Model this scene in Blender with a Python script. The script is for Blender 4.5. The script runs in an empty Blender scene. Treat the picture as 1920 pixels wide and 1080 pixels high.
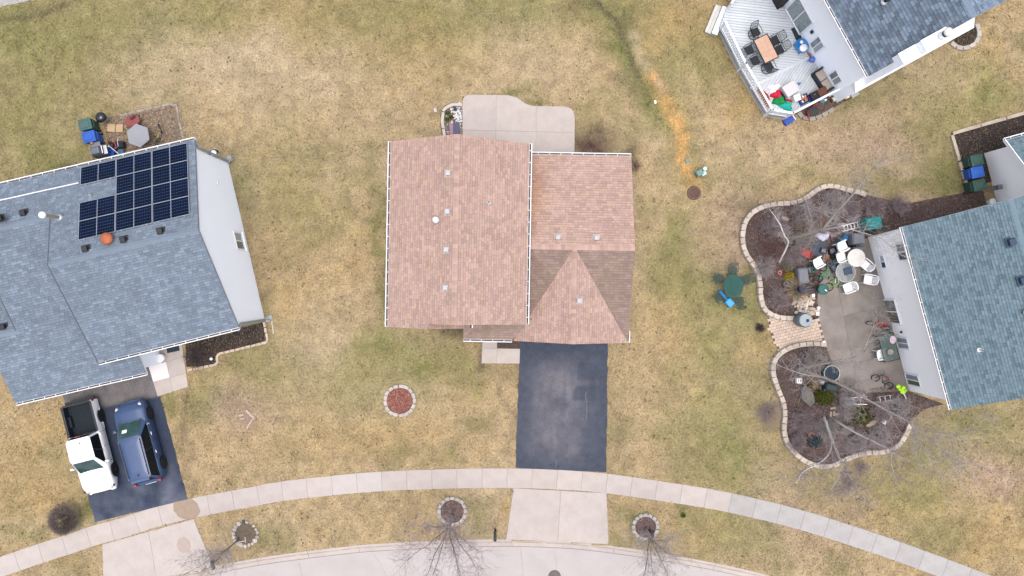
import bpy, math, random
import numpy as np
from mathutils import Vector, Matrix
random.seed(7)
rng = np.random.default_rng(7)
scene = bpy.context.scene
COL = scene.collection
H = 45.0            # camera height above the lawn, metres
PPM = 32.0          # photo pixels per metre on the ground

# ---------------------------------------------------------------- camera, sky, sun, exposure
cam_d = bpy.data.cameras.new('camera'); cam = bpy.data.objects.new('camera', cam_d); COL.objects.link(cam)
cam.location = (0, 0, H); cam.rotation_euler = (0, 0, 0)
cam_d.sensor_width = 36; cam_d.lens = 27.0; cam_d.clip_start = 0.5; cam_d.clip_end = 3000
scene.camera = cam
SUN_EL, SUN_AZ = math.radians(84), math.radians(150)   # azimuth from +Y (top of the picture), clockwise
world = bpy.data.worlds.new('World'); scene.world = world; world.use_nodes = True
nt = world.node_tree; nt.nodes.clear()
sky = nt.nodes.new('ShaderNodeTexSky'); sky.sky_type = 'NISHITA'; sky.sun_disc = False
sky.sun_elevation = SUN_EL; sky.sun_rotation = SUN_AZ; sky.dust_density = 5.0; sky.air_density = 1.0; sky.ozone_density = 1.0
hs = nt.nodes.new('ShaderNodeHueSaturation'); hs.inputs['Saturation'].default_value = 0.7
bg = nt.nodes.new('ShaderNodeBackground'); bg.inputs['Strength'].default_value = 0.15
wo = nt.nodes.new('ShaderNodeOutputWorld')
nt.links.new(sky.outputs[0], hs.inputs['Color']); nt.links.new(hs.outputs[0], bg.inputs['Color']); nt.links.new(bg.outputs[0], wo.inputs['Surface'])
sun_d = bpy.data.lights.new('sun', 'SUN'); sun = bpy.data.objects.new('sun', sun_d); COL.objects.link(sun)
sun_d.energy = 0.5; sun_d.angle = math.radians(60); sun_d.color = (1.0, 0.95, 0.89)
_d = Vector((math.sin(SUN_AZ)*math.cos(SUN_EL), math.cos(SUN_AZ)*math.cos(SUN_EL), math.sin(SUN_EL)))
sun.rotation_euler = _d.to_track_quat('Z', 'Y').to_euler(); sun.location = _d*80
scene.view_settings.view_transform = 'Standard'; scene.view_settings.look = 'None'
scene.view_settings.exposure = 0.97; scene.view_settings.gamma = 1.0; scene.view_settings.use_curve_mapping = False

# ---------------------------------------------------------------- coordinates
def W2(px, py, h=0.0):
    k = (H-h)/H/PPM
    return ((px-960)*k, (540-py)*k)
def P(px, py, h=0.0):
    x, y = W2(px, py, h); return Vector((x, y, h))

# ---------------------------------------------------------------- materials
MATS = {}
KEEP = ('white', 'cream_siding', 'vinyl', 'steel', 'chrome', 'solar', 'asphalt')
def lin(c):
    return tuple((v/12.92 if v <= .04045 else ((v+.055)/1.055)**2.4) for v in c)
def mat(name, c, c2=None, scale=6.0, rough=.8, bump=0.0, metal=0.0, spec=.35, var=0.0, detail=6.0, attr=False, coat=0.0, alpha=1.0, trans=0.0, fine=0.0, bscale=None):
    """noise-mixed procedural material; c, c2 are linear albedos; var = per-object brightness spread; attr = multiply by the 'col' attribute"""
    if name in MATS: return MATS[name]
    if not name.startswith(KEEP):
        c = tuple(v*.84 for v in c); c2 = tuple(v*.84 for v in c2) if c2 else None
    m = bpy.data.materials.new(name); m.use_nodes = True; N = m.node_tree.nodes; Lk = m.node_tree.links
    b = N['Principled BSDF']; b.inputs['Roughness'].default_value = rough; b.inputs['Metallic'].default_value = metal
    b.inputs['Specular IOR Level'].default_value = spec
    if coat: b.inputs['Coat Weight'].default_value = coat; b.inputs['Coat Roughness'].default_value = .05
    if trans: b.inputs['Transmission Weight'].default_value = trans; b.inputs['IOR'].default_value = 1.12
    if alpha < 1: b.inputs['Alpha'].default_value = alpha
    tc = N.new('ShaderNodeTexCoord')
    nz = N.new('ShaderNodeTexNoise'); nz.inputs['Scale'].default_value = scale; nz.inputs['Detail'].default_value = detail; nz.inputs['Roughness'].default_value = .62
    Lk.new(tc.outputs['Object'], nz.inputs['Vector'])
    mx = N.new('ShaderNodeMix'); mx.data_type = 'RGBA'
    mx.inputs[6].default_value = (*c, 1); mx.inputs[7].default_value = (*(c2 or tuple(x*.8 for x in c)), 1)
    mr = N.new('ShaderNodeMapRange'); mr.inputs[1].default_value = .32; mr.inputs[2].default_value = .68
    Lk.new(nz.outputs['Fac'], mr.inputs[0]); Lk.new(mr.outputs[0], mx.inputs[0])
    out = mx.outputs[2]
    if attr:
        at = N.new('ShaderNodeAttribute'); at.attribute_name = 'col'
        mu = N.new('ShaderNodeMix'); mu.data_type = 'RGBA'; mu.blend_type = 'MULTIPLY'; mu.inputs[0].default_value = 1
        Lk.new(out, mu.inputs[6]); Lk.new(at.outputs['Color'], mu.inputs[7]); out = mu.outputs[2]
    if fine:
        n2 = N.new('ShaderNodeTexNoise'); n2.inputs['Scale'].default_value = 28; n2.inputs['Detail'].default_value = 3
        Lk.new(tc.outputs['Object'], n2.inputs['Vector'])
        m2 = N.new('ShaderNodeMapRange'); m2.inputs[1].default_value = .3; m2.inputs[2].default_value = .7
        m2.inputs[3].default_value = 1-fine; m2.inputs[4].default_value = 1+fine
        Lk.new(n2.outputs['Fac'], m2.inputs[0])
        vm = N.new('ShaderNodeVectorMath'); vm.operation = 'SCALE'; Lk.new(out, vm.inputs[0]); Lk.new(m2.outputs[0], vm.inputs['Scale']); out = vm.outputs[0]
    if var:
        oi = N.new('ShaderNodeObjectInfo'); m3 = N.new('ShaderNodeMapRange'); m3.inputs[3].default_value = 1-var; m3.inputs[4].default_value = 1+var
        Lk.new(oi.outputs['Random'], m3.inputs[0])
        vm = N.new('ShaderNodeVectorMath'); vm.operation = 'SCALE'; Lk.new(out, vm.inputs[0]); Lk.new(m3.outputs[0], vm.inputs['Scale']); out = vm.outputs[0]
    Lk.new(out, b.inputs['Base Color'])
    if bump:
        bp = N.new('ShaderNodeBump'); bp.inputs['Strength'].default_value = bump; bp.inputs['Distance'].default_value = .02
        n4 = N.new('ShaderNodeTexNoise'); n4.inputs['Scale'].default_value = bscale or scale*5; n4.inputs['Detail'].default_value = 4
        Lk.new(tc.outputs['Object'], n4.inputs['Vector']); Lk.new(n4.outputs['Fac'], bp.inputs['Height']); Lk.new(bp.outputs[0], b.inputs['Normal'])
    MATS[name] = m
    return m

# ---------------------------------------------------------------- mesh builder
class MB:
    def __init__(s): s.v = []; s.f = []; s.c = []
    def add(s, vs, fs, col=None):
        n = len(s.v); s.v += [tuple(v) for v in vs]; s.f += [tuple(i+n for i in f) for f in fs]; s.c += [col]*len(fs); return s
    def box(s, c, size, rz=0, rx=0, ry=0, col=None, top=1.0, topy=None):
        """box centred at c; top/topy scale the upper face"""
        x, y, z = (q/2 for q in size); ty = top if topy is None else topy
        vs = [(-x,-y,-z),(x,-y,-z),(x,y,-z),(-x,y,-z),(-x*top,-y*ty,z),(x*top,-y*ty,z),(x*top,y*ty,z),(-x*top,y*ty,z)]
        if rz or rx or ry:
            M = Matrix.Rotation(rz,3,'Z') @ Matrix.Rotation(ry,3,'Y') @ Matrix.Rotation(rx,3,'X'); vs = [M @ Vector(v) for v in vs]
        vs = [(v[0]+c[0], v[1]+c[1], v[2]+c[2]) for v in vs]
        return s.add(vs, [(3,2,1,0),(4,5,6,7),(0,1,5,4),(1,2,6,5),(2,3,7,6),(3,0,4,7)], col)
    def prism(s, poly, z0, z1, col=None, inset=0.0):
        """vertical prism over a CCW or CW polygon; inset chamfers the top edge"""
        a = sum(poly[i][0]*poly[(i+1)%len(poly)][1]-poly[(i+1)%len(poly)][0]*poly[i][1] for i in range(len(poly)))
        if a < 0: poly = poly[::-1]
        n = len(poly)
        if inset:
            cx = sum(p[0] for p in poly)/n; cy = sum(p[1] for p in poly)/n
            def sh(p):
                d = math.hypot(p[0]-cx, p[1]-cy) or 1; k = 1-inset/d; return (cx+(p[0]-cx)*k, cy+(p[1]-cy)*k)
            vs = [(x,y,z0) for x,y in poly]+[(x,y,z1-inset) for x,y in poly]+[(*sh(p),z1) for p in poly]
            fs = [tuple(range(2*n,3*n))]+[(i,(i+1)%n,n+(i+1)%n,n+i) for i in range(n)]+[(n+i,n+(i+1)%n,2*n+(i+1)%n,2*n+i) for i in range(n)]
        else:
            vs = [(x,y,z0) for x,y in poly]+[(x,y,z1) for x,y in poly]
            fs = [tuple(range(n,2*n)), tuple(range(n-1,-1,-1))]+[(i,(i+1)%n,n+(i+1)%n,n+i) for i in range(n)]
        return s.add(vs, fs, col)
    def tube(s, pts, r, n=6, col=None, caps=True):
        pts = [Vector(p) for p in pts]
        if not hasattr(r, '__len__'): r = [r]*len(pts)
        vs = []; m = len(pts); up = None
        for i, p in enumerate(pts):
            t = (pts[min(i+1,m-1)]-pts[max(i-1,0)]); t = t.normalized() if t.length > 1e-9 else Vector((0,0,1))
            if up is None: up = Vector((0,0,1)) if abs(t.z) < .9 else Vector((1,0,0))
            a = t.cross(up)
            if a.length < 1e-5: a = t.cross(Vector((.3,.9,.1)))
            a.normalize(); b = a.cross(t); up = b
            for k in range(n):
                an = 2*math.pi*k/n; vs.append(p+(a*math.cos(an)+b*math.sin(an))*r[i])
        fs = [(i*n+k, i*n+(k+1)%n, (i+1)*n+(k+1)%n, (i+1)*n+k) for i in range(m-1) for k in range(n)]
        if caps: fs += [tuple(range(n-1,-1,-1)), tuple(range((m-1)*n, m*n))]
        return s.add(vs, fs, col)
    def ring(s, c, R, r, n=20, m=5, sx=1, sy=1, M=None, col=None):
        vs = []
        for i in range(n):
            a = 2*math.pi*i/n
            for k in range(m):
                b = 2*math.pi*k/m; rr = R+r*math.cos(b); v = Vector((rr*math.cos(a)*sx, rr*math.sin(a)*sy, r*math.sin(b)))
                if M: v = M @ v
                vs.append((v.x+c[0], v.y+c[1], v.z+c[2]))
        return s.add(vs, [(i*m+k, ((i+1)%n)*m+k, ((i+1)%n)*m+(k+1)%m, i*m+(k+1)%m) for i in range(n) for k in range(m)], col)
    def lathe(s, prof, c=(0,0,0), n=18, sx=1, sy=1, M=None, col=None, wob=0):
        vs = []; m = len(prof)
        w = [1+random.uniform(-wob,wob) for _ in range(n)]
        for r, z in prof:
            for k in range(n):
                a = 2*math.pi*k/n; v = Vector((r*w[k]*math.cos(a)*sx, r*w[k]*math.sin(a)*sy, z))
                if M: v = M @ v
                vs.append((v.x+c[0], v.y+c[1], v.z+c[2]))
        fs = [(i*n+k, i*n+(k+1)%n, (i+1)*n+(k+1)%n, (i+1)*n+k) for i in range(m-1) for k in range(n)]
        fs += [tuple(range(n-1,-1,-1)), tuple(range((m-1)*n, m*n))]
        return s.add(vs, fs, col)
    def quad(s, a, b, c, d, col=None): return s.add([a,b,c,d], [(0,1,2,3)], col)
    def mesh(s, name):
        me = bpy.data.meshes.new(name); me.from_pydata(s.v, [], s.f)
        if any(c is not None for c in s.c):
            at = me.color_attributes.new('col', 'FLOAT_COLOR', 'CORNER')
            arr = np.ones((len(me.loops), 4), np.float32); k = 0
            for f, c in zip(s.f, s.c):
                n = len(f)
                if c is not None: arr[k:k+n, :3] = c if hasattr(c, '__len__') else (c, c, c)
                k += n
            at.data.foreach_set('color', arr.ravel())
        me.update(); return me
    def build(s, name, m, parent=None, smooth=False, bev=0, loc=None, rz=0):
        o = bpy.data.objects.new(name, s.mesh(name)); COL.objects.link(o)
        o.data.materials.append(m if not isinstance(m, str) else MATS[m])
        if smooth: o.data.polygons.foreach_set('use_smooth', [True]*len(o.data.polygons))
        if parent: o.parent = parent
        if loc is not None: o.location = loc
        if rz: o.rotation_euler.z = rz
        if bev:
            b = o.modifiers.new('bevel', 'BEVEL'); b.width = bev; b.segments = 2; b.limit_method = 'ANGLE'
        return o
def tag(o, label=None, cat=None, group=None, kind=None):
    if label: o['label'] = label
    if cat: o['category'] = cat
    if group: o['group'] = group
    if kind: o['kind'] = kind
    return o
def T(name, label, cat, loc=(0,0,0), rz=0, group=None):
    o = bpy.data.objects.new(name, None); COL.objects.link(o); o.empty_display_size = .2
    o.location = loc; o.rotation_euler.z = rz
    return tag(o, label, cat, group)
def dup(root, loc, rz=0, label=None, scale=None):
    def cp(o, par):
        c = o.copy(); COL.objects.link(c); c.parent = par
        for ch in list(o.children): cp(ch, c)
        return c
    r = cp(root, None); r.location = loc; r.rotation_euler.z = rz
    if scale: r.scale = scale if hasattr(scale, '__len__') else (scale,)*3
    if label: r['label'] = label
    return r
def inst(o, parent, loc, rz=0, scale=None, name=None):
    c = o.copy(); COL.objects.link(c); c.parent = parent; c.location = loc; c.rotation_euler = (0, 0, rz)
    if scale: c.scale = scale
    return c
rad = math.radians
def clip_half(poly, f):
    out = []
    for i in range(len(poly)):
        a, b = poly[i], poly[(i+1)%len(poly)]; fa, fb = f(a), f(b)
        if fa >= 0: out.append(a)
        if (fa >= 0) != (fb >= 0):
            t = fa/(fa-fb); out.append((a[0]+(b[0]-a[0])*t, a[1]+(b[1]-a[1])*t))
    return out
def clip_convex(poly, conv):
    a = sum(conv[i][0]*conv[(i+1)%len(conv)][1]-conv[(i+1)%len(conv)][0]*conv[i][1] for i in range(len(conv)))
    if a < 0: conv = conv[::-1]
    for i in range(len(conv)):
        p, q = conv[i], conv[(i+1)%len(conv)]
        poly = clip_half(poly, lambda v: (q[0]-p[0])*(v[1]-p[1])-(q[1]-p[1])*(v[0]-p[0]))
        if len(poly) < 3: return []
    return poly
def inpoly(x, y, poly):
    """vectorised point in polygon"""
    x = np.asarray(x); y = np.asarray(y); r = np.zeros(x.shape, bool); n = len(poly)
    for i in range(n):
        x1, y1 = poly[i][:2]; x2, y2 = poly[(i+1)%n][:2]
        if y1 == y2: continue
        c = ((y1 > y) != (y2 > y)) & (x < (x2-x1)*(y-y1)/(y2-y1)+x1); r ^= c
    return r
def spline(pts, n=8, closed=False):
    """Catmull-Rom through 2-D points"""
    out = []; m = len(pts); rngi = range(m) if closed else range(m-1)
    g = (lambda i: pts[i % m]) if closed else (lambda i: pts[max(0, min(m-1, i))])
    for i in rngi:
        p0, p1, p2, p3 = g(i-1), g(i), g(i+1), g(i+2)
        for k in range(n):
            t = k/n
            out.append(tuple(.5*((2*p1[j])+(-p0[j]+p2[j])*t+(2*p0[j]-5*p1[j]+4*p2[j]-p3[j])*t*t+(-p0[j]+3*p1[j]-3*p2[j]+p3[j])*t**3) for j in range(2)))
    if not closed: out.append(tuple(pts[-1][:2]))
    return out
def resample(pts, step):
    d = [0.0]
    for a, b in zip(pts, pts[1:]): d.append(d[-1]+math.hypot(b[0]-a[0], b[1]-a[1]))
    n = max(1, round(d[-1]/step)); t = np.linspace(0, d[-1], n+1)
    return list(zip(np.interp(t, d, [p[0] for p in pts]), np.interp(t, d, [p[1] for p in pts])))
# value noise for colour fields
_NG = rng.random((256, 256)).astype(np.float32)
def vnoise(x, y, s):
    x = np.asarray(x)/s+77.3; y = np.asarray(y)/s+31.7
    xi = np.floor(x).astype(int); yi = np.floor(y).astype(int); fx = x-xi; fy = y-yi
    fx = fx*fx*(3-2*fx); fy = fy*fy*(3-2*fy); g = lambda a, b: _NG[a & 255, b & 255]
    return (g(xi,yi)*(1-fx)+g(xi+1,yi)*fx)*(1-fy)+(g(xi,yi+1)*(1-fx)+g(xi+1,yi+1)*fx)*fy
def fbm(x, y, s, o=4):
    r = 0; a = .5; t = 0
    for k in range(o): r = r+a*vnoise(x+k*13.1, y-k*7.7, s/2**k); t += a; a *= .55
    return r/t
# ================================================================ GROUND
CONC = mat('concrete', (.480,.424,.388), (.416,.364,.332), 1.2, .9, .15, var=.035, fine=.05)
CONC_W = mat('concrete_new', (.485,.445,.415), (.445,.405,.375), 1.5, .9, .15, var=.02, fine=.04)
CONC_G = mat('concrete_grey', (.410,.389,.373), (.344,.328,.316), 1.3, .9, .2, var=.04, fine=.07)
CONC_OLD = mat('concrete_old', (.27,.242,.218), (.175,.152,.133), .8, .9, .2, var=.08, fine=.10, attr=True)
STREET = mat('street_concrete', (.459,.418,.402), (.410,.373,.357), .7, .9, .15, fine=.06)
JOINT = mat('joint_dirt', (.34,.29,.25), (.24,.20,.17), 8, .95)
MULCH = mat('mulch', (.105,.072,.062), (.055,.038,.034), 7, .95, .6, fine=.35)
MULCH_D = mat('mulch_dark', (.05,.038,.033), (.024,.02,.018), 7, .95, .6, fine=.4)
MULCH_R = mat('mulch_red', (.30,.115,.085), (.17,.065,.05), 9, .95, .6, fine=.35)
SOIL = mat('soil', (.17,.125,.09), (.10,.075,.055), 5, .95, .5, fine=.3)
CHIP = mat('mulch_chip', (1,1,1), (.8,.8,.8), 20, .95, attr=True)

def px(poly, h=0): return [W2(x, y, h) for x, y in poly]
SW_TOP = [(-160,1110),(-40,1059),(32,1033),(79,1017),(126,1002),(175,985),(225,972),(272,956),(320,943),(369,932),(422,922),(471,913),(520,903.5),(620,892),(715,884),(847,879),(955,878),(1050,881),(1140,888),(1245,903),(1340,918),(1420,935),(1500,955),(1600,986),(1700,1020),(1850,1076),(2000,1135)]
SWT = resample(spline(px(SW_TOP), 6), .25)
def offset(pts, d):
    out = []
    for i, p in enumerate(pts):
        a = pts[max(0,i-1)]; b = pts[min(len(pts)-1,i+1)]; tx, ty = b[0]-a[0], b[1]-a[1]; l = math.hypot(tx, ty) or 1
        out.append((p[0]+ty/l*d, p[1]-tx/l*d))
    return out
SWW = 1.15
SW_POLY = SWT+offset(SWT, SWW)[::-1]
CURB_B = resample(spline(px([(20,1180),(150,1132),(290,1089),(410,1060),(513,1041.6),(637,1026),(700,1020),(833,1013),(938,1011),(1020,1012.5),(1103,1018),(1240,1037),(1389,1066),(1500,1096),(1620,1134),(1800,1200)]), 6), .25)
CURB_F = offset(CURB_B, .20); GUT = offset(CURB_B, .46)
STREET_POLY = offset(CURB_B, .12)+[(40,-40),(-40,-40)]
DRIVE_C = [(975,640),(1140,640),(1136,885),(966,877)]
DRIVE_L = [(112,716),(282,676),(352,936),(178,979)]
APRON_C = [(963,915),(1137,924.5),(1141,1020),(949,1011)]
APRON_L = [(192,1021),(363,973),(400,1062),(290,1089),(195,1116)]
PATIO_C = [(868,310),(867,192),(868.5,186),(872,181),(880,178),(953,179),(968,183),(985,194.5),(997,199),(1058,200),(1069,203),(1075,209),(1077.5,220),(1077,310)]
BED_UP = spline([(1621,365),(1606,360),(1590,357),(1566,350),(1545.6,349),(1527,357),(1512,368.5),(1491,379),(1465,381.5),(1442,384),(1421,390.6),(1405.6,401),(1394,418),(1389.5,438.5),(1391,462),(1398,480),(1411,498),(1418.5,513.7),(1422.4,534.5),(1423.7,560),(1431.5,581),(1449.6,592.8),(1470,597),(1498,597)], 5)
BED_LO = spline([(1547,645),(1530,643.5),(1512.6,643.7),(1486,648),(1463.7,658.5),(1449,675),(1446,692.6),(1449,710),(1457.8,734),(1466.7,757.8),(1468.7,781.5),(1466.7,805),(1472.6,829),(1486,846.7),(1500.7,860),(1518.5,869),(1539,874),(1560,872),(1577.8,863),(1595.6,855.6),(1619,849),(1646,848),(1666.7,843),(1684.4,832),(1696,814),(1705,792)], 5)
BED_UP_POLY = BED_UP+[(1535,600),(1532,556),(1545,470),(1600,452),(1630,446),(1700,432),(1850,392),(1842,352),(1790,365),(1700,382),(1660,374)]
BED_LO_POLY = BED_LO+[(1730,768),(1770,758),(1702,733),(1672,722),(1640,726),(1600,736),(1572,716),(1560,682)]
PATIO_R = [(1532,556),(1545,470),(1610,450),(1629,446),(1703,733),(1600,737),(1572,716),(1560,682),(1547,645),(1535,600)]
PAVER_WALK = [(1444,590),(1470,597.5),(1498,598),(1535,596),(1547,645),(1512,644),(1486,648),(1462,660),(1450,640),(1441,612)]
BED_TOP = [(1783,250),(1930,210),(1930,275),(1850,292),(1862,340),(1812,352)]
PAV_L = [(196,224),(330,194),(352,290),(210,326)]
BED_L = [(348,640),(497,604),(503,641),(407,665),(409,684),(350,688)]
WALK_L = [(278,648),(344,640),(353,725),(296,743)]

NOGRASS = [px(p) for p in (DRIVE_C,DRIVE_L,APRON_C,APRON_L,PATIO_C,BED_UP_POLY,BED_LO_POLY,PATIO_R,PAVER_WALK,BED_TOP,PAV_L,BED_L,WALK_L,
    [(905,640),(975,640),(975,682),(903,682)], [(826,197),(868,190),(868,280),(826,280)])]+[SW_POLY, offset(CURB_B,-.04)+[(40,-40),(-40,-40)]]
DISC_NG = [(750,751,29),(848,958,25),(1210,987,23),(1301,362,12)]

# ---- lawn colour field (dry winter turf: tan, pale, olive, green, bare and rust-stained patches)
CT = dict(t=(.296,.226,.133), p=(.324,.260,.172), o=(0.171,0.161,0.068), g=(.091,.109,.030), b=(.117,.087,.059), r=(.380,.228,.088), d=(.074,.063,.037), y=(.278,.202,.094), m=(.252,.187,.148))
BLOBS = [  # px, py, rx, ry, type, strength
 (60,60,200,110,'o',.55),(330,40,220,70,'o',.5),(600,60,160,90,'y',.5),(760,40,160,60,'o',.6),(860,90,160,60,'y',.4),(950,30,120,60,'o',.55),(1230,40,130,80,'y',.6),(1150,20,70,50,'o',.7),
 (40,230,110,110,'o',.5),(110,300,80,40,'o',.5),(440,120,170,60,'p',.55),(620,150,120,70,'p',.4),(1000,120,140,60,'p',.35),(520,330,60,120,'o',.25),(600,410,70,50,'o',.25),(600,640,70,90,'p',.55),(560,560,60,60,'y',.3),
 (700,650,50,40,'o',.5),(780,690,90,45,'o',.6),(880,690,40,35,'o',.4),(650,740,90,50,'o',.35),(500,680,90,50,'o',.35),(400,760,50,40,'o',.55),(460,770,50,40,'m',.6),(560,800,120,60,'t',.5),(700,830,180,40,'y',.35),
 (60,830,80,70,'y',.5),(60,930,90,50,'y',.45),(160,955,26,26,'g',.75),(30,1010,40,20,'o',.4),(90,1050,60,25,'y',.5),
 (470,610,30,60,'o',.45),(455,350,22,40,'o',.45),(720,500,14,140,'o',.55),(715,380,14,80,'o',.3),
 (1270,470,50,60,'o',.55),(1300,540,60,60,'o',.55),(1340,660,50,90,'o',.5),(1260,620,50,80,'y',.3),(1190,700,40,80,'t',.5),(1290,820,60,70,'o',.45),(1370,850,70,70,'o',.55),(1430,640,40,60,'y',.5),(1440,720,40,60,'o',.4),(1420,560,40,50,'o',.55),(1375,545,45,50,'o',.65),
 (1230,860,60,50,'t',.4),(1360,960,60,50,'o',.45),(1400,1010,70,40,'o',.4),(1300,1000,70,30,'y',.3),(1280,970,12,10,'g',.3),(1190,962,20,12,'g',.32),(1180,990,16,18,'g',.25),
 (1560,900,90,40,'o',.5),(1520,960,90,60,'m',.35),(1600,960,90,40,'y',.35),(1720,850,70,60,'g',.35),(1760,790,60,40,'m',.6),(1840,800,100,40,'o',.7),(1870,900,60,60,'m',.35),(1700,930,80,40,'o',.4),(1850,1000,90,50,'y',.45),(1760,1000,60,40,'o',.35),
 (1640,260,120,70,'m',.35),(1760,240,60,80,'o',.5),(1860,170,70,50,'o',.6),(1780,330,60,30,'g',.45),(1710,350,60,20,'o',.5),(1560,330,120,30,'o',.3),(1330,100,40,70,'o',.45),(1270,130,40,60,'o',.35),(1440,280,120,50,'p',.35),(1360,260,70,70,'t',.4),
 (1440,465,32,30,'m',.85),(1400,440,60,60,'m',.4),(1700,140,80,40,'p',.4),(1640,170,70,25,'o',.4),(1410,190,30,40,'y',.6),
 (1120,20,40,20,'d',.5),(1165,55,14,18,'b',.75),(1175,90,16,50,'d',.6),(1200,140,14,40,'d',.6),(1155,95,26,20,'g',.5),(1225,180,14,40,'g',.6),(1245,230,14,30,'o',.6),
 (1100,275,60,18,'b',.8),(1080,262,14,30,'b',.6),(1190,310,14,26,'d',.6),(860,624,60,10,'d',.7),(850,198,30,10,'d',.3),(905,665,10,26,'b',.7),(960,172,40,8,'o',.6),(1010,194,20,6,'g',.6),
 (1150,760,8,120,'b',.35),(960,760,8,120,'b',.3),(362,800,10,140,'b',.3),(315,755,14,14,'o',.6),(1430,400,50,20,'d',.3),(480,860,80,50,'t',.4),(350,270,20,20,'o',.4),(160,310,50,16,'d',.5),(150,260,12,40,'o',.6),
]
RUST = [(1228,145),(1238,162),(1250,190),(1264,215),(1275,240),(1281,270),(1286,300),(1296,330),(1300,348)]
def lawn(x, y):
    """albedo of the turf at world x, y"""
    x = np.asarray(x, float); y = np.asarray(y, float)
    wx = x+(fbm(x, y, 2.2, 3)-.5)*2.6; wy = y+(fbm(x+40, y+9, 2.2, 3)-.5)*2.6
    n = fbm(x, y, 5.0, 4); n2 = fbm(x+91, y-17, 1.6, 4); n3 = fbm(x-31, y+57, .45, 3)
    c = np.zeros(x.shape+(3,)); c[:] = CT['t']
    def mixin(t, w):
        nonlocal c
        w = np.clip(w, 0, 1)[..., None]; c = c*(1-w)+np.array(CT[t])*w
    mixin('p', (n-.45)*2.2); mixin('o', (.49-n2)*1.7); mixin('y', (n2-.55)*2.2)
    for bx, by, rx, ry, t, s in BLOBS:
        cx, cy = W2(bx, by); d = ((wx-cx)/(rx/PPM))**2+((wy-cy)/(ry/PPM))**2
        sel = d < 3.2
        if not sel.any(): continue
        w = np.where(sel, min(1,s*1.7)*np.exp(-d*.9)*(0.45+1.0*n2), 0); mixin(t, w)
    # swale: damp green line, then the iron-stained bed
    def line(pts, t, sig, st, patch=None):
        pts = px(pts); sx_ = x*.7+wx*.3; sy_ = y*.7+wy*.3; dm = np.full(x.shape, 99.0)
        for a, b in zip(pts, pts[1:]):
            vx, vy = b[0]-a[0], b[1]-a[1]; q = np.clip(((sx_-a[0])*vx+(sy_-a[1])*vy)/(vx*vx+vy*vy), 0, 1); dm = np.minimum(dm, np.hypot(sx_-a[0]-vx*q, sy_-a[1]-vy*q))
        w = st*np.exp(-(dm/sig)**2); mixin(t, w if patch is None else w*np.clip(patch*n3-patch*.28+.42, 0, 1.15))
    line([(1095,-20),(1130,18),(1152,40),(1170,75),(1188,115),(1205,150),(1228,185),(1245,220)], 'o', .95, .75); line([(1095,-20),(1130,18),(1152,40),(1172,80),(1188,115),(1205,150),(1224,185)], 'd', .26, .8, 2.0)
    line([(1188,70),(1205,105),(1225,135)], 'p', .35, .6); line([(1235,150),(1262,215),(1282,265),(1296,330)], 'o', 1.0, .6)
    line(RUST, 'r', .46, 1.0, 1.5); line([(1236,150),(1246,172)], 'p', .3, .6)
    line([(-20,52),(60,32),(140,2)], 'd', .22, .5)
    sh = .80+.55*n3*(.6+.8*n2)-.06
    return c*sh[..., None]
_xs = np.concatenate([[-900,-300,-90,-50,-38], np.arange(-33, 33.01, .12), [38,50,90,300,900]])
_ys = np.concatenate([[-900,-300,-90,-45,-26], np.arange(-20, 20.01, .12), [26,45,90,300,900]])
gx, gy = np.meshgrid(_xs, _ys); nx, ny = len(_xs), len(_ys)
gz = (fbm(gx, gy, 1.1, 3)-.5)*.03
gz[inpoly(gx, gy, STREET_POLY)] = -.3
for p in NOGRASS[:-1]: gz[inpoly(gx, gy, p)] = -.02
gz[(np.abs(gx) > 33.5) | (np.abs(gy) > 20.5)] = -.25
me = bpy.data.meshes.new('lawn'); me.vertices.add(nx*ny)
me.vertices.foreach_set('co', np.stack([gx, gy, gz], -1).astype(np.float32).ravel())
ii = np.arange(nx*ny).reshape(ny, nx); q = np.stack([ii[:-1,:-1], ii[:-1,1:], ii[1:,1:], ii[1:,:-1]], -1).reshape(-1, 4)
me.loops.add(q.size); me.loops.foreach_set('vertex_index', q.astype(np.int32).ravel())
me.polygons.add(len(q)); me.polygons.foreach_set('loop_start', (np.arange(len(q))*4).astype(np.int32)); me.polygons.foreach_set('loop_total', np.full(len(q), 4, np.int32))
me.update(); me.validate()
at = me.color_attributes.new('col', 'FLOAT_COLOR', 'POINT'); lc = lawn(gx, gy).reshape(-1, 3)
at.data.foreach_set('color', np.concatenate([lc, np.ones((len(lc), 1))], 1).astype(np.float32).ravel())
LAWN = mat('lawn_turf', (1.50,1.46,1.41), (.93,.94,.89), 7, .95, .9, attr=True, fine=.32, spec=.1, bscale=24, detail=8)
me.materials.append(LAWN); o = bpy.data.objects.new('ground', me); COL.objects.link(o)
tag(o, 'dry tan and olive lawn covering all the yards', 'lawn', kind='structure')

# ---- grass blades (real geometry over the turf)
N = 560000
bx = rng.uniform(-31.5, 31.5, N); by = rng.uniform(-18, 18, N)
ok = np.ones(N, bool)
for p in NOGRASS: ok &= ~inpoly(bx, by, p)
for cx, cy, r in DISC_NG:
    c = W2(cx, cy); ok &= np.hypot(bx-c[0], by-c[1]) > r/PPM
bare = fbm(bx+5, by+77, .8, 3); ok &= bare > .26
bx, by = bx[ok], by[ok]; N = len(bx)
an = rng.uniform(0, 2*np.pi, N); L = rng.uniform(.05, .15, N); w = rng.uniform(.007, .022, N); hz = rng.uniform(.012, .06, N)
ca, sa = np.cos(an), np.sin(an)
V = np.empty((N, 3, 3), np.float32)
V[:,0] = np.stack([bx-sa*w, by+ca*w, np.full(N, .004)], -1); V[:,1] = np.stack([bx+sa*w, by-ca*w, np.full(N, .004)], -1); V[:,2] = np.stack([bx+ca*L, by+sa*L, hz], -1)
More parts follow.
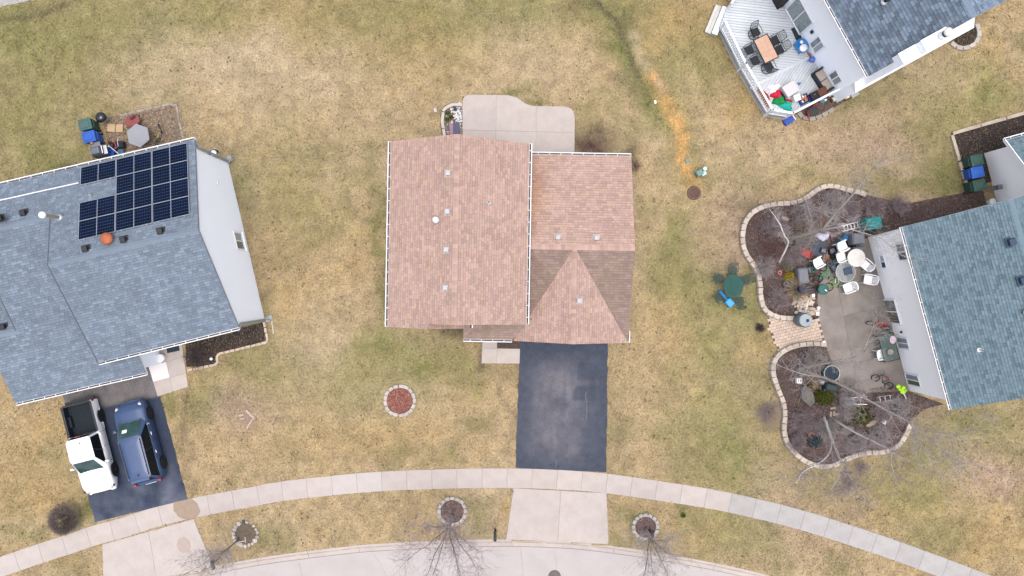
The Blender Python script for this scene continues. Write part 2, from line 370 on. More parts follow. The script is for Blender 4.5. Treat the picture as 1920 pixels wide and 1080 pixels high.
me = bpy.data.meshes.new('grass'); me.vertices.add(N*3); me.vertices.foreach_set('co', V.ravel())
me.loops.add(N*3); me.loops.foreach_set('vertex_index', np.arange(N*3, dtype=np.int32))
me.polygons.add(N); me.polygons.foreach_set('loop_start', (np.arange(N)*3).astype(np.int32)); me.polygons.foreach_set('loop_total', np.full(N, 3, np.int32)); me.update()
k = rng.normal(1.22, .29, N).clip(.4, 2.0)*(.72+.6*fbm(bx, by, .35, 2)); lc = lawn(bx, by)*k[:, None]
g = rng.random(N) < .10; lc[g] = lc[g]*.45+np.array((.07,.085,.018))*.5
s_ = rng.random(N) < .16; lc[s_] = lc[s_]*.55+np.array((.52,.42,.28))*.5
dk = rng.random(N) < .07; lc[dk] = lc[dk]*.5
lc = np.repeat(lc, 3, 0)
at = me.color_attributes.new('col', 'FLOAT_COLOR', 'POINT'); at.data.foreach_set('color', np.concatenate([lc, np.ones((N*3, 1))], 1).astype(np.float32).ravel())
me.materials.append(mat('grass_blade', (1,1,1), (.85,.85,.85), 3, .9, attr=True, spec=.15)); o = bpy.data.objects.new('grass', me); COL.objects.link(o)
tag(o, 'short dry winter grass over the yards', 'grass', kind='stuff')

# ---- fallen leaves and dark weed tufts scattered over the lawn
N = 2800
lx = rng.uniform(-31, 31, N); ly = rng.uniform(-17.5, 17.5, N); ok = fbm(lx, ly, 3.0, 3) > .44
for p in NOGRASS: ok &= ~inpoly(lx, ly, p)
lx, ly = lx[ok], ly[ok]; mb = MB()
for x, y in zip(lx, ly):
    if random.random() < .45:
        a = random.random()*6.28; s = random.uniform(.03,.06); c = random.choice(((.13,.08,.04),(.20,.12,.06),(.09,.06,.04),(.30,.20,.11)))
        mb.quad((x+math.cos(a)*s,y+math.sin(a)*s,.03),(x-math.sin(a)*s*.6,y+math.cos(a)*s*.6,.045),(x-math.cos(a)*s,y-math.sin(a)*s,.03),(x+math.sin(a)*s*.6,y-math.cos(a)*s*.6,.025), c)
    else:
        c = random.choice(((.055,.062,.018),(.08,.08,.025),(.07,.055,.03)))
        for k in range(random.randint(3,6)):
            a = random.random()*6.28; l = random.uniform(.05,.11); w_ = .018; ox, oy = random.uniform(-.05,.05), random.uniform(-.05,.05)
            mb.add([(x+ox-math.sin(a)*w_,y+oy+math.cos(a)*w_,.01),(x+ox+math.sin(a)*w_,y+oy-math.cos(a)*w_,.01),(x+ox+math.cos(a)*l,y+oy+math.sin(a)*l,.06)], [(0,1,2)], c)
o = mb.build('leaf_litter', mat('litter', (1.15,1.15,1.15), (.9,.9,.9), 9, .9, attr=True)); tag(o, 'fallen leaves and dark weed tufts scattered over the lawns', 'leaf litter', kind='stuff')

# ---- sidewalk, curb, street, aprons
sw = T('sidewalk', None, None); tag(sw, 'curved concrete sidewalk of square panels along the street', 'sidewalk', kind='structure')
d = [0.0]
for a, b in zip(SWT, SWT[1:]): d.append(d[-1]+math.hypot(b[0]-a[0], b[1]-a[1]))
X = [p[0] for p in SWT]; Y = [p[1] for p in SWT]; bot = offset(SWT, SWW); BX = [p[0] for p in bot]; BY = [p[1] for p in bot]
ipt = lambda t: ((float(np.interp(t, d, X)), float(np.interp(t, d, Y))), (float(np.interp(t, d, BX)), float(np.interp(t, d, BY))))
step = 1.475; nP = int(d[-1]/step)
xs_ = np.array(X)
t0 = float(np.interp(W2(715, 880)[0], X, d)) % step   # one joint falls where the bright old edge lies
base = MB()
for i in range(nP):
    a, b = t0+i*step, t0+(i+1)*step
    if b > d[-1]: break
    g = .007
    A0, B0 = ipt(a+g); A1, B1 = ipt(b-g); Am, Bm = ipt((a+b)/2)
    if abs(A0[0]) > 34: continue
    xp = A0[0]*PPM+960
    m = CONC_G if xp > 1330 else (CONC_W if 620 < xp < 712 else CONC)
    c = ((A0[0]+B1[0])/2, (A0[1]+B1[1])/2)
    mb = MB(); mb.prism([(p[0]-c[0], p[1]-c[1]) for p in (A0, Am, A1, B1, Bm, B0)], -.08, .024+random.uniform(-.003,.003), inset=.006)
    mb.build('sidewalk_panel', m, sw, loc=(c[0], c[1], 0))
    A0, B0 = ipt(a-.05); A1, B1 = ipt(b+.05); base.prism([A0, A1, B1, B0], -.1, .008+.0005*(i%2))
base.build('joint_bed', JOINT, sw)
# damp stain on the walk, a real wet patch: separate thin film
def ellipse(cx, cy, rx, ry, rot=0, n=22, wob=.1):
    out = []
    for k in range(n):
        a = 2*math.pi*k/n; r = 1+random.uniform(-wob, wob); x, y = rx*r*math.cos(a), ry*r*math.sin(a)
        out.append((cx+x*math.cos(rot)-y*math.sin(rot), cy+x*math.sin(rot)+y*math.cos(rot)))
    return out
STAIN = mat('damp_concrete', (.336,.256,.188), (.288,.216,.160), 4, .8)
STAIN_L = mat('faint_stain', (.410,.336,.291), (.377,.307,.262), 4, .85)
c = W2(350, 953); poly = clip_convex(ellipse(c[0], c[1], .80, .64, -.4, 26, .05), [ipt(float(np.interp(W2(318,950)[0], X, d)))[0], ipt(float(np.interp(W2(368,935)[0], X, d)))[0], ipt(float(np.interp(W2(375,960)[0], X, d)))[1], ipt(float(np.interp(W2(322,960)[0], X, d)))[1]])
if poly: MB().prism(poly, .02, .031).build('water_stain', STAIN, sw)

curb = T('curb', None, None); tag(curb, 'low concrete curb and gutter along the street', 'curb', kind='structure')
n = len(CURB_B)-1; seg = 12
cf = CURB_F; gu = GUT
for i in range(0, n, seg):
    j = min(n, i+seg)
    if abs(CURB_B[i][0]) > 40: continue
    mb = MB(); pr = []
    for k in range(i, j+1):
        t = k
        bx_, fx, gx_ = CURB_B[k], cf[k], gu[k]
        if k == i or k == j:
            e = .008 if k == i else -.008; dx, dy = CURB_B[min(n,k+1)][0]-CURB_B[max(0,k-1)][0], CURB_B[min(n,k+1)][1]-CURB_B[max(0,k-1)][1]; l = math.hypot(dx,dy)
            bx_, fx, gx_ = [(p[0]+dx/l*e, p[1]+dy/l*e) for p in (bx_, fx, gx_)]
        xpix = bx_[0]*PPM+960; low = .0
        for lo, hi in ((945,1145),(190,405)):
            if lo < xpix < hi: low = min(1, (xpix-lo)/18, (hi-xpix)/18)
        zt = .02*(1-low)+(-.06)*low
        pr.append([(bx_[0],bx_[1],-.3),(bx_[0],bx_[1],zt),(bx_[0]*.35+fx[0]*.65,bx_[1]*.35+fx[1]*.65,zt-.006),(fx[0],fx[1],-.105),(gx_[0],gx_[1],-.112),(gx_[0],gx_[1],-.3)])
    vs = [v for s in pr for v in s]; m = 6
    fs = [(a*m+k, (a+1)*m+k, (a+1)*m+k+1, a*m+k+1) for a in range(len(pr)-1) for k in range(m-1)]+[tuple(range(m-1,-1,-1)), tuple(range((len(pr)-1)*m, len(pr)*m))]
    mb.add(vs, fs); mb.build('curb_section', CONC, curb)
GDIRT = mat('gutter_dirt', (.30,.235,.18), (.44,.38,.33), 3.0, .95); SEAMD = mat('gutter_seam', (.25,.20,.175), (.18,.15,.13), 6, .95)
for d0, w0, z0, m0, nm in ((.185,.045,-.094,GDIRT,'gutter_dirt'), (.455,.022,-.106,SEAMD,'gutter_seam')):
    q1, q2 = offset(CURB_B, d0), offset(CURB_B, d0+w0); mb = MB()
    for a in range(len(q1)-1):
        if abs(q1[a][0]) < 36 and (nm == 'gutter_seam' or random.random() < .9): mb.quad((*q1[a],z0+.01),(*q2[a],z0),(*q2[a+1],z0),(*q1[a+1],z0+.01))
    o = mb.build(nm, m0, curb); o['kind'] = 'stuff'
STREET_E = offset(CURB_B, .47)
mb = MB(); mb.prism(STREET_E+[(60,-60),(-60,-60)], -.4, -.118); so = mb.build('street', STREET); tag(so, 'pale concrete street curving along the bottom edge', 'street', kind='structure')
mb = MB(); mb.prism(offset(CURB_B, .1)+[(60,-60),(-60,-60)], -.5, -.2); mb.build('gutter_bed', JOINT, so)
def crack(pts, w, m, parent, z, name='crack', jit=.03):
    q = resample(px(pts), .12); q = [(x+random.uniform(-jit,jit), y+random.uniform(-jit,jit)) for x, y in q]
    mb = MB(); o2 = offset(q, w)
    for a in range(len(q)-1): mb.quad((*q[a],z),(*o2[a],z),(*o2[a+1],z),(*q[a+1],z))
    return mb.build(name, m, parent)
crack([(976,1031),(979,1052),(981,1085)], .02, JOINT, so, -.114); crack([(1040,1034),(1044,1060),(1043,1085)], .016, JOINT, so, -.114)
crack([(700,1040),(716,1062),(724,1085)], .014, JOINT, so, -.114); crack([(560,1056),(566,1085)], .02, JOINT, so, -.114); crack([(1240,1058),(1232,1085)], .016, JOINT, so, -.114)

def slab_set(name, label, outline, cuts, m, z=.03, gap=.012, kind='structure', cat='paving', pname='slab', bed=JOINT):
    """outline (px polygon) cut along px lines into separate slabs"""
    root = T(name, None, None); tag(root, label, cat, kind=kind); cells = [px(outline)]
    for (a, b) in cuts:
        a, b = W2(*a), W2(*b); nx_, ny_ = -(b[1]-a[1]), b[0]-a[0]; l = math.hypot(nx_, ny_); nx_ /= l; ny_ /= l; new = []
        for c in cells:
            for s in (1, -1):
                r = clip_half(c, lambda v: s*((v[0]-a[0])*nx_+(v[1]-a[1])*ny_)-gap/2)
                if len(r) > 2: new.append(r)
        cells = new
    for c in cells:
        cx = sum(p[0] for p in c)/len(c); cy = sum(p[1] for p in c)/len(c)
        mb = MB(); mb.prism([(p[0]-cx, p[1]-cy) for p in c], -.08, z+random.uniform(-.003,.003), col=(1+random.uniform(-.06,.06)) if m is CONC_OLD else None, inset=.005 if len(c) < 7 else 0); mb.build(pname, m, root, loc=(cx, cy, 0))
    MB().prism(px(outline), -.12, z-.02).build('joint_bed', bed, root)
    return root
ap = slab_set('driveway_apron', 'pale concrete apron below the middle black driveway', APRON_C, [((1052,910),(1045,1030))], CONC, .018)
ap2 = slab_set('driveway_apron', 'pale concrete apron below the left driveway', APRON_L, [((278,993),(300,1120))], CONC, .018)
c = W2(345, 1022); MB().prism(ellipse(c[0], c[1], .40, .50, .5, 22, .09), .01, .0255).build('oil_stain', STAIN_L, ap2)
for a in ([(953,978),(975,1008)], [(1139,990),(1117,1015)]): crack(a, .008, JOINT, ap, .0235)
pc = slab_set('patio', 'pale concrete patio with rounded corners behind the pink-roofed house', PATIO_C, [((860,244),(1090,249)), ((931,170),(929,320)), ((1006,170),(1004,320))], CONC, .05)
slab_set('entry_walk', 'pale concrete entry walk beside the middle driveway', [(905,630),(932,630),(932,653),(975,654),(974,681.5),(903,681)], [((895,652.5),(985,654)), ((932,652),(931.5,690))], CONC, .04)
wl = slab_set('entry_walk', 'concrete entry walk beside the left driveway', [(296,743),(353,725),(341,640),(262,652),(280,690)], [((270,690),(345,669)), ((288,716),(352,699)), ((313,683),(325,735))], CONC, .04)
_t = W2(300, 702); _b = min((ch for ch in wl.children if ch.name.startswith('slab')), key=lambda c: (c.location.x-_t[0])**2+(c.location.y-_t[1])**2); _b.data.materials[0] = mat('white_slab', (.66,.63,.60), (.60,.57,.54), 3, .9)
MB().prism(px([(905,640),(978,632),(978,660),(934,656)]), -.1, .015).build('planting_strip', MULCH, None)
tag(bpy.data.objects['planting_strip'], 'brown mulch strip beside the middle entry walk', 'mulch', kind='structure')

# ---- asphalt drives: quad grids whose colour carries the worn sealcoat
ASPH = mat('asphalt', (1.08,1.08,1.08), (.86,.86,.86), 7, .82, .5, attr=True, fine=.22, spec=.3, bscale=60)
def asphalt(name, label, corners, colf, z=.03, n=70, m=90):
    a, b, c, d_ = [W2(*p) for p in corners]; V = []; C = []
    U, Vv = np.meshgrid(np.linspace(0,1,n), np.linspace(0,1,m))
    xx = (a[0]*(1-U)+b[0]*U)*(1-Vv)+(d_[0]*(1-U)+c[0]*U)*Vv; yy = (a[1]*(1-U)+b[1]*U)*(1-Vv)+(d_[1]*(1-U)+c[1]*U)*Vv
    e = (fbm(xx, yy, .35, 3)-.5)*.14*((U == 0).astype(float)-(U == 1)); xx = xx+e
    col = colf(U, Vv, xx, yy)
    mb = MB(); mb.v = [tuple(t) for t in np.stack([xx, yy, np.full(xx.shape, z)], -1).reshape(-1, 3)]
    mb.f = [(j*n+i, (j+1)*n+i, (j+1)*n+i+1, j*n+i+1) for j in range(m-1) for i in range(n-1)]
    fc = .25*(col[:-1,:-1]+col[1:,:-1]+col[:-1,1:]+col[1:,1:]); mb.c = [tuple(t) for t in fc.reshape(-1, 3)]
    rim = [j*n for j in range(m)]+[(m-1)*n+i for i in range(1, n)]+[j*n+n-1 for j in range(m-2, -1, -1)]+[i for i in range(n-2, 0, -1)]
    k0 = len(mb.v); mb.v += [(mb.v[i][0], mb.v[i][1], -.1) for i in rim]
    for q_ in range(len(rim)):
        r2 = (q_+1) % len(rim); mb.f.append((rim[q_], k0+q_, k0+r2, rim[r2])); mb.c.append((.05,.05,.055))
    o = mb.build(name, ASPH); tag(o, label, 'driveway', kind='structure'); return o
def col_c(U, V, x, y):
    n = fbm(x, y, 1.0, 4); n2 = fbm(x+9, y+3, .3, 3); st = fbm(x*3.5, y*.6+5, 1.0, 3)
    w = np.exp(-((U-.47)/.33)**2)*np.clip(V*5-.35, 0, 1)*np.clip((1-V)*6, .15, 1)*(.25+1.0*n)*(.4+st)*.78
    w = w*np.where((U > .66) & (V > .16) & (V < .30) | (U > .62) & (V > .34) & (V < .46) & (U+.45*V > .80), .25, 1)
    c = np.array((.040,.049,.070))*(1-w[...,None]*.8)+np.array((.185,.168,.180))*w[...,None]*.8
    return c*(.75+.5*n2)[...,None]
dc = asphalt('driveway', 'dark sealed asphalt driveway below the pink-roofed garage', DRIVE_C, col_c)
def col_l(U, V, x, y):
    n = fbm(x, y, .9, 4); n2 = fbm(x+9, y+3, .3, 3)
    old = np.clip((.235+.05*(fbm(x, y, .8, 3)-.5)+.03*U-V)*60, 0, 1)
    w = np.clip((V-.62)*3, 0, 1)*np.clip(n-.28, 0, 1)*1.0
    c = np.array((.026,.036,.062))+w[...,None]*np.array((.14,.14,.155)); c = c*(1-old[...,None])+np.array((.125,.115,.115))*old[...,None]
    return c*(.75+.5*n2)[...,None]
dl = asphalt('driveway', 'dark asphalt driveway under the white pickup and blue car', DRIVE_L, col_l)
PALE_CRACK = mat('crack_filler', (.22,.20,.19), (.14,.13,.12), 10, .9)
crack([(1099,733),(1100,755),(1101,772),(1099,788)], .03, PALE_CRACK, dc, .034); crack([(1042,860),(1043,876)], .03, PALE_CRACK, dc, .034)
DCRACK = mat('dark_crack', (.02,.02,.022), (.015,.015,.015), 5, .9)
crack([(140,735),(165,728),(195,722),(215,712),(250,705),(268,696)], .035, DCRACK, dl, .034, jit=.06); crack([(195,722),(200,733)], .025, DCRACK, dl, .034); crack([(160,729),(158,741)], .02, DCRACK, dl, .034)

# ---- mulch beds
def chips(poly_w, n, z, cols, name, parent, L=(.03,.09), excl=()):
    xs = [p[0] for p in poly_w]; ys = [p[1] for p in poly_w]
    x = rng.uniform(min(xs), max(xs), n); y = rng.uniform(min(ys), max(ys), n); k = inpoly(x, y, poly_w)
    for e in excl: k &= ~inpoly(x, y, e)
    x, y = x[k], y[k]; mb = MB()
    for i in range(len(x)):
        a = random.random()*6.28; l = random.uniform(*L); w_ = random.uniform(.008, .022); ca, sa = math.cos(a), math.sin(a); zz = z+random.uniform(.004,.03); t = random.uniform(-.02,.02)
        c = random.choice(cols); kk = random.uniform(.7,1.3)
        mb.quad((x[i]-ca*l/2-sa*w_, y[i]-sa*l/2+ca*w_, zz-t), (x[i]-ca*l/2+sa*w_, y[i]-sa*l/2-ca*w_, zz-t), (x[i]+ca*l/2+sa*w_, y[i]+sa*l/2-ca*w_, zz+t), (x[i]+ca*l/2-sa*w_, y[i]+sa*l/2+ca*w_, zz+t), tuple(v*kk for v in c))
    o = mb.build(name, CHIP, parent); o['kind'] = 'stuff'; return o
CH_P = [(.16,.11,.10),(.11,.075,.07),(.22,.17,.15),(.07,.05,.045),(.13,.085,.075)]
CH_D = [(.07,.05,.045),(.035,.028,.025),(.11,.085,.07),(.02,.017,.015),(.20,.14,.08)]
CH_R = [(.34,.13,.10),(.24,.09,.07),(.42,.22,.17),(.15,.06,.05)]
MULCH_V = mat('mulch_ring', (.19,.125,.115), (.12,.08,.072), 7, .95, .6, fine=.3); CH_V = [(.24,.155,.14),(.17,.11,.10),(.30,.22,.19),(.12,.08,.07)]
STONE = mat('wall_block', (.54,.465,.39), (.40,.34,.28), 5, .9, .5, var=.16, fine=.12)
STONE_W = mat('ring_block', (.50,.465,.41), (.38,.35,.305), 5, .9, .5, var=.10, fine=.10)
STONE_LOW = mat('wall_block_base', (.36,.32,.275), (.24,.21,.18), 5, .9, .5, var=.15, fine=.15)
def block_mesh(l, w, h, j=.012):
    mb = MB(); r = lambda: random.uniform(-j, j)
    poly = [(-l/2+r(),-w/2+r()),(l/2+r(),-w/2+r()),(l/2+r(),w/2+r()),(-l/2+r(),w/2+r())]; mb.prism(poly, 0, h, inset=.022); return mb.mesh('stone_block')
def block_wall(name, label, line_px, parent=None, l=.40, w=.27, h=.17, m=None, base_h=.15, two=True, gap=.03, skip=()):
    m = m or STONE
    root = parent or T(name, label, 'garden wall', (*W2(*line_px[0]), 0)); o = root.location
    ms = [block_mesh(l-gap, w, h) for _ in range(5)]; mb_ = [block_mesh(l-.01, w, base_h, .006) for _ in range(2)] if two else None
    q = resample(px(line_px), l)
    for i in range(len(q)-1):
        if i in skip: continue
        cx, cy = (q[i][0]+q[i+1][0])/2, (q[i][1]+q[i+1][1])/2; a = math.atan2(q[i+1][1]-q[i][1], q[i+1][0]-q[i][0])
        z = 0
        if two:
            b = bpy.data.objects.new('base_block', random.choice(mb_)); COL.objects.link(b); b.parent = root
            b.location = (cx-o.x+math.sin(a)*.0, cy-o.y, -.02); b.rotation_euler.z = a
            if not b.data.materials: b.data.materials.append(STONE_LOW)
            z = base_h-.018
        b = bpy.data.objects.new('stone_block', random.choice(ms)); COL.objects.link(b); b.parent = root
        if not b.data.materials: b.data.materials.append(m)
        b.location = (cx-o.x-math.sin(a)*.03*two, cy-o.y+math.cos(a)*.03*two, z-.02); b.rotation_euler.z = a+random.uniform(-.06,.06)
    return root
def bed(name, label, poly_px, m, cols, n, z=.03, L=(.03,.09)):
    root = T(name, None, None); tag(root, label, 'mulch bed', kind='structure')
    MB().prism(px(poly_px), -.1, z).build('mulch', m, root); chips(px(poly_px), n, z, cols, 'wood_chips', root, L); return root
bed('mulch_bed', 'upper purple-brown mulch bed beside the cluttered patio', BED_UP_POLY, MULCH, CH_P, 30000)
bed('mulch_bed', 'lower purple-brown mulch bed beside the cluttered patio', BED_LO_POLY, MULCH, CH_P, 26000)
bed('mulch_bed', 'dark mulch bed behind the three carts at the right edge', BED_TOP, MULCH_D, CH_D, 6000)
bed('mulch_bed', 'dark mulch bed in front of the solar-panel house', BED_L, MULCH_D, CH_D, 7000)
block_wall('garden_wall', 'low curving block wall round the upper mulch bed', BED_UP)
block_wall('garden_wall', 'low curving block wall round the lower mulch bed', BED_LO)
def ring(label, cx, cy, R, n, m, cols, h=.16, sy=1.0, hasm=True):
    root = T('tree_ring', label, 'stone ring', (*W2(cx, cy), 0)); R = R/PPM; l = 2*math.pi*R/n
    ms = [block_mesh(l-.03, .19, h, .014) for _ in range(4)]
    MB().prism([(math.cos(a*.3142)*R*.96, math.sin(a*.3142)*R*sy*.96) for a in range(20)], -.1, .05).build('mulch', m, root)
    c = root.location; ch = chips([(math.cos(a*.3142)*R*.9, math.sin(a*.3142)*R*sy*.9) for a in range(20)], int(2600*R*R), .05, cols, 'wood_chips', root)
    for k in range(n):
        a = 2*math.pi*(k+random.uniform(-.06,.06))/n; b = bpy.data.objects.new('stone_block', random.choice(ms)); COL.objects.link(b); b.parent = root
        if not b.data.materials: b.data.materials.append(STONE_W)
        b.location = (R*math.cos(a), R*sy*math.sin(a), -.01+random.uniform(-.01,.01)); b.rotation_euler = (random.uniform(-.04,.04), random.uniform(-.04,.04), a+math.pi/2+random.uniform(-.09,.09))
    return root
ring('round stone ring of red mulch on the front lawn', 750, 751, 27.5, 17, MULCH_R, CH_R)
ring('stone ring with dark mulch round the middle street tree', 848, 958, 24.5, 16, MULCH_V, CH_V)
ring('stone ring with brown mulch round the right street tree', 1210, 987, 22.5, 16, MULCH_V, CH_V)
# natural boulder ring
ROCK = mat('field_stone', (.52,.46,.42), (.36,.32,.29), 6, .85, .5, var=.25, fine=.15)
ROCK_D = mat('dark_field_stone', (.09,.105,.105), (.06,.07,.07), 6, .8, .5)
def rock_mesh(r=1.0, seed=0):
    R = random.Random(seed); mb = MB(); n = 8
    prof = [(.55,-.35),(.95,-.05),(.9,.3),(.55,.52)]
    w = [R.uniform(.75,1.15) for _ in range(n)]
    vs = []
    for rr, z in prof:
        for k in range(n):
            a = 2*math.pi*k/n; q = rr*w[k]*R.uniform(.92,1.08)*r; vs.append((q*math.cos(a), q*math.sin(a), (z+R.uniform(-.06,.06))*r))
    fs = [(i*n+k, i*n+(k+1)%n, (i+1)*n+(k+1)%n, (i+1)*n+k) for i in range(3) for k in range(n)]+[tuple(range(3*n, 4*n)), tuple(range(n-1,-1,-1))]
    mb.add(vs, fs); return mb.mesh('stone')
ROCKS = [rock_mesh(1, s) for s in range(6)]
ROCKS_D = ROCKS[0].copy(); ROCKS_D.materials.append(ROCK_D)
for m_ in ROCKS: m_.materials.append(ROCK)
rr = T('tree_ring', 'ring of loose rounded field stones on the grass strip', 'stone ring', (*W2(460, 1001), 0))
MB().prism(ellipse(0, 0, .62, .62, 0, 18, .08), -.1, .035).build('soil', SOIL, rr)
for k in range(19):
    a = 2*math.pi*k/19+.1
    if 1.05 < a < 1.3: continue
    s = random.uniform(.09, .15); b = bpy.data.objects.new('stone', ROCKS_D if k == 5 else random.choice(ROCKS)); COL.objects.link(b); b.parent = rr
    b.location = (.70*math.cos(a)+random.uniform(-.03,.03), .70*math.sin(a)+random.uniform(-.03,.03), .04); b.rotation_euler.z = random.random()*6; b.scale = (s*1.15, s, s*.8)
MB().box((-.18,-.42,.06), (.42,.04,.04), rz=.2).box((.02,-.33,.06), (.04,.34,.04), rz=.1).build('white_stick', mat('bleached_wood', (.62,.58,.52), (.5,.46,.4), 8, .8), rr)
# small paver square on the left front lawn
PAVER = mat('paver', (.40,.30,.235), (.29,.215,.165), 5, .9, .4, var=.14, fine=.12)
PAVER_T = mat('paver_tan', (.58,.46,.37), (.47,.365,.29), 5, .9, .4, var=.10, fine=.08)
q = T('paver_border', 'broken square of weathered edging bricks around bare lawn soil', 'edging', (*W2(462, 784), 0))
MB().prism(ellipse(-.12, .02, .42, .36, 0, 16, .15), -.05, .022).build('soil', mat('pale_soil', (.30,.215,.16), (.24,.17,.13), 4, .95, .5, fine=.2), q)
pm = MB(); pm.prism([(-.15,-.06),(.15,-.06),(.15,.06),(-.15,.06)], 0, .08, inset=.012); PVM = pm.mesh('brick'); PVM.materials.append(mat('worn_brick', (.50,.40,.32), (.36,.28,.22), 7, .9, .4, var=.15))
for x, y, a in ((.10,.36,-.75),(.32,.14,-.75),(.42,-.02,.7),(.28,-.22,1.0),(.12,-.46,1.0),(-.28,.18,.3),(-.22,-.02,.1)):
    b = bpy.data.objects.new('brick', PVM); COL.objects.link(b); b.parent = q; b.location = (x, y, -.01); b.rotation_euler.z = a
# paver walk between the beds: separate pavers, clipped to the outline
def pavers(name, label, outline, ang, lw, m, z=.045, gap=.012, jit=.0, bond=True, parent=None):
    root = parent or tag(T(name, None, None), label, 'paving', kind='structure'); poly = px(outline); l, w_ = lw
    cx = sum(p[0] for p in poly)/len(poly); cy = sum(p[1] for p in poly)/len(poly); ca, sa = math.cos(ang), math.sin(ang)
    R = max(math.hypot(p[0]-cx, p[1]-cy) for p in poly); cnt = 0
    full = MB(); full.prism([(-l/2+gap/2,-w_/2+gap/2),(l/2-gap/2,-w_/2+gap/2),(l/2-gap/2,w_/2-gap/2),(-l/2+gap/2,w_/2-gap/2)], -.05, z, inset=.006); fm = full.mesh('paver'); fm.materials.append(m)
    jj = int(R/w_)+1; ni = int(R/l)+1
    for j in range(-jj, jj+1):
        for i in range(-ni, ni+1):
            u = (i+(.5 if bond and j % 2 else 0))*l; v = j*w_
            x, y = cx+u*ca-v*sa, cy+u*sa+v*ca
            if not inpoly([x], [y], poly)[0]: continue
            b = bpy.data.objects.new('paver', fm); COL.objects.link(b); b.parent = root; b.location = (x, y, random.uniform(-jit, jit)); b.rotation_euler = (random.uniform(-jit,jit)*2, random.uniform(-jit,jit)*2, ang+random.uniform(-jit,jit)*3); cnt += 1
    MB().prism(poly, -.1, z-.02).build('joint_sand', SOIL, root); return root
pavers('paver_walk', 'tan brick-paver walk between the two garden beds', PAVER_WALK, rad(14), (.27,.17), PAVER_T, .05)
pl = pavers('paver_patio', 'worn brown paver patio behind the solar-panel house', PAV_L, rad(13.1), (.40,.30), mat('paver_worn', (.27,.20,.155), (.17,.125,.095), 4, .95, .5, var=.14, fine=.25), .03, .03, .008)
chips(px(PAV_L), 5000, .03, [(.34,.26,.15),(.26,.19,.11),(.17,.12,.08),(.42,.34,.22)], 'dry_litter', pl)
block_wall('patio_edging', 'thin concrete edging round the worn paver patio', [(225,217),(330,193),(337,232),(352,292)], l=.5, w=.12, h=.07, m=STONE_LOW, two=False)
# weathered patio slab at the right
pr_ = slab_set('patio', 'stained grey concrete patio behind the green-roofed house', PATIO_R, [((1520,606),(1660,574)), ((1540,660),(1690,636)), ((1550,688),(1700,664)), ((1560,724),(1705,697)), ((1571,540),(1615,760))], CONC_OLD, .04)
# edging of the left front bed, the right-edge raised bed, house garden crescent beds
block_wall('bed_edging', 'tan paver edging round the dark front bed of the solar-panel house', [(495,604),(503,641),(406,664.5),(409,683),(352,694)], l=.32, w=.14, h=.10, m=PAVER_T, two=False)
TIMB = mat('weathered_timber', (.50,.43,.34), (.33,.28,.22), 3, .9, .4, var=.08, fine=.15)
tb = T('timber_edging', 'weathered timber edging round the dark bed at the right edge', 'edging', (*W2(1783, 252), 0))
for a, b, w_ in (((1784,251),(1836,236),.20),((1837,235.7),(1884,222.5),.20),((1885,222),(1940,207),.20),((1783,254),(1797,302),.18),((1797.5,304),(1812,352),.18)):
    a, b = W2(*a), W2(*b); an_ = math.atan2(b[1]-a[1], b[0]-a[0])
    MB().box((0,0,.08), (math.hypot(b[0]-a[0], b[1]-a[1])-.01, w_, .16), rz=0).build('timber', TIMB, tb, loc=((a[0]+b[0])/2-tb.location.x, (a[1]+b[1])/2-tb.location.y, random.uniform(-.01,.01)), rz=an_, bev=.012)
bc = bed('mulch_bed', 'small dark crescent bed beside the chimney', spline([(1786,74),(1789,86),(1803,91),(1820,87),(1832,74),(1834,58),(1828,46),(1815,40),(1790,60)], 3, True), MULCH_D, CH_D, 2500)
block_wall('bed_edging', 'pale block edging round the crescent bed beside the chimney', spline([(1782,80),(1790,88),(1803,91.5),(1820,88),(1832,75),(1834.5,60),(1829,45)], 4), l=.42, w=.24, h=.16, m=STONE_W, two=False)
bed('mulch_bed', 'small toy-strewn bed beside the grey deck', spline([(1490,205),(1497,217),(1512,224),(1530,221),(1552,211),(1570,198),(1595,182),(1585,168),(1540,180)], 3, True), SOIL, CH_P, 2500)
block_wall('bed_edging', 'rounded grey block edging of the bed beside the deck', spline([(1495,211),(1503,219),(1516,224.5),(1532,221),(1548,213),(1562,204)], 4), l=.40, w=.25, h=.16, m=STONE_LOW, two=False)
# planter with white edging behind the pink house
bp_ = bed('mulch_bed', 'weedy white-pebbled planter beside the rounded patio', [(828,282),(826,208),(834,198),(848,192),(868,193),(868,285)], SOIL, [(.55,.55,.57),(.42,.42,.42),(.25,.2,.14),(.15,.16,.05)], 900)
PEB = mat('pebble', (.68,.68,.70), (.52,.52,.54), 9, .7)
WE = mat('pale_edging', (.56,.51,.465), (.48,.43,.39), 6, .85)
ed = T('planter_edging', 'pale curved concrete edging pieces of the pebbled planter', 'edging', (*W2(828, 240), 0))
for seg_ in ([(867,194.5),(850,194)],[(849,194),(840,197.5),(832,203),(829,208)],[(828.5,211),(827,228),(828.5,241)],[(829,243),(831,256)]):
    q = resample(px(seg_), .12); mb = MB(); o2 = offset(q, -.17)
    mb.prism([(p[0]-ed.location.x, p[1]-ed.location.y) for p in q+o2[::-1]], -.05, .14, inset=0); mb.build('edging_piece', WE, ed, bev=.015)
MB().box((0,0,.06), (.17,.25,.12), rz=.2).build('loose_block', WE, None, loc=(*W2(816.5, 207), 0), bev=.01); tag(bpy.data.objects['loose_block'], 'small pale block loose on the grass by the pebbled planter', 'block')

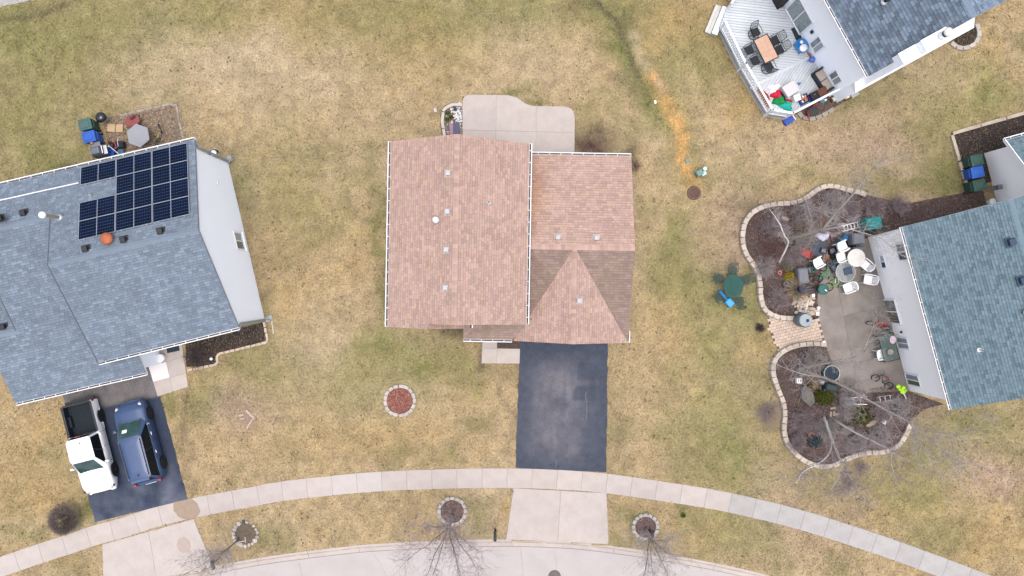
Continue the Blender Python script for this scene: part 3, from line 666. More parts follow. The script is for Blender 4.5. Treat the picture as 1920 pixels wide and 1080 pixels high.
mp = T('manhole', 'purplish iron manhole cover at the bottom edge of the street', 'manhole', (*W2(1040,1082), -.118)); MB().lathe([(.33,-.02),(.33,.006),(.05,.008)], n=28).build('cover', mat('manhole_iron', (.16,.125,.13), (.11,.085,.09), 9, .7, .5), mp); MB().ring((0,0,.002), .345, .02, 28, 5).build('rim', mat('manhole_rim', (.10,.08,.08)), mp)
slab_set('path', 'grey path sliver at the top left corner', [(-60,-40),(110,-30),(92,-6),(0,13),(-60,26)], [((30,-40),(36,20))], CONC_G, .02)
# ================================================================ HOUSES
WHITE = mat('white_trim', (.78,.79,.80), (.72,.73,.74), 3, .55)
SID_W = mat('white_siding', (.885,.92,.965), (.865,.90,.945), .5, .6, .05)
SID_B = mat('cream_siding', (.91,.90,.89), (.89,.88,.87), .5, .6, .05)
DARKIN = mat('gutter_inside', (.10,.095,.09), (.05,.045,.04), 6, .9)
GREYM = mat('grey_downspout', (.30,.32,.345), (.26,.28,.30), 4, .5)
BLACK = mat('black_plastic', (.018,.02,.024), (.012,.013,.016), 8, .5, spec=.4)
VENT_W = mat('vent_paint', (.50,.465,.455), (.42,.39,.385), 5, .6)
GLASSW = mat('window_glass', (.10,.13,.16), (.05,.07,.09), 1.2, .08, spec=.8)
GLASSB = mat('window_glass_blue', (.05,.085,.14), (.03,.05,.085), 1.2, .08, spec=.8)
BLIND = mat('window_blind', (.40,.45,.46), (.25,.29,.30), 4, .25, spec=.6)
SCREENM = mat('window_screen', (.30,.32,.36), (.26,.28,.31), 3, .6)
GALV = mat('galvanised', (.62,.64,.66), (.5,.52,.54), 6, .35, metal=.6)
class Fr:
    def __init__(s, o, deg): s.o = o; s.a = rad(deg); s.c = math.cos(s.a); s.s = math.sin(s.a)
    def L(s, px_, py_, h): x, y = W2(px_, py_, h); x -= s.o[0]; y -= s.o[1]; return (x*s.c+y*s.s, -x*s.s+y*s.c)
    def G(s, u, v, z=0): return Vector((s.o[0]+u*s.c-v*s.s, s.o[1]+u*s.s+v*s.c, z))
    def hit(s, px_, py_, f):
        """pixel ray against f(u,v,z)=0, f affine"""
        a = s.L(px_, py_, 0); b = s.L(px_, py_, 10); fa = f(a[0], a[1], 0); fb = f(b[0], b[1], 10); z = 10*fa/(fa-fb); u, v = s.L(px_, py_, z); return (u, v, z)
SH = {}
def shingle_mat(name, c):
    return mat(name, tuple(v*1.04 for v in c), tuple(v*.93 for v in c), .7, .92, .5, attr=True, fine=.10, spec=.2, bscale=70)
def tone_pink():
    k = random.choice((.88,.94,.98,1.02,1.06,1.12))*random.uniform(.95,1.05); return (k, k*random.uniform(.97,1.04), k*random.uniform(.94,1.06))
def tone_grey():
    k = random.choice((.84,.90,.96,.99,1.02,1.06,1.20))*random.uniform(.95,1.05); return (k, k, k*random.uniform(.98,1.03))
def tone_green():
    k = random.choice((.74,.92,.98,1.03,1.08))*random.uniform(.94,1.06); return (k, k*random.uniform(.98,1.02), k)
def tone_dark():
    k = random.choice((.68,.80,.90,1.0,1.10,1.24))*random.uniform(.94,1.06); return (k, k*random.uniform(.98,1.03), k*random.uniform(.98,1.04))
def plane_axes(poly):
    p = [Vector(v) for v in poly]; n = Vector((0,0,0))
    for i in range(len(p)): n += p[i].cross(p[(i+1)%len(p)])
    n.normalize()
    if n.z < 0: n = -n
    e = Vector((0,0,1)).cross(n); e = e.normalized() if e.length > 1e-4 else Vector((1,0,0)); s = n.cross(e); return p, n, e, s
def roof_plane(parent, poly, m, tone, *_, expo=.145, tab=(.18,.34), tint=None, name='shingles', deck=True, lift=.014, band=.76, trim=None):
    """planar convex roof facet covered with separate overlapping shingle tabs"""
    p, n, e, s = plane_axes(poly); o = p[0]; c2 = [((v-o).dot(e), (v-o).dot(s)) for v in p]
    a0, a1 = min(c[0] for c in c2), max(c[0] for c in c2); b0, b1 = min(c[1] for c in c2), max(c[1] for c in c2); mb = MB(); r = 0; b = b0
    while b < b1:
        a = a0-random.uniform(0, tab[1]); t_ = min(b+expo, b1+.001)
        while a < a1:
            w_ = random.uniform(*tab); q = clip_convex([(a,b),(a+w_-.010,b),(a+w_-.010,t_),(a,t_)], c2)
            if len(q) > 2:
                k = tone(); cu = o+e*(a+w_/2)+s*(b+expo/2)
                if tint: k = tuple(x*y for x, y in zip(k, tint(cu)))
                up = random.uniform(0,.004)
                vs = [o+e*x+s*y+n*(lift*(1-(y-b)/expo)+.003+up) for x, y in q]; m_ = len(vs); dn = [o+e*x+s*y-n*.004 for x, y in q]
                mb.add(vs+dn, [tuple(range(m_))]+[(i,(i+m_),m_+(i+1)%m_,(i+1)%m_) for i in range(m_)], k)
                if band:   # printed shadow band at the head of each laminated tab
                    q2 = clip_half(q, lambda v: v[1]-(t_-expo*.24))
                    if len(q2) > 2: mb.add([o+e*x+s*y+n*(lift*(1-(y-b)/expo)+.005+up) for x, y in q2], [tuple(range(len(q2)))], tuple(x*band for x in k))
            a += w_
        b += expo
    mb.add([v+n*.0008 for v in p], [tuple(range(len(p))) if (p[1]-p[0]).cross(p[2]-p[1]).z > 0 else tuple(range(len(p)-1,-1,-1))], (.42,.42,.44))   # underlay seen in the joints
    ob = mb.build(name, m, parent); ob['kind'] = 'stuff'
    if deck:
        mb = MB(); k = len(p); top = [v-n*.004 for v in p]; bo = [v-Vector((0,0,.16)) for v in p]
        mb.add(top+bo, [tuple(range(k)), tuple(range(2*k-1,k-1,-1))]+[(i,k+i,k+(i+1)%k,(i+1)%k) for i in range(k)]); mb.build('fascia', trim or WHITE, parent)
    return ob
def ridge_caps(parent, a, b, dn1, dn2, m, tone, w_=.15, st=.2):
    """bent cap shingles along a ridge from a to b; dn1, dn2 unit downslope vectors either side"""
    a, b = Vector(a), Vector(b); d = (b-a); L_ = d.length; d.normalize(); nn = int(L_/st); mb = MB(); up = Vector((0,0,1))
    for i in range(nn):
        p0 = a+d*(L_*i/nn); p1 = a+d*(L_*(i+1)/nn); k = tone(); z0, z1 = up*.035, up*.020
        q = [p0+z0+Vector(dn1)*w_, p0+z0, p0+z0+Vector(dn2)*w_, p1+z1+Vector(dn1)*w_, p1+z1, p1+z1+Vector(dn2)*w_]
        mb.add(q, [(0,1,4,3),(1,2,5,4)], k)
    o = mb.build('ridge_caps', m, parent); o['kind'] = 'stuff'; return o
def gutter(parent, a, b, out, m=None, w_=.15, straps=True):
    """trough along a-b hanging off the eave, out = outward unit vector"""
    a, b, out = Vector(a), Vector(b), Vector(out).normalized(); mb = MB(); up = Vector((0,0,1)); t = .022
    prof = [(0,.0),(0,-.1),(w_*.8,-.1),(w_,.014),(w_-t*1.6,.014),(w_*.78,-.085),(t,-.085),(t,0)]
    vs = [a+out*x+up*z for x, z in prof]+[b+out*x+up*z for x, z in prof]; k = len(prof)
    mb.add(vs, [(i,(i+1)%k,k+(i+1)%k,k+i) for i in range(k)]+[tuple(range(k-1,-1,-1)), tuple(range(k,2*k))])
    g = mb.build('gutter', m or WHITE, parent)
    d = (b-a); L_ = d.length; d.normalize()
    mb = MB(); z = up*-.05
    mb.quad(a+out*t*1.2+z+d*.02, a+out*(w_*.66)+z+d*.02, b+out*(w_*.66)+z-d*.02, b+out*t*1.2+z-d*.02); mb.build('leaf_debris', DARKIN, g)
    if straps:
        for i in range(1, int(L_/.62)+1):
            p = a+d*(i*.62-.25); MB().box((0,0,0), (.03, w_, .012), rz=math.atan2(d.y, d.x)).build('hanger', m or WHITE, g, loc=p+out*w_*.5+up*.004)
    return g
def siding(parent, a, b, prof, m, nrm, name='siding', course=.115):
    """lap-siding wall between plan points a,b; prof = [(t along 0..L, z)] convex outline; nrm outward"""
    a, b = Vector((*a,0)), Vector((*b,0)); L_ = (b-a).length; d = (b-a)/L_; nrm = Vector((*nrm,0)); mb = MB(); z0 = min(p[1] for p in prof); z1 = max(p[1] for p in prof); z = z0
    while z < z1:
        q = clip_half(clip_half(prof, lambda v: v[1]-z), lambda v: z+course-v[1])
        if len(q) > 2:
            vs = [a+d*x+Vector((0,0,y))+nrm*(.016*(1-(y-z)/course)) for x, y in q]; dn = [a+d*x+Vector((0,0,y))-nrm*.06 for x, y in q]; k = len(q)
            mb.add(vs+dn, [tuple(range(k))]+[(i,k+i,k+(i+1)%k,(i+1)%k) for i in range(k)])
        z += course
    return mb.build(name, m, parent)
def box_vent(parent, loc, rz, m, s=.27, h=.16, name='roof_vent', tilt=0):
    root = T(name, None, None); root.parent = parent; root.location = loc; root.rotation_euler = (0, 0, rz)
    del_ = MB(); del_.box((0,0,.02), (s*1.45,s*1.45,.03)); fl = del_.build('flange', m, root); fl.rotation_euler.y = tilt
    MB().box((0,0,h*.5), (s*.8,s*.8,h)).build('throat', BLACK, root)
    MB().box((0,0,h+.03), (s,s,.09), top=.86).build('hood', m, root, bev=.015); return root
def pipe(parent, loc, r, h, m, capr=None, name='vent_pipe', boot=None, capm=None, hole=True):
    root = T(name, None, None); root.parent = parent; root.location = loc
    MB().lathe([(r*2.1,0.02),(r*1.9,.05),(r*1.15,.14)], n=14).build('flashing', boot or GALV, root, smooth=True)
    MB().lathe([(r,-.1),(r,h)], n=14).build('stack', m, root)
    if capr: MB().lathe([(capr*.9,h+.03),(capr,h+.06),(capr*.97,h+.13),(capr*.4,h+.17)], n=18).build('cap', capm or m, root, smooth=True)
    elif hole: MB().lathe([(r*.8,h+.001),(r*.78,h+.004)], n=14).build('opening', BLACK, root)
    return root
def window(parent, a, nrm, cz, wd, ht, panes=2, vert=False, glass=None, glass2=None, sill=True, deep=.05):
    """window set on a wall: a = (u,v) of centre on the wall face, nrm outward"""
    root = T('window', None, None); root.parent = parent; root.location = (a[0], a[1], cz); root.rotation_euler.z = math.atan2(nrm[1], nrm[0])+math.pi/2
    f = .07   # local: x along wall, -y outward
    mb = MB()
    for sx in (-1, 1): mb.box((sx*(wd/2-f/2), -deep/2-.018, 0), (f, deep, ht))
    for sz in (-1, 1): mb.box((0, -deep/2-.019, sz*(ht/2-f/2)), (wd-2*f, deep-.002, f))
    if panes == 2: mb.box((0,-deep/2-.02,0), (f*.8,deep-.004,ht-2*f) if vert else (wd-2*f,deep-.004,f*.8))
    mb.build('frame', WHITE, root)
    g1 = glass or GLASSW; g2 = glass2 or g1
    for k in range(panes):
        if panes == 1: c, sz = (0,0), (wd-2*f, ht-2*f)
        elif vert: c, sz = ((k-.5)*(wd/2-f*.6),0), (wd/2-f*1.4, ht-2*f)
        else: c, sz = (0,(.5-k)*(ht/2-f*.6)), (wd-2*f, ht/2-f*1.4)
        MB().box((c[0], -.028-.006*k, c[1]), (sz[0], .012, sz[1])).build('pane', g1 if k == 0 else g2, root)
    if sill: MB().box((0,-.07,-ht/2-.02), (wd+.1,.11,.035)).build('sill', WHITE, root)
    return root

# ---------------------------------------------------------------- middle house, pinkish shingles
FC = Fr((0, 0), -1.0)
hc = T('house', 'middle house with pinkish shingle roof and attached garage', 'house', (0,0,0), FC.a)
PINK = shingle_mat('pink_shingle', (.440,.305,.252)); tp = tone_pink
def st_orange(c):
    # iron wash below the upper gutter
    k = math.exp(-((c.x-1.0)/.55)**2)*math.exp(-((c.y-5.4)/1.9)**2)*.9; return (1-.04*k, 1-.20*k, 1-.36*k)
ALG_SHADE = (.60,.63,.63)     # algae stain plus slope shade, both put into the shingle colour
def st_alg_shade(c):
    k = .93+.14*vnoise(c.x*1.0, c.y*1.0, .8); return tuple(a*float(k) for a in ALG_SHADE)
uL, uR, uM, v0, v1, ze, zr = -6.44, .77, -2.84, -1.88, 7.53, 5.0, 7.2
sl = (zr-ze)/(uR-uM)
roof_plane(hc, [(uL,v0,ze),(uM,v0,zr),(uM,v1,zr),(uL,v1,ze)], PINK, tp)
roof_plane(hc, [(uR,v0,ze),(uM,v0,zr),(uM,v1,zr),(uR,v1,ze)], PINK, tp)
rl = math.hypot(1, sl); dW, dE = (-1/rl,0,-sl/rl), (1/rl,0,-sl/rl)
ridge_caps(hc, (uM,v0,zr), (uM,v1,zr), dW, dE, PINK, lambda: tuple(x*1.05 for x in tp()))
# small front bay gable
bu, bz = -4.16, ze+sl*(-4.16-uL)
roof_plane(hc, [(uL,-2.14,ze),(bu,-2.14,bz),(bu,v0-.003,bz),(uL,v0-.003,ze)], PINK, tp)
roof_plane(hc, [(bu,-2.14,bz),(-2.45,-2.14,bz-sl*1.71),(-2.45,v0-.003,bz-sl*1.71),(bu,v0-.003,bz)], PINK, tp, tint=lambda c: (.82,.78,.78))  # right slope darkened in colour for shade under the main rake
# garage roof: ridge east-west, plus cross gable
gN, gR, gS, gu1, gz0, gz1 = 7.36, 2.2, -2.3, 6.43, 2.8, 4.6
gs = (gz1-gz0)/(gN-gR); zS = gz1-gs*(gR-gS)
roof_plane(hc, [(.45,gN,gz0),(gu1,gN,gz0),(gu1,gR,gz1),(.45,gR,gz1)], PINK, tp, tint=st_orange)
cu, cs = 3.26, .568
val = lambda v: gs*(gR-v)/cs         # half-width of the cross gable at v
vf = -2.90; hw = 3.17; zf = gz1-cs*hw; vz = gz1-gs*(gR-vf)
ul = cu-val(vf)
roof_plane(hc, [(.45,gR,gz1),(cu,gR,gz1),(ul,vf,vz),(.45,vf,vz)] if ul > .45 else [(.45,gR,gz1),(cu,gR,gz1),(.45,gR-(cu-.45)*cs/gs,gz1-(cu-.45)*cs)], PINK, tp, tint=st_alg_shade)
roof_plane(hc, [(cu,gR,gz1),(gu1,gR,gz1),(gu1,vf+.06,gz1-gs*(gR-vf-.06))], PINK, tp, tint=st_alg_shade)
roof_plane(hc, [(cu,gR,gz1+.01),(cu,vf,gz1+.01),(ul,vf,gz1-cs*(cu-ul)+.01)], PINK, tp)
roof_plane(hc, [(cu,gR,gz1+.01),(gu1,vf,zf+.01),(cu,vf,gz1+.01)], PINK, tp)
cl = math.hypot(1, cs); ridge_caps(hc, (cu,vf,gz1+.012), (cu,gR,gz1+.012), (-1/cl,0,-cs/cl), (1/cl,0,-cs/cl), PINK, tp)
gl = math.hypot(1, gs); ridge_caps(hc, (.5,gR,gz1), (gu1,gR,gz1), (0,1/gl,-gs/gl), (0,-1/gl,-gs/gl), PINK, tp)
# porch roof
pz = lambda v: 2.8+.5*(v+2.84)
roof_plane(hc, [(-2.62,-2.84,pz(-2.84)),(-2.62,-1.62,pz(-1.62)),(1.15,-1.62,pz(-1.62)),(.09,-2.84,pz(-2.84))], PINK, tp, tint=lambda c: tuple(x*1.12 for x in st_alg_shade(c)))
gutter(hc, (uL,v0-.25,ze-.02), (uL,v1,ze-.02), (-1,0,0)); gutter(hc, (uR,v0,ze-.02), (uR,v1+.02,ze-.02), (1,0,0))
gutter(hc, (.95,gN,gz0-.02), (gu1,gN,gz0-.02), (0,1,0)); gutter(hc, (-2.62,-2.84,2.78), (.05,-2.84,2.78), (0,-1,0)); gutter(hc, (gu1,vf+.02,zf-.01), (gu1,gS+.05,zf-.01), (1,0,0), w_=.1, straps=False)
MB().box((0,0,0), (.05,.22,.07)).build('gutter_end', WHITE, hc, loc=(-2.02,-2.0,5.2)); MB().box((0,0,0), (.09,.18,.06)).build('gutter_end', BLACK, hc, loc=(-2.10,-2.0,5.2))
# walls
for a, b, prof, n_ in [((-6.1,-1.6),(.45,-1.6),[(0,0),(6.55,0),(6.55,4.95),(3.26,6.9),(0,4.95)],(0,-1)), ((.45,7.2),(-6.1,7.2),[(0,0),(6.55,0),(6.55,4.95),(3.29,6.9),(0,4.95)],(0,1)),
    ((-6.1,7.2),(-6.1,-1.6),[(0,0),(8.8,0),(8.8,5.0),(0,5.0)],(-1,0)), ((.45,-1.6),(.45,7.2),[(0,0),(8.8,0),(8.8,5.0),(0,5.0)],(1,0)),
    ((.5,-2.6),(6.15,-2.6),[(0,0),(5.65,0),(5.65,2.75),(2.76,4.3),(0,2.75)],(0,-1)), ((6.15,-2.6),(6.15,7.05),[(0,0),(9.65,0),(9.65,2.8),(4.85,4.4),(0,2.8)],(1,0)), ((6.15,7.05),(.5,7.05),[(0,0),(5.65,0),(5.65,2.8),(0,2.8)],(0,1))]:
    siding(hc, a, b, prof, SID_W, n_)
gd = T('garage_door', None, None); gd.parent = hc; gd.location = (3.3,-2.63,0)
for k in range(4): MB().box((0,0,.28+k*.535), (4.8,.05,.52)).build('door_panel', WHITE, gd, bev=.01)
for u in (-4.9,-2.9,-.8): window(hc, (u,-1.62), (0,-1), 3.9, 1.0, 1.3)
for u in (-4.6,-.9): window(hc, (u,7.22), (0,1), 3.9, 1.2, 1.3)
window(hc, (-3.4,7.22), (0,1), 1.1, 1.9, 2.05, vert=True, sill=False)
pW = lambda u, v, z: z-(ze+sl*(u-uL)); pE = lambda u, v, z: z-(ze+sl*(uR-u)); pN = lambda u, v, z: z-(gz0+gs*(gN-v)); pCE = lambda u, v, z: z-(gz1-cs*(u-cu))
aw = math.atan(sl)
for q in ((840,325),(839,397),(837,468),(835.5,539)): box_vent(hc, FC.hit(*q, pW), 0, VENT_W, tilt=-aw)
for q in ((1046,445),(1118,446)): box_vent(hc, FC.hit(*q, pN), 0, VENT_W)
box_vent(hc, FC.hit(1086,563.5,pCE), 0, VENT_W, tilt=math.atan(cs))
pipe(hc, FC.hit(917,380,pE), .06, .28, mat('pvc', (.75,.75,.74)), boot=mat('vent_boot', (.60,.57,.56)))
pipe(hc, FC.hit(819,414,pW), .085, .55, GALV, .15, 'flue_pipe', capm=mat('white_cap', (.82,.83,.84)))

# ---------------------------------------------------------------- left house, blue-grey shingles and solar panels
FL = Fr((-15.48, 2.865), 13.14)
hl = T('house', 'left house with blue-grey shingle roof and white gable wall', 'house', (*FL.o, 0), FL.a)
GREY = shingle_mat('grey_shingle', (.178,.218,.268)); tg = tone_grey
ez, rz_, dv = 4.75, 7.1, 5.04; s1 = (rz_-ez)/dv; vA, zA = 2.6, 7.1-s1*2.6
roof_plane(hl, [(-7.6,0,rz_),(0,0,rz_),(0,dv,ez),(-7.6,dv,ez)], GREY, tg, trim=GREYM)
roof_plane(hl, [(-16,vA,zA),(-7.6,vA,zA),(-7.6,dv,ez),(-16,dv,ez)], GREY, tg)
roof_plane(hl, [(-7.6,0,rz_),(0,0,rz_),(0,-dv,ez),(-7.6,-dv-.15,ez-.07)], GREY, tg, trim=GREYM)
r1 = math.hypot(1, s1); ridge_caps(hl, (-7.6,0,rz_), (0,0,rz_), (0,1/r1,-s1/r1), (0,-1/r1,-s1/r1), GREY, lambda: (1.04,)*3)
vQ, zQ = -6.27, 2.75; s2 = (zA-zQ)/(vA-vQ); zq = lambda v: zA-s2*(vA-v)
roof_plane(hl, [(-11.8,vA,zA),(-6.3,vA,zA-.0),(-6.3,-2.55,zq(-2.55)),(-11.8,-2.55,zq(-2.55))], GREY, tg)
roof_plane(hl, [(-13.6,-2.55,zq(-2.55)),(-6.22,-2.55,zq(-2.55)),(-6.22,vQ,zQ),(-13.6,vQ,zQ)], GREY, tg)
r2 = math.hypot(1, s2); ridge_caps(hl, (-11.8,vA,zA), (-7.6,vA,zA), (0,1/r1,-s1/r1), (0,-1/r2,-s2/r2), GREY, lambda: (1.04,)*3)
roof_plane(hl, [(-18,-2.55,zq(-2.55)),(-11.85,-2.55,zq(-2.55)),(-11.85,1.2,zq(-2.55)-s2*3.75),(-18,1.2,zq(-2.55)-s2*3.75)], GREY, tg)
ridge_caps(hl, (-13.6,-2.55,zq(-2.55)), (-11.8,-2.55,zq(-2.55)), (0,1/r2,-s2/r2), (0,-1/r2,-s2/r2), GREY, lambda: (1.04,)*3)
gutter(hl, (-16,dv,ez-.02), (0,dv,ez-.02), (0,1,0)); gutter(hl, (-7.6,-dv-.14,ez-.09), (0,-dv-.02,ez-.02), (0,-1,0)); gutter(hl, (-13.6,vQ,zQ-.02), (-6.22,vQ,zQ-.02), (0,-1,0))
siding(hl, (-.12,-4.80), (-.12,4.60), [(0,0),(9.4,0),(9.4,4.85),(4.75,6.98),(0,4.85)], SID_W, (1,0))
siding(hl, (-.12,4.60), (-16,4.60), [(0,0),(15.9,0),(15.9,4.75),(0,4.75)], SID_W, (0,1))
siding(hl, (-7.4,-4.80), (-.12,-4.80), [(0,0),(7.28,0),(7.28,4.7),(0,4.7)], SID_W, (0,-1))
SID_SHADE = mat('shade_siding', (.16,.18,.205), (.13,.145,.165), .8, .7)  # unseen walls, coloured dark to deepen shade on the lower roof
siding(hl, (-7.5,4.6), (-7.5,-4.80), [(0,2.9),(9.4,2.9),(9.4,4.55),(4.6,6.8),(0,4.55)], SID_SHADE, (-1,0))
siding(hl, (-11.6,2.6), (-11.6,-2.55), [(0,2.6),(5.15,2.6),(5.15,3.9),(0,5.7)], SID_SHADE, (-1,0))  # unseen wall added to darken the roof beside it
siding(hl, (-6.55,-5.95), (-6.55,-4.8), [(0,0),(1.15,0),(1.15,2.9),(0,2.75)], SID_W, (1,0))
siding(hl, (-13.3,-5.95), (-6.55,-5.95), [(0,0),(6.75,0),(6.75,2.7),(0,2.7)], SID_W, (0,-1))
gd = T('garage_door', None, None); gd.parent = hl; gd.location = (-9.9,-5.98,0)
for k in range(4): MB().box((0,0,.28+k*.535), (4.8,.05,.52)).build('door_panel', WHITE, gd, bev=.01)
EDGE_SHADE = mat('shade_edge', (.12,.14,.17), (.10,.115,.14), 5, .6)  # dark strip added along the roof breaks in place of shade
for p in ([(-7.64,2.5,zA+.05),(-7.64,0,rz_-.01),(-7.64,-dv-.15,ez-.09)], [(-11.84,vA,zA-.02),(-11.84,-2.5,zq(-2.5)-.02)]): MB().tube(p, .042, 4).build('shade_edge', EDGE_SHADE, hl)
# downspouts at the gable corners, widened to cover corner board and shadow
for v, s_ in ((4.60,1),(-4.80,-1)):
    MB().tube([(-.05,v+s_*.36,4.6),(-.03,v+s_*.10,4.3),(-.03,v+s_*.07,.25),(.22,v+s_*.14,.12)], .085, 4).build('downspout', GREYM, hl)
w1, w2 = FL.hit(436,434, lambda u,v,z: u+.1), FL.hit(459,470, lambda u,v,z: u+.1); window(hl, (-.105, (w1[1]+w2[1])/2), (1,0), (w1[2]+w2[2])/2, abs(w1[1]-w2[1]), abs(w1[2]-w2[2]), vert=True, glass=mat('pane_green', (.16,.19,.17),(.10,.12,.11),2,.1,spec=.7), glass2=mat('pane_pale', (.40,.45,.46),(.33,.38,.39),2,.15,spec=.7))
MB().box((0,0,0), (.03,.16,.16)).build('wall_outlet', WHITE, hl, loc=(-.09,*FL.hit(409,343,lambda u,v,z:u+.1)[1:]))
pU = lambda u, v, z: z-(rz_-s1*v); pQ = lambda u, v, z: z-zq(v)
for q in ((46,400),(302,434),(233,450),(162,467)): box_vent(hl, FL.hit(*q, pU), 0, BLACK, s=.3)
box_vent(hl, FL.hit(8,613, lambda u,v,z: z-(zq(-2.55)-s2*(v+2.55))), 0, BLACK, s=.28); box_vent(hl, FL.hit(2,409,pQ), 0, BLACK, s=.28)
# tall white flue left of the panels, leaning strap and boot; orange vent cap; conduit
f_ = FL.hit(112,408,pU); ft = FL.L(78,406,7.3)
fp = T('flue_pipe', None, None); fp.parent = hl
MB().lathe([(.20,0),(.17,.05),(.11,.12)], f_, 14).build('flashing', GALV, fp, smooth=True)
MB().tube([(f_[0],f_[1],f_[2]),(f_[0],f_[1],f_[2]+1.35)], .085, 10).build('stack', mat('tan_pipe', (.42,.33,.22), (.36,.28,.19), 4, .6), fp)
MB().lathe([(.15,0),(.17,.05),(.165,.16),(.08,.22)], (f_[0],f_[1],f_[2]+1.35), 16).build('cap', mat('white_cap', (.82,.83,.84)), fp, smooth=True)
c_ = FL.hit(205,448,pU); oc = T('turbine_vent', None, None); oc.parent = hl; oc.location = c_
MB().lathe([(.17,-.05),(.17,.14)], n=16).build('collar', GALV, oc)
MB().lathe([(.22,.14),(.30,.20),(.31,.28),(.24,.36),(.1,.40)], n=20).build('dome', mat('orange_vent', (.42,.13,.055), (.33,.09,.035), 5, .5), oc, smooth=True)
a_, b_ = FL.hit(0,375.5,pU), FL.hit(148,343,pU); MB().tube([(a_[0]-1,a_[1]-.0,a_[2]+.05),(b_[0],b_[1],b_[2]+.05)], .028, 6).build('conduit', WHITE, hl)
p_ = FL.hit(170,366,pU); pipe(hl, p_, .05, .12, GALV, name='vent_pipe', boot=mat('grey_boot', (.30,.31,.33)))
# solar panels
CELL = mat('solar_cell', (.004,.011,.034), (.004,.007,.018), .8, .3, spec=.03)
RAIL = mat('panel_frame', (.60,.64,.70), (.52,.56,.62), 8, .35, metal=.5)
BUS = mat('busbar', (.20,.24,.33), (.16,.19,.26), 8, .4)
def solar(u0, v0_, w_, dvv, label):
    """landscape module, upper-left plan corner (u0,v0_), on the sunny slope"""
    rt = T('solar_panel', label, None, (u0+w_/2, v0_-dvv/2, rz_-s1*(v0_-dvv/2)+.10)); rt.parent = hl
    rt.rotation_euler = (-math.atan(s1), 0, 0)
    d_ = dvv*r1; f = .017
    for k in (-1, 1): MB().box((k*(w_/4-.004),0,0), (w_/2-.034,d_-.05,.03)).build('cell_field', CELL, rt)
    mb = MB(); 
    for k in (-1, 1): mb.box((k*(w_/2-f/2-.004),0,.004), (f,d_-.012,.04)); mb.box((0,k*(d_/2-f/2-.004),.003), (w_-.05,f*.7,.038))
    mb.box((0,0,.004), (.022,d_-.05,.034)); mb.build('frame', RAIL, rt)
    mb = MB()
    for r_ in range(1, 6):
        y = -d_/2+d_*r_/6
        n_ = 14
        for i in range(n_):
            x = -w_/2+.06+(w_-.12)*(i+.5)/n_
            if abs(x) < .03: continue
            mb.box((x,y,.0165), ((w_-.12)/n_*.55,.010,.003))
    bo = mb.build('busbars', BUS, rt); bo['kind'] = 'stuff'
    for k in (-.35,.35): MB().box((k*w_, -d_/2-.0, -.03), (.05,.08,.07)).build('mount_clip', RAIL, rt)
    return rt
cTL, cTR, cBL = FL.hit(287,284,pU), FL.hit(352.5,268.5,pU), FL.hit(289.5,418,pU)
PWD = (cTR[0]-cTL[0]); PDV = (cTL[1]-cBL[1])/4
rows = ['top', 'second', 'third', 'bottom']
for k in range(4):
    solar(cTL[0]+.0, cTL[1]-k*PDV, PWD, PDV, f'{rows[k]} solar panel in the column nearest the white gable wall')
    solar(cTL[0]-PWD-.03, cTL[1]-k*PDV, PWD, PDV, f'{rows[k]} solar panel in the middle column of the array')
for k, nm in ((0,'lone upper'),(2,'upper of two'),(3,'bottom')):
    solar(cTL[0]-2*PWD-.06, cTL[1]-k*PDV, PWD, PDV, f'{nm} solar panel in the column nearest the white pipe')

# ---------------------------------------------------------------- right house, teal-grey shingles
FR = Fr((0, 0), 15.2)
hr = T('house', 'right house with teal-grey shingle roof and cream wall', 'house', (0,0,0), FR.a)
TEAL = shingle_mat('teal_shingle', (.145,.208,.243)); tt = tone_green
ue, ur, re, rr_ = 20.6, 25.16, 4.7, 6.75; s3 = (rr_-re)/(ur-ue); vb, vt = -12.2, -2.27
roof_plane(hr, [(ue,vb,re),(ur,vb,rr_),(ur,vt,rr_),(ue,vt,re)], TEAL, tt, tab=(.20,.30))
roof_plane(hr, [(ur,vb,rr_),(29.7,vb,re),(29.7,vt,re),(ur,vt,rr_)], TEAL, tt, tab=(.20,.30))
r3 = math.hypot(1, s3); ridge_caps(hr, (ur,vb,rr_), (ur,vt,rr_), (-1/r3,0,-s3/r3), (1/r3,0,-s3/r3), TEAL, lambda: (1.15,)*3)
gutter(hr, (ue,vt,re-.02), (ue,vb,re-.02), (-1,0,0))
siding(hr, (20.9,-2.6), (20.9,-11.9), [(0,0),(9.3,0),(9.3,4.7),(0,4.7)], SID_B, (-1,0))
siding(hr, (20.9,-11.9), (29.4,-11.9), [(0,0),(8.5,0),(8.5,4.75),(4.26,6.6),(0,4.75)], SID_B, (0,-1))
siding(hr, (29.4,-2.6), (20.9,-2.6), [(0,0),(8.5,0),(8.5,4.75),(4.26,6.6),(0,4.75)], SID_B, (0,1))
wp = lambda u, v, z: u-20.9
def rwin(pa, pb, **k):
    """window from two opposite photo corners lying on the cream wall"""
    a, b = FR.hit(*pa, wp), FR.hit(*pb, wp); window(hr, (20.895,(a[1]+b[1])/2), (-1,0), (a[2]+b[2])/2, abs(a[1]-b[1]), abs(a[2]-b[2]), vert=True, **k)
rwin((1679,456),(1705,488), glass=GLASSB, sill=False); rwin((1648,478),(1665,503), glass=mat('curtain', (.50,.52,.56),(.42,.44,.48),3,.3), glass2=GLASSB, sill=False)
rwin((1650,560),(1692,608), glass=mat('door_glass', (.30,.31,.26),(.10,.11,.10),1.6,.1,spec=.7), glass2=mat('door_glass_dark', (.16,.16,.11),(.10,.10,.07),1.6,.1,spec=.7), sill=False, deep=.08)
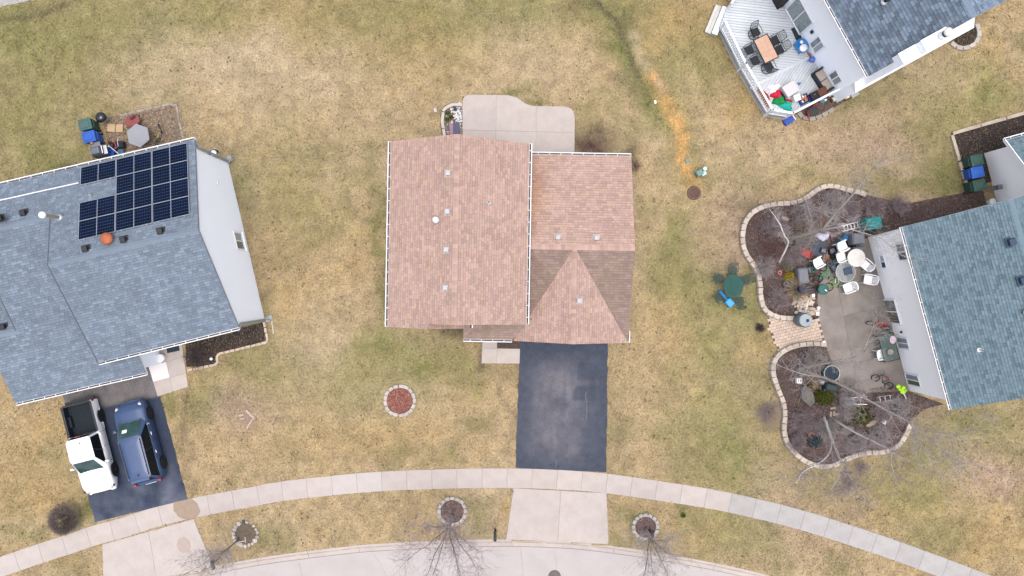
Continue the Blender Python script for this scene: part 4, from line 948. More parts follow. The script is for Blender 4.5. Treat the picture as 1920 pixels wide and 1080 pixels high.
rwin((1679,630),(1708,656), glass=SCREENM, glass2=BLIND, sill=False); rwin((1697,698),(1729,727), glass=SCREENM, glass2=mat('pane_green_reflection', (.10,.16,.08),(.07,.11,.06),2,.1,spec=.7), sill=False)  # green reflection put into the last pane's colour
l_ = FR.hit(1693,622,wp); MB().lathe([(.05,-.1),(.07,0),(.03,.08)], (20.8,l_[1],l_[2]), 10).build('wall_lamp', BLACK, hr)
for q in ((1680,524),(1691,561)):
    l_ = FR.hit(*q, wp); MB().box((20.885,l_[1],l_[2]), (.02,.14,.14)).build('wall_vent', WHITE, hr)
pR = lambda u, v, z: z-(re+s3*(u-ue))
NAVY = mat('navy_vent', (.03,.06,.11), (.02,.04,.08), 5, .5)
for q in ((1895,454),(1916,526)): box_vent(hr, FR.hit(*q, pR), 0, NAVY, s=.36, h=.14)
pipe(hr, FR.hit(1835,656,pR), .06, .35, mat('pvc', (.75,.75,.74)), boot=WHITE)
pipe(hr, FR.hit(1925,586,pR), .10, .3, mat('tan_pipe', (.42,.33,.22)), .14)
# side wing
wz = 2.8; wsl = .59
roof_plane(hr, [(28.25,.72,wz),(33,.72,wz),(33,-2.6,wz+wsl*3.32),(28.25,-2.6,wz+wsl*3.32)], TEAL, tt, tab=(.20,.30))
gutter(hr, (28.25,.72,wz-.02), (33,.72,wz-.02), (0,1,0))
siding(hr, (28.75,.35), (28.75,-5.5), [(0,0),(5.85,0),(5.85,4.6),(3.0,4.6),(0,2.75)], SID_B, (-1,0))
siding(hr, (33,.35), (28.75,.35), [(0,0),(4.25,0),(4.25,2.8),(0,2.8)], SID_B, (0,1))
MB().box((28.3,-.95,wz+.9), (.06,3.9,.2), rx=-math.atan(wsl)).build('rake_board', WHITE, hr)

# ---------------------------------------------------------------- top-right house, slate-blue shingles
FT = Fr((0, 0), 28.8)
ht_ = T('house', 'top right house with dark slate shingle roof and white chimney chase', 'house', (0,0,0), FT.a)
SLATE = shingle_mat('slate_shingle', (.134,.172,.222)); td = tone_dark
eu, tu, eh, th, tv = 21.33, 26.0, 5.5, 7.8, .70; s4 = (th-eh)/(tu-eu)
roof_plane(ht_, [(eu,tv,eh),(tu,tv,th),(tu,12,th),(eu,12,eh)], SLATE, td, expo=.165, tab=(.22,.30))
roof_plane(ht_, [(tu,tv,th),(31,tv,eh),(31,12,eh),(tu,12,th)], SLATE, lambda: tuple(x*1.35 for x in td()), expo=.165, tab=(.22,.30))  # far slope lightened in colour as the sunlit side
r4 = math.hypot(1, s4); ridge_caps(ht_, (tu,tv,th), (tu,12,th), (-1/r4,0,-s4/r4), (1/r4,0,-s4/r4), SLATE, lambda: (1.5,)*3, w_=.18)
gutter(ht_, (eu,tv,eh-.02), (eu,12,eh-.02), (-1,0,0))
siding(ht_, (21.65,12), (21.65,.86), [(0,0),(11.14,0),(11.14,5.5),(0,5.5)], SID_W, (-1,0))
siding(ht_, (21.65,.86), (30.7,.86), [(0,0),(9.05,0),(9.05,5.6),(4.35,7.6),(0,5.6)], SID_W, (0,-1))
# shallow full-length bump-out with a sloping white cap, and the chimney chase
siding(ht_, (21.9,.36), (29.3,.36), [(0,0),(7.4,0),(7.4,2.5),(0,2.5)], SID_W, (0,-1)); siding(ht_, (21.9,.86), (21.9,.36), [(0,0),(.5,0),(.5,2.5),(0,2.5)], SID_W, (-1,0))
mb = MB(); mb.add([(21.85,.30,2.5),(29.35,.30,2.5),(29.35,.84,3.0),(21.85,.84,3.0),(21.85,.30,2.44),(29.35,.30,2.44),(29.35,.84,2.44),(21.85,.84,2.44)], [(0,1,2,3),(4,5,1,0),(5,6,2,1),(7,4,0,3),(7,6,5,4)]); mb.build('bump_out_cap', WHITE, ht_)
ch = T('chimney_chase', None, None); ch.parent = ht_
MB().box((24.33,.68,3.60), (1.69,.56,7.2)).build('chase_box', SID_W, ch); MB().box((22.98,.68,3.35), (1.0,.52,6.7)).build('chase_shoulder', SID_W, ch)
MB().box((24.33,.68,7.23), (1.75,.62,.06)).build('chase_cap', WHITE, ch, bev=.01); MB().box((22.97,.68,6.73), (1.0,.58,.06)).build('shoulder_cap', WHITE, ch, bev=.01)
MB().lathe([(.20,7.25),(.20,7.6)], (24.45,.68,0), 18).build('flue_base', WHITE, ch, smooth=True); MB().lathe([(.165,7.6),(.165,7.82)], (24.45,.68,0), 18).build('flue_screen', BLACK, ch)
MB().lathe([(.19,7.82),(.23,7.86),(.22,7.93),(.10,7.98)], (24.45,.68,0), 20).build('flue_cap', mat('flue_cap', (.72,.70,.67)), ch, smooth=True)
tw = lambda u, v, z: u-21.65
def twin(pa, pb, **k):
    a, b = FT.hit(*pa, tw), FT.hit(*pb, tw); window(ht_, (21.645,(a[1]+b[1])/2), (-1,0), (a[2]+b[2])/2, abs(a[1]-b[1]), abs(a[2]-b[2]), vert=True, **k)
VB = mat('vertical_blind', (.36,.43,.44),(.17,.21,.22),9,.2,spec=.6); GP = mat('grey_pane', (.22,.25,.29),(.15,.17,.2),2,.15,spec=.6)
va, vb_ = FT.hit(1474,16,tw)[1], FT.hit(1502,64.6,tw)[1]; window(ht_, (21.645,(va+vb_)/2), (-1,0), 1.68, va-vb_, 2.05, vert=True, glass=VB, sill=False, deep=.08)
twin((1518,80.7),(1548.6,87), glass=GP, glass2=BLIND, sill=False); twin((1553.5,139),(1581.6,152), glass=GP, glass2=BLIND, sill=False)
l_ = FT.hit(1524,59,tw); MB().box((21.6,l_[1],l_[2]), (.12,.18,.26)).build('wall_lamp', BLACK, ht_, bev=.02)
pT = lambda u, v, z: z-(eh+s4*(u-eu))
pipe(ht_, FT.hit(1657,4,pT), .09, .35, BLACK, .14)
# ================================================================ DECK OF THE TOP-RIGHT HOUSE
DECK = mat('deck_board', (.575,.615,.65), (.50,.535,.57), 3, .75, .3, var=.07, fine=.08)
BLKM = mat('black_metal', (.02,.022,.026), (.012,.013,.016), 8, .4, metal=.3)
BLKF = mat('black_fabric', (.028,.03,.038), (.018,.02,.026), 12, .85)
def lp(name, base, px_poly, h): return [((x-base[0]), (y-base[1])) for x, y in px(px_poly, h)]
DZ = .6
dk = T('deck', 'grey plank deck with white railing behind the slate-roofed house', 'deck', (*W2(1440, 110, DZ), 0)); DO = dk.location
DECK_UP = [(1380,-12),(1362,17),(1349,52),(1409,164.5),(1517,107),(1478,20),(1460,-20)]
DECK_LO = [(1409,165.5),(1438.5,214),(1475.7,220),(1576.5,168),(1557,138),(1517.5,108)]
def boards(poly, ang, pitch=.155):
    q = lp('', DO, poly, DZ); ca, sa = math.cos(ang), math.sin(ang); cs_ = [p[0]*-sa+p[1]*ca for p in q]; t = min(cs_)
    while t < max(cs_):
        r = [(x*ca-y*sa, x*sa+y*ca) for x, y in ((-9,t),(9,t),(9,t+pitch-.018),(-9,t+pitch-.018))]; c = clip_convex(r, q)
        if len(c) > 2:
            cx = sum(p[0] for p in c)/len(c); cy = sum(p[1] for p in c)/len(c)
            MB().prism([(p[0]-cx, p[1]-cy) for p in c], DZ-.04, DZ+random.uniform(-.002,.002), inset=0).build('deck_board', DECK, dk, loc=(cx, cy, 0))
        t += pitch
boards(DECK_UP, rad(-6.5)); boards(DECK_LO, rad(57))
a, b = W2(1407,165.5,DZ), W2(1518,107,DZ); an_ = math.atan2(b[1]-a[1], b[0]-a[0])
MB().box((0,0,DZ+.004), (math.hypot(b[0]-a[0],b[1]-a[1]),.13,.02)).build('border_board', DECK, dk, loc=((a[0]+b[0])/2-DO.x,(a[1]+b[1])/2-DO.y,0), rz=an_)
MB().prism(lp('', DO, DECK_UP, DZ), DZ-.12, DZ-.05).prism(lp('', DO, DECK_LO, DZ), DZ-.125, DZ-.051).build('joists', mat('deck_gap', (.24,.25,.27), (.18,.19,.2), 4, .9), dk)
RAILW = mat('vinyl_rail', (.74,.76,.78), (.68,.70,.72), 4, .45)
bal = MB(); bal.box((0,0,.46), (.035,.035,.86)); BALM = bal.mesh('baluster'); BALM.materials.append(RAILW)
LAT = mat('lattice_skirt', (.62,.63,.64), (.5,.51,.52), 5, .7)
def rail(p0, p1, skirt=True):
    """p0,p1: photo pixels of the deck-edge line at deck height"""
    a, b = W2(*p0, DZ), W2(*p1, DZ); a = (a[0]-DO.x, a[1]-DO.y); b = (b[0]-DO.x, b[1]-DO.y); L_ = math.hypot(b[0]-a[0], b[1]-a[1]); an_ = math.atan2(b[1]-a[1], b[0]-a[0]); c = ((a[0]+b[0])/2, (a[1]+b[1])/2)
    MB().box((0,0,DZ+.95), (L_+.10,.12,.05)).build('top_rail', RAILW, dk, loc=(*c,0), rz=an_, bev=.01); MB().box((0,0,DZ+.09), (L_,.06,.05)).build('bottom_rail', RAILW, dk, loc=(*c,0), rz=an_)
    for k in range(int(L_/.125)):
        t = (k+.5)/int(L_/.125); bo = bpy.data.objects.new('baluster', BALM); COL.objects.link(bo); bo.parent = dk; bo.location = (a[0]+(b[0]-a[0])*t, a[1]+(b[1]-a[1])*t, DZ); bo.rotation_euler.z = an_
    for e in (a, b): MB().box((0,0,(DZ+1.0)/2), (.10,.10,DZ+1.0)).box((0,0,DZ+1.02), (.13,.13,.04), top=.7).build('post', RAILW, dk, loc=(*e,0), rz=an_)
    if skirt:
        mb = MB(); n_ = int(L_/.11)
        for k in range(n_):
            x = -L_/2+.06+k*.11
            mb.box((x,-.004,.27), (.03,.012,.66), ry=.55); mb.box((x,.01,.27), (.03,.012,.66), ry=-.55)
        mb.box((0,0,.02), (L_,.04,.05)); mb.box((0,0,DZ-.06), (L_,.05,.14)); s = mb.build('lattice', LAT, dk, loc=(c[0],c[1],0), rz=an_); s['kind'] = 'stuff'
rail((1352,52),(1389,128)); rail((1389,128),(1438.5,213)); rail((1438.5,213),(1475.7,219)); rail((1475.7,219),(1576,167)); rail((1398,-40),(1363,17), False)
# step box beside the deck
st = T('deck_step', 'pale plank step box at the left corner of the deck', 'step', (*W2(1346, 38, .3), 0), math.atan2(*(lambda a, b: (b[1]-a[1], b[0]-a[0]))(W2(1329,62,.3), W2(1351,8,.3))))
for k, (y, z) in enumerate(((.36,.2),(.17,.2),(-.03,.39),(-.19,.39))): MB().box((0,y,z), (1.72,.175,.035)).build('tread_board', mat('pale_plank', (.58,.57,.54), (.48,.47,.44), 3, .8, .2, var=.08) if z < .3 else RAILW, st, bev=.006)
MB().box((0,.265,.09), (1.68,.34,.18)).box((0,-.1,.18), (1.68,.34,.36)).build('riser', mat('pale_plank', (.58,.57,.54)), st)

# tiled table with six lattice chairs
tc_ = W2(1436.3, 91.3, DZ+.72); ta = math.atan2(44.8, -22.4)
tb_ = T('patio_table', 'tan tile-topped rectangular table with black frame on the deck', 'table', (*tc_, DZ), ta)
TL, TW = 1.52, .90
mb = MB(); mb.box((0,0,.695), (TL,TW,.03)); 
for s in (-1, 1): mb.box((s*(TL/2-.018),0,.72), (.036,TW,.03)); mb.box((0,s*(TW/2-.018),.719), (TL-.07,.036,.028))
mb.build('frame', BLKM, tb_)
TILE = mat('table_tile', (.56,.36,.255), (.50,.31,.215), 3, .6, var=.04)
for i in range(5):
    for j in range(3): MB().box((-TL/2+.05+(i+.5)*(TL-.1)/5, -TW/2+.05+(j+.5)*(TW-.1)/3, .722), ((TL-.1)/5-.006,(TW-.1)/3-.006,.022)).build('tile', TILE, tb_)
for x in (-1,1):
    for y in (-1,1): MB().tube([(x*.62,y*.34,.69),(x*.68,y*.38,0)], .025, 6).build('leg', BLKM, tb_)
def lattice_chair(label, p, rz, swivel=False):
    r = T('lattice_chair', label, 'chair', p, rz, 'black chairs at the tiled table')   # faces +x
    MB().box((0,0,.43), (.46,.48,.07), top=.94).build('seat', BLKF, r, bev=.02)
    mb = MB(); bx = lambda z: -.24-.22*(z-.45)/.55
    for s in (-1,1): mb.tube([(bx(.42),s*.24,.42),(bx(.75),s*.25,.75),(bx(.98),s*.22,.98)], .016, 5)
    mb.tube([(bx(.98),-.22,.98),(bx(1.02)-.01,0,1.02),(bx(.98),.22,.98)], .016, 5); mb.tube([(bx(.5),-.24,.5),(bx(.5),.24,.5)], .012, 5); mb.build('back_frame', BLKM, r)
    mb = MB()
    for k in range(-3, 4):
        for s in (-1, 1):
            y0, y1 = k*.12-.12*s*1.6, k*.12+.12*s*1.6; z0, z1 = .5, .97
            if y0 < -.23 or y0 > .23: t = ((-.23 if y0 < 0 else .23)-y0)/(y1-y0); z0 = z0+(z1-z0)*t; y0 = -.23 if y0 < 0 else .23
            if y1 < -.23 or y1 > .23: t = ((-.23 if y1 < 0 else .23)-y0)/(y1-y0); z1 = z0+(z1-z0)*t; y1 = -.23 if y1 < 0 else .23
            if z1 > z0+.03: mb.tube([(bx(z0),y0,z0),(bx(z1),y1,z1)], .009, 4)
    lt = mb.build('back_lattice', BLKM, r); lt['kind'] = 'stuff'
    for s in (-1,1): MB().tube([(-.26,s*.27,.66),(0,s*.29,.67),(.24,s*.28,.64),(.26,s*.27,.42)], .018, 5).build('armrest', BLKM, r)
    if swivel: MB().ring((0,0,.03), .30, .018, 18, 5).tube([(0,0,.03),(0,0,.40)], .03, 6).box((0,0,.03), (.6,.03,.02)).box((0,0,.03), (.03,.6,.021)).build('swivel_base', BLKM, r)
    else:
        for x in (-1,1):
            for y in (-1,1): MB().tube([(x*.2,y*.23,.41),(x*.24,y*.26,0)], .015, 5).build('leg', BLKM, r)
    return r
for lab, q, rz, sw_ in (('black swivel chair at the far end of the tiled table', (1417,60), ta-math.pi, True), ('black lattice chair on the house side nearest the door', (1453,75), ta+math.pi/2, False), ('black lattice chair on the house side nearest the toys', (1461.5,92.5), ta+math.pi/2, False),
    ('black chair on the railing side nearest the step', (1405,93), ta-math.pi/2, False), ('black chair on the railing side nearest the pale storage box', (1416,113), ta-math.pi/2, False), ('black swivel chair at the near end of the tiled table', (1442,125), ta, True)):
    lattice_chair(lab, (*W2(*q, DZ+.45), DZ), rz+math.pi*0, sw_)
def simple(name, label, cat, mb, m, loc, rz=0, bev=0, smooth=False, group=None):
    o = mb.build(name, m, None, smooth=smooth, bev=bev, loc=loc, rz=rz); tag(o, label, cat, group); return o
def pxang(a, b): return math.atan2(-(b[1]-a[1]), b[0]-a[0])
MATC = mat('rubber_mat', (.035,.05,.06), (.02,.03,.038), 9, .9, .3, fine=.3)
simple('door_mat', 'black doormat on the deck by the sliding door', 'mat', MB().box((0,0,.012), (.95,.58,.02)), MATC, (*W2(1498,64,DZ), DZ), pxang((1484,45),(1500,78)), .004)
gr = T('smoker_grill', 'dark covered grill at the top edge of the deck', 'grill', (*W2(1462,4,DZ), DZ), rad(28.8))
MB().box((0,0,.45), (.66,.60,.9), top=.96).build('cover', mat('dark_cover', (.035,.03,.035), (.02,.018,.02), 6, .85), gr, bev=.05); MB().box((0,0,.02), (.7,.64,.04)).build('base', BLKM, gr)
# water-play toy, watering can
BLUE = mat('toy_blue', (.02,.24,.60), (.015,.19,.5), 6, .4); WPL = mat('white_plastic', (.80,.80,.80), (.74,.74,.74), 6, .45); ROY = mat('royal_blue', (.012,.075,.42), (.01,.05,.32), 6, .45)
wt = T('water_play_table', 'blue and white toddler water play table on the deck', 'toy', (*W2(1503,86,DZ+.3), DZ), rad(-60))
MB().lathe([(.30,.28),(.36,.32),(.36,.40),(.30,.40),(.28,.34)], n=20, sx=1.15).build('basin', BLUE, wt, smooth=True); MB().lathe([(.05,.30),(.24,.36),(.24,.37),(.05,.375)], (.16,0,.03), 16, sx=.9).build('white_tray', WPL, wt, smooth=True); MB().lathe([(.09,.40),(.10,.46),(.05,.50)], (-.18,.04,0), 12).build('spout_cap', WPL, wt, smooth=True)
for x, y in ((-.3,-.22),(.3,-.22),(-.3,.22),(.3,.22)): MB().tube([(x*.8,y,.3),(x,y*1.15,0)], .035, 6).build('leg', BLUE, wt)
wc = T('watering_can', 'periwinkle blue watering can on the deck by the wall', 'watering can', (*W2(1521,113,DZ), DZ), rad(200)); PERI = mat('periwinkle', (.13,.20,.66), (.10,.16,.55), 6, .45)
MB().lathe([(.14,0),(.16,.08),(.15,.24),(.11,.28)], n=16).build('body', PERI, wc, smooth=True); MB().tube([(.12,0,.06),(.30,0,.24),(.36,0,.28)], [.035,.022,.035], 8).build('spout', PERI, wc); MB().tube([(-.1,0,.26),(-.24,0,.25),(-.24,0,.1),(-.14,0,.08)], .016, 6).build('handle', PERI, wc)
simple('terracotta_pot', 'tiny orange pot between the play table and the watering can', 'pot', MB().lathe([(.05,0),(.08,.12),(.075,.12),(.06,.05)], n=12), mat('terracotta', (.48,.17,.08), (.4,.13,.06), 6, .8), (*W2(1517,104,DZ), DZ))
# loveseat with two tan cushions, brown-topped chest, black cabinet
ls = T('outdoor_loveseat', 'black wicker loveseat with two tan cushions against the white wall', 'sofa', (*W2(1545,150,DZ+.4), DZ), pxang((1530,133),(1551,166))+math.pi)
TAN = mat('tan_cushion', (.46,.39,.34), (.40,.335,.29), 8, .9, .2); WICK = mat('black_wicker', (.022,.03,.04), (.014,.018,.024), 20, .7, .5)
MB().box((0,0,.17), (1.25,.66,.34)).build('base', WICK, ls, bev=.02); MB().box((0,-.34,.52), (1.27,.13,.42)).build('backrest', WICK, ls, bev=.02); 
for s in (-1,1): MB().box((s*.66,-.03,.30), (.09,.66,.58)).build('armrest', WICK, ls, bev=.02); MB().box((s*.305,-.02,.40), (.58,.50,.13)).build('cushion', TAN, ls, bev=.035)
bt = T('side_cabinet', 'black cabinet with a reddish-brown top beside the loveseat', 'cabinet', (*W2(1536,175,DZ+.5), DZ), pxang((1520,182),(1548,168))); RBR = mat('red_brown_wood', (.16,.055,.03), (.11,.035,.02), 6, .5)
MB().box((0,0,.26), (1.0,.45,.52)).build('carcass', BLKM, bt, bev=.01); MB().box((.20,0,.545), (.52,.46,.04)).build('top', RBR, bt, bev=.008); MB().tube([(-.28,.05,.52),(-.28,.05,.58)], .02, 6).build('knob', GALV, bt)
sb_ = T('storage_box', 'pale grey storage box with rounded lid on the deck', 'box', (*W2(1483,166,DZ+.5), DZ), pxang((1466,166),(1490,151)))
PG = mat('pale_resin', (.60,.58,.585), (.55,.53,.535), 4, .6); MB().box((0,0,.22), (.78,.66,.44), top=1.04).build('body', PG, sb_, bev=.03); MB().box((0,0,.48), (.84,.72,.09), top=.95).build('lid', PG, sb_, bev=.03)
simple('toy_block', 'small light blue toy behind the pale storage box', 'toy', MB().box((0,0,.08), (.16,.12,.16), top=.7), BLUE, (*W2(1498,157,DZ), DZ), .4, .02)
simple('shallow_tray', 'small white square tray between the storage box and the toy basket', 'tray', MB().box((0,0,.2), (.36,.34,.4)).box((0,0,.415), (.38,.36,.03)), WPL, (*W2(1495,183,DZ+.4), DZ), .35, .01)
tbk = T('toy_basket', 'blue basket full of colourful toys at the deck railing', 'basket', (*W2(1508.5,185.5,DZ+.3), DZ), pxang((1500,190),(1516,181)))
mb = MB()
for s in (-1,1): mb.box((s*.26,0,.16), (.03,.52,.32)); mb.box((0,s*.245,.16), (.49,.03,.32))
mb.box((0,0,.02), (.5,.48,.04)); mb.build('basket', ROY, tbk)
TOYC = [mat('toy_red', (.5,.03,.03)), mat('toy_yellow', (.65,.42,.02)), mat('toy_lime', (.25,.45,.04)), mat('toy_orange', (.6,.18,.02)), mat('toy_pink', (.55,.08,.25)), WPL]
for k in range(20): MB().box((0,0,0), (.11,.08,.06), rz=random.random()*3, rx=random.random()).build('toy', TOYC[k % 6], tbk, loc=(random.uniform(-.18,.18), random.uniform(-.17,.17), .26+random.uniform(-.02,.06)))
# heap of deflated yard decorations: separate crumpled cloth pieces
def cloth(name, label, q, rx, ry, m, h=.22, rot=0, z0=DZ, seed=0, cat='cloth'):
    R = random.Random(seed); n_ = 18; m_ = 7; mb = MB(); vs = [(0,0,h)]
    for j in range(1, m_+1):
        for k in range(n_):
            a = 2*math.pi*k/n_; t = j/m_; rr = t*(1+.22*math.sin(3*a+seed)+.12*math.sin(7*a+seed*2)); z = h*(1-t**2)*(.7+.5*R.random())+.012; vs.append((rx*rr*math.cos(a), ry*rr*math.sin(a), max(.01, z)))
    fs = [(0,1+k,1+(k+1)%n_) for k in range(n_)]+[(1+(j-1)*n_+k, 1+j*n_+k, 1+j*n_+(k+1)%n_, 1+(j-1)*n_+(k+1)%n_) for j in range(1, m_) for k in range(n_)]
    mb.add(vs, fs); return simple(name, label, cat, mb, m, (*W2(*q, z0), z0), rot, smooth=True)
CL = lambda n_, c: mat(n_, c, tuple(x*.8 for x in c), 5, .75)
cloth('inflatable_fabric', 'crumpled white fabric at the corner of the deck heap', (1451,166), .42, .30, CL('white_fabric', (.74,.76,.84)), .28, .3, seed=1)
cloth('inflatable_fabric', 'crumpled bright red fabric in the deck heap', (1456,178), .36, .30, CL('red_fabric', (.60,.018,.06)), .3, -.7, seed=2)
cloth('inflatable_fabric', 'crumpled green fabric in the deck heap', (1461,190), .38, .30, CL('green_fabric', (.012,.30,.075)), .38, -.3, seed=3)
cloth('inflatable_fabric', 'crumpled turquoise fabric at the railing end of the heap', (1474,199), .40, .28, CL('teal_fabric', (.02,.46,.38)), .32, -.3, seed=4)
cloth('inflatable_fabric', 'small crumpled red fabric beside the white tray', (1479,190), .20, .13, CL('red_fabric', (.60,.018,.06)), .18, -.5, seed=5)
cloth('inflatable_fabric', 'crumpled black fabric strip beside the storage box', (1468,179), .14, .30, CL('black_cloth', (.02,.02,.035)), .2, .4, seed=6)
cloth('inflatable_fabric', 'crumpled brown and red fabric against the railing balusters', (1433,182), .20, .62, CL('rust_fabric', (.42,.10,.05)), .45, .52, seed=8)
# on the ground around the deck
rb = T('recycling_bin', 'blue plastic bin with white handle lying outside the deck corner', 'bin', (*W2(1479,226,.15), 0), pxang((1468,232),(1490,217)))
MB().box((0,0,.15), (.62,.34,.3), top=1.06).build('tub', ROY, rb, bev=.03); MB().box((.30,0,.29), (.05,.36,.04)).build('handle', WPL, rb)
WHB = T('toy_wheelbarrow', 'red and black toy wheelbarrow in the bed by the deck', 'wheelbarrow', (*W2(1521,211,0), .03), .5); RED = mat('paint_red', (.42,.025,.03), (.34,.02,.025), 6, .45)
MB().box((0,0,.2), (.5,.36,.18), top=1.25).build('tray', BLACK, WHB, bev=.02); MB().tube([(-.25,.22,.2),(.75,.26,.3)], .02, 6).build('handle', RED, WHB); MB().box((-.32,-.02,.22), (.06,.55,.06), rz=-.2).build('front_bar', RED, WHB); MB().ring((-.38,0,.1), .09, .03, 14, 6, M=Matrix.Rotation(math.pi/2,3,'X')).build('wheel', BLACK, WHB); MB().tube([(-.2,.15,.2),(-.35,0,.1)], .012, 5).tube([(.15,.15,.12),(.18,.16,0)], .012, 5).build('leg', RED, WHB)
jr = T('plastic_jar', 'white jar with green label and brown cap lying in the bed', 'jar', (*W2(1566,184,.1), .12), pxang((1558,189),(1578,176))); Mx = Matrix.Rotation(math.pi/2,3,'Y')
MB().lathe([(.13,-.22),(.14,-.18),(.14,.2),(.12,.24)], n=16, M=Mx).build('body', mat('jar_white', (.70,.76,.70)), jr, smooth=True); MB().lathe([(.145,.10),(.145,.19)], n=16, M=Mx).build('label_band', mat('jar_green', (.05,.35,.22)), jr); MB().lathe([(.12,-.32),(.12,-.2)], n=14, M=Mx).build('cap', mat('jar_brown', (.15,.05,.02)), jr)
dt = T('toy_digger', 'yellow and white toy digger in the bed by the house corner', 'toy', (*W2(1588,182,.1), .04), .5); YEL = mat('toy_yellow2', (.66,.40,.01), (.55,.33,.01), 6, .4)
MB().box((0,0,.1), (.36,.22,.12), top=.85).build('chassis', YEL, dt, bev=.02); MB().box((-.04,0,.22), (.16,.18,.14), top=.8).build('cab', WPL, dt, bev=.015); MB().tube([(.1,.05,.2),(.3,.18,.3),(.42,.2,.1)], .025, 6).build('arm', YEL, dt)
for s in (-1,1): MB().box((0,s*.13,.05), (.4,.07,.09)).build('track', BLACK, dt, bev=.02)
cp = T('toy_teapot', 'pale blue toy bucket in the bed under the railing', 'toy', (*W2(1541,190,.1), .03)); LBL = mat('pale_blue', (.18,.45,.62)); MB().lathe([(.10,0),(.13,.18),(.12,.18),(.09,.04)], n=14).build('bucket', LBL, cp, smooth=True); MB().box((.2,.08,.06), (.16,.12,.12), rz=.4).build('scoop', WPL, cp, bev=.02)
simple('bed_slab', 'pale grey slab leaning by the deck bed and house corner', 'slab', MB().box((0,0,.05), (.5,.62,.08), rx=.1), mat('pale_slab', (.42,.43,.42)), (*W2(1600,172,.05), .02), .5, .01)
# ================================================================ VEHICLES
PW = mat('white_paint', (.80,.80,.80), (.78,.78,.78), 2, .3, spec=.5, coat=.6); PB = mat('blue_paint', (.044,.080,.175), (.040,.072,.16), 2, .38, metal=.15, spec=.4, coat=.25)
TYRE = mat('tyre', (.012,.012,.013), (.02,.02,.02), 10, .85); RIM = mat('rim_dark', (.06,.065,.07), (.04,.045,.05), 6, .35, metal=.7); AUTOG = mat('auto_glass', (.010,.013,.016), (.006,.008,.010), 2, .06, spec=.12)
WSH = mat('windshield', (.045,.10,.095), (.02,.05,.05), 1.6, .06, spec=.5); TAIL = mat('tail_light', (.30,.012,.02), (.22,.01,.015), 6, .2, spec=.6); HEADL = mat('head_light', (.62,.64,.66), (.4,.42,.44), 9, .12, spec=.8)
LINER = mat('bed_liner', (.012,.02,.03), (.008,.013,.02), 10, .8, .4, fine=.3); CHR = mat('chrome', (.75,.76,.78), (.7,.71,.73), 4, .15, metal=1.0)
def body_loft(L_, W_, top, sill, wheels, wr, n=72, tuck=.9, endk=.16, zs=.62, flat=.03, crown=.03):
    """car lower body: top(x) height line, arches cut over wheels at x positions"""
    xs = np.linspace(-L_/2, L_/2, n); mb = MB(); secs = []
    for x in xs:
        e = max(0, (abs(x)-(L_/2-.75))/.75); w_ = W_/2*(1-endk*e**2.2)
        s = sill+.14*e**2
        for wx in wheels:
            d_ = abs(x-wx)
            if d_ < wr: s = max(s, .34+math.sqrt(wr*wr-d_*d_))
        t = top(x); s = min(s, t-.1); m_ = s+(t-s)*.45; sh = t-.10
        if m_ > sh-.03: m_ = (s+sh)/2
        half = [(w_*.95, s), (w_, m_), (w_*.975, sh), (w_*tuck, t-.02), (w_*.45, t+crown*.7), (0, t+crown)]
        secs.append([(x, y, z) for y, z in half]+[(x, -y, z) for y, z in half[-2::-1]])
    m2 = len(secs[0]); vs = [v for s_ in secs for v in s_]
    fs = [(i*m2+k, i*m2+k+1, (i+1)*m2+k+1, (i+1)*m2+k) for i in range(n-1) for k in range(m2-1)]
    fs += [tuple(range(m2)), tuple(range((n-1)*m2+m2-1, (n-1)*m2-1, -1))]
    mb.add(vs, fs); return mb
def wheel(parent, x, y, s, r=.34):
    w = T('wheel', None, None); w.parent = parent; w.location = (x, y, r); M_ = Matrix.Rotation(-math.pi/2*s,3,'X')
    MB().lathe([(r*.62,-.11),(r*.94,-.115),(r,-.08),(r,.08),(r*.94,.115),(r*.62,.11)], n=24, M=M_).build('tyre', TYRE, w, smooth=False)
    mb = MB(); mb.lathe([(r*.62,.06),(r*.62,.09),(r*.2,.10),(.04,.115)], n=24, M=M_); mb.build('rim', TYRE, w)
    mb = MB()
    for k in range(6):
        a = k*math.pi/3; p = M_ @ Vector((r*.32*math.cos(a), r*.32*math.sin(a), .112)); q = [M_ @ Vector((r*d_*math.cos(a)+o_*math.sin(a), r*d_*math.sin(a)-o_*math.cos(a), .115-.02*(d_ > .3))) for d_, o_ in ((.08,.025),(.6,.045),(.6,-.045),(.08,-.025))]; mb.quad(*q)
    sp = mb.build('spokes', RIM, w); sp['kind'] = 'stuff'
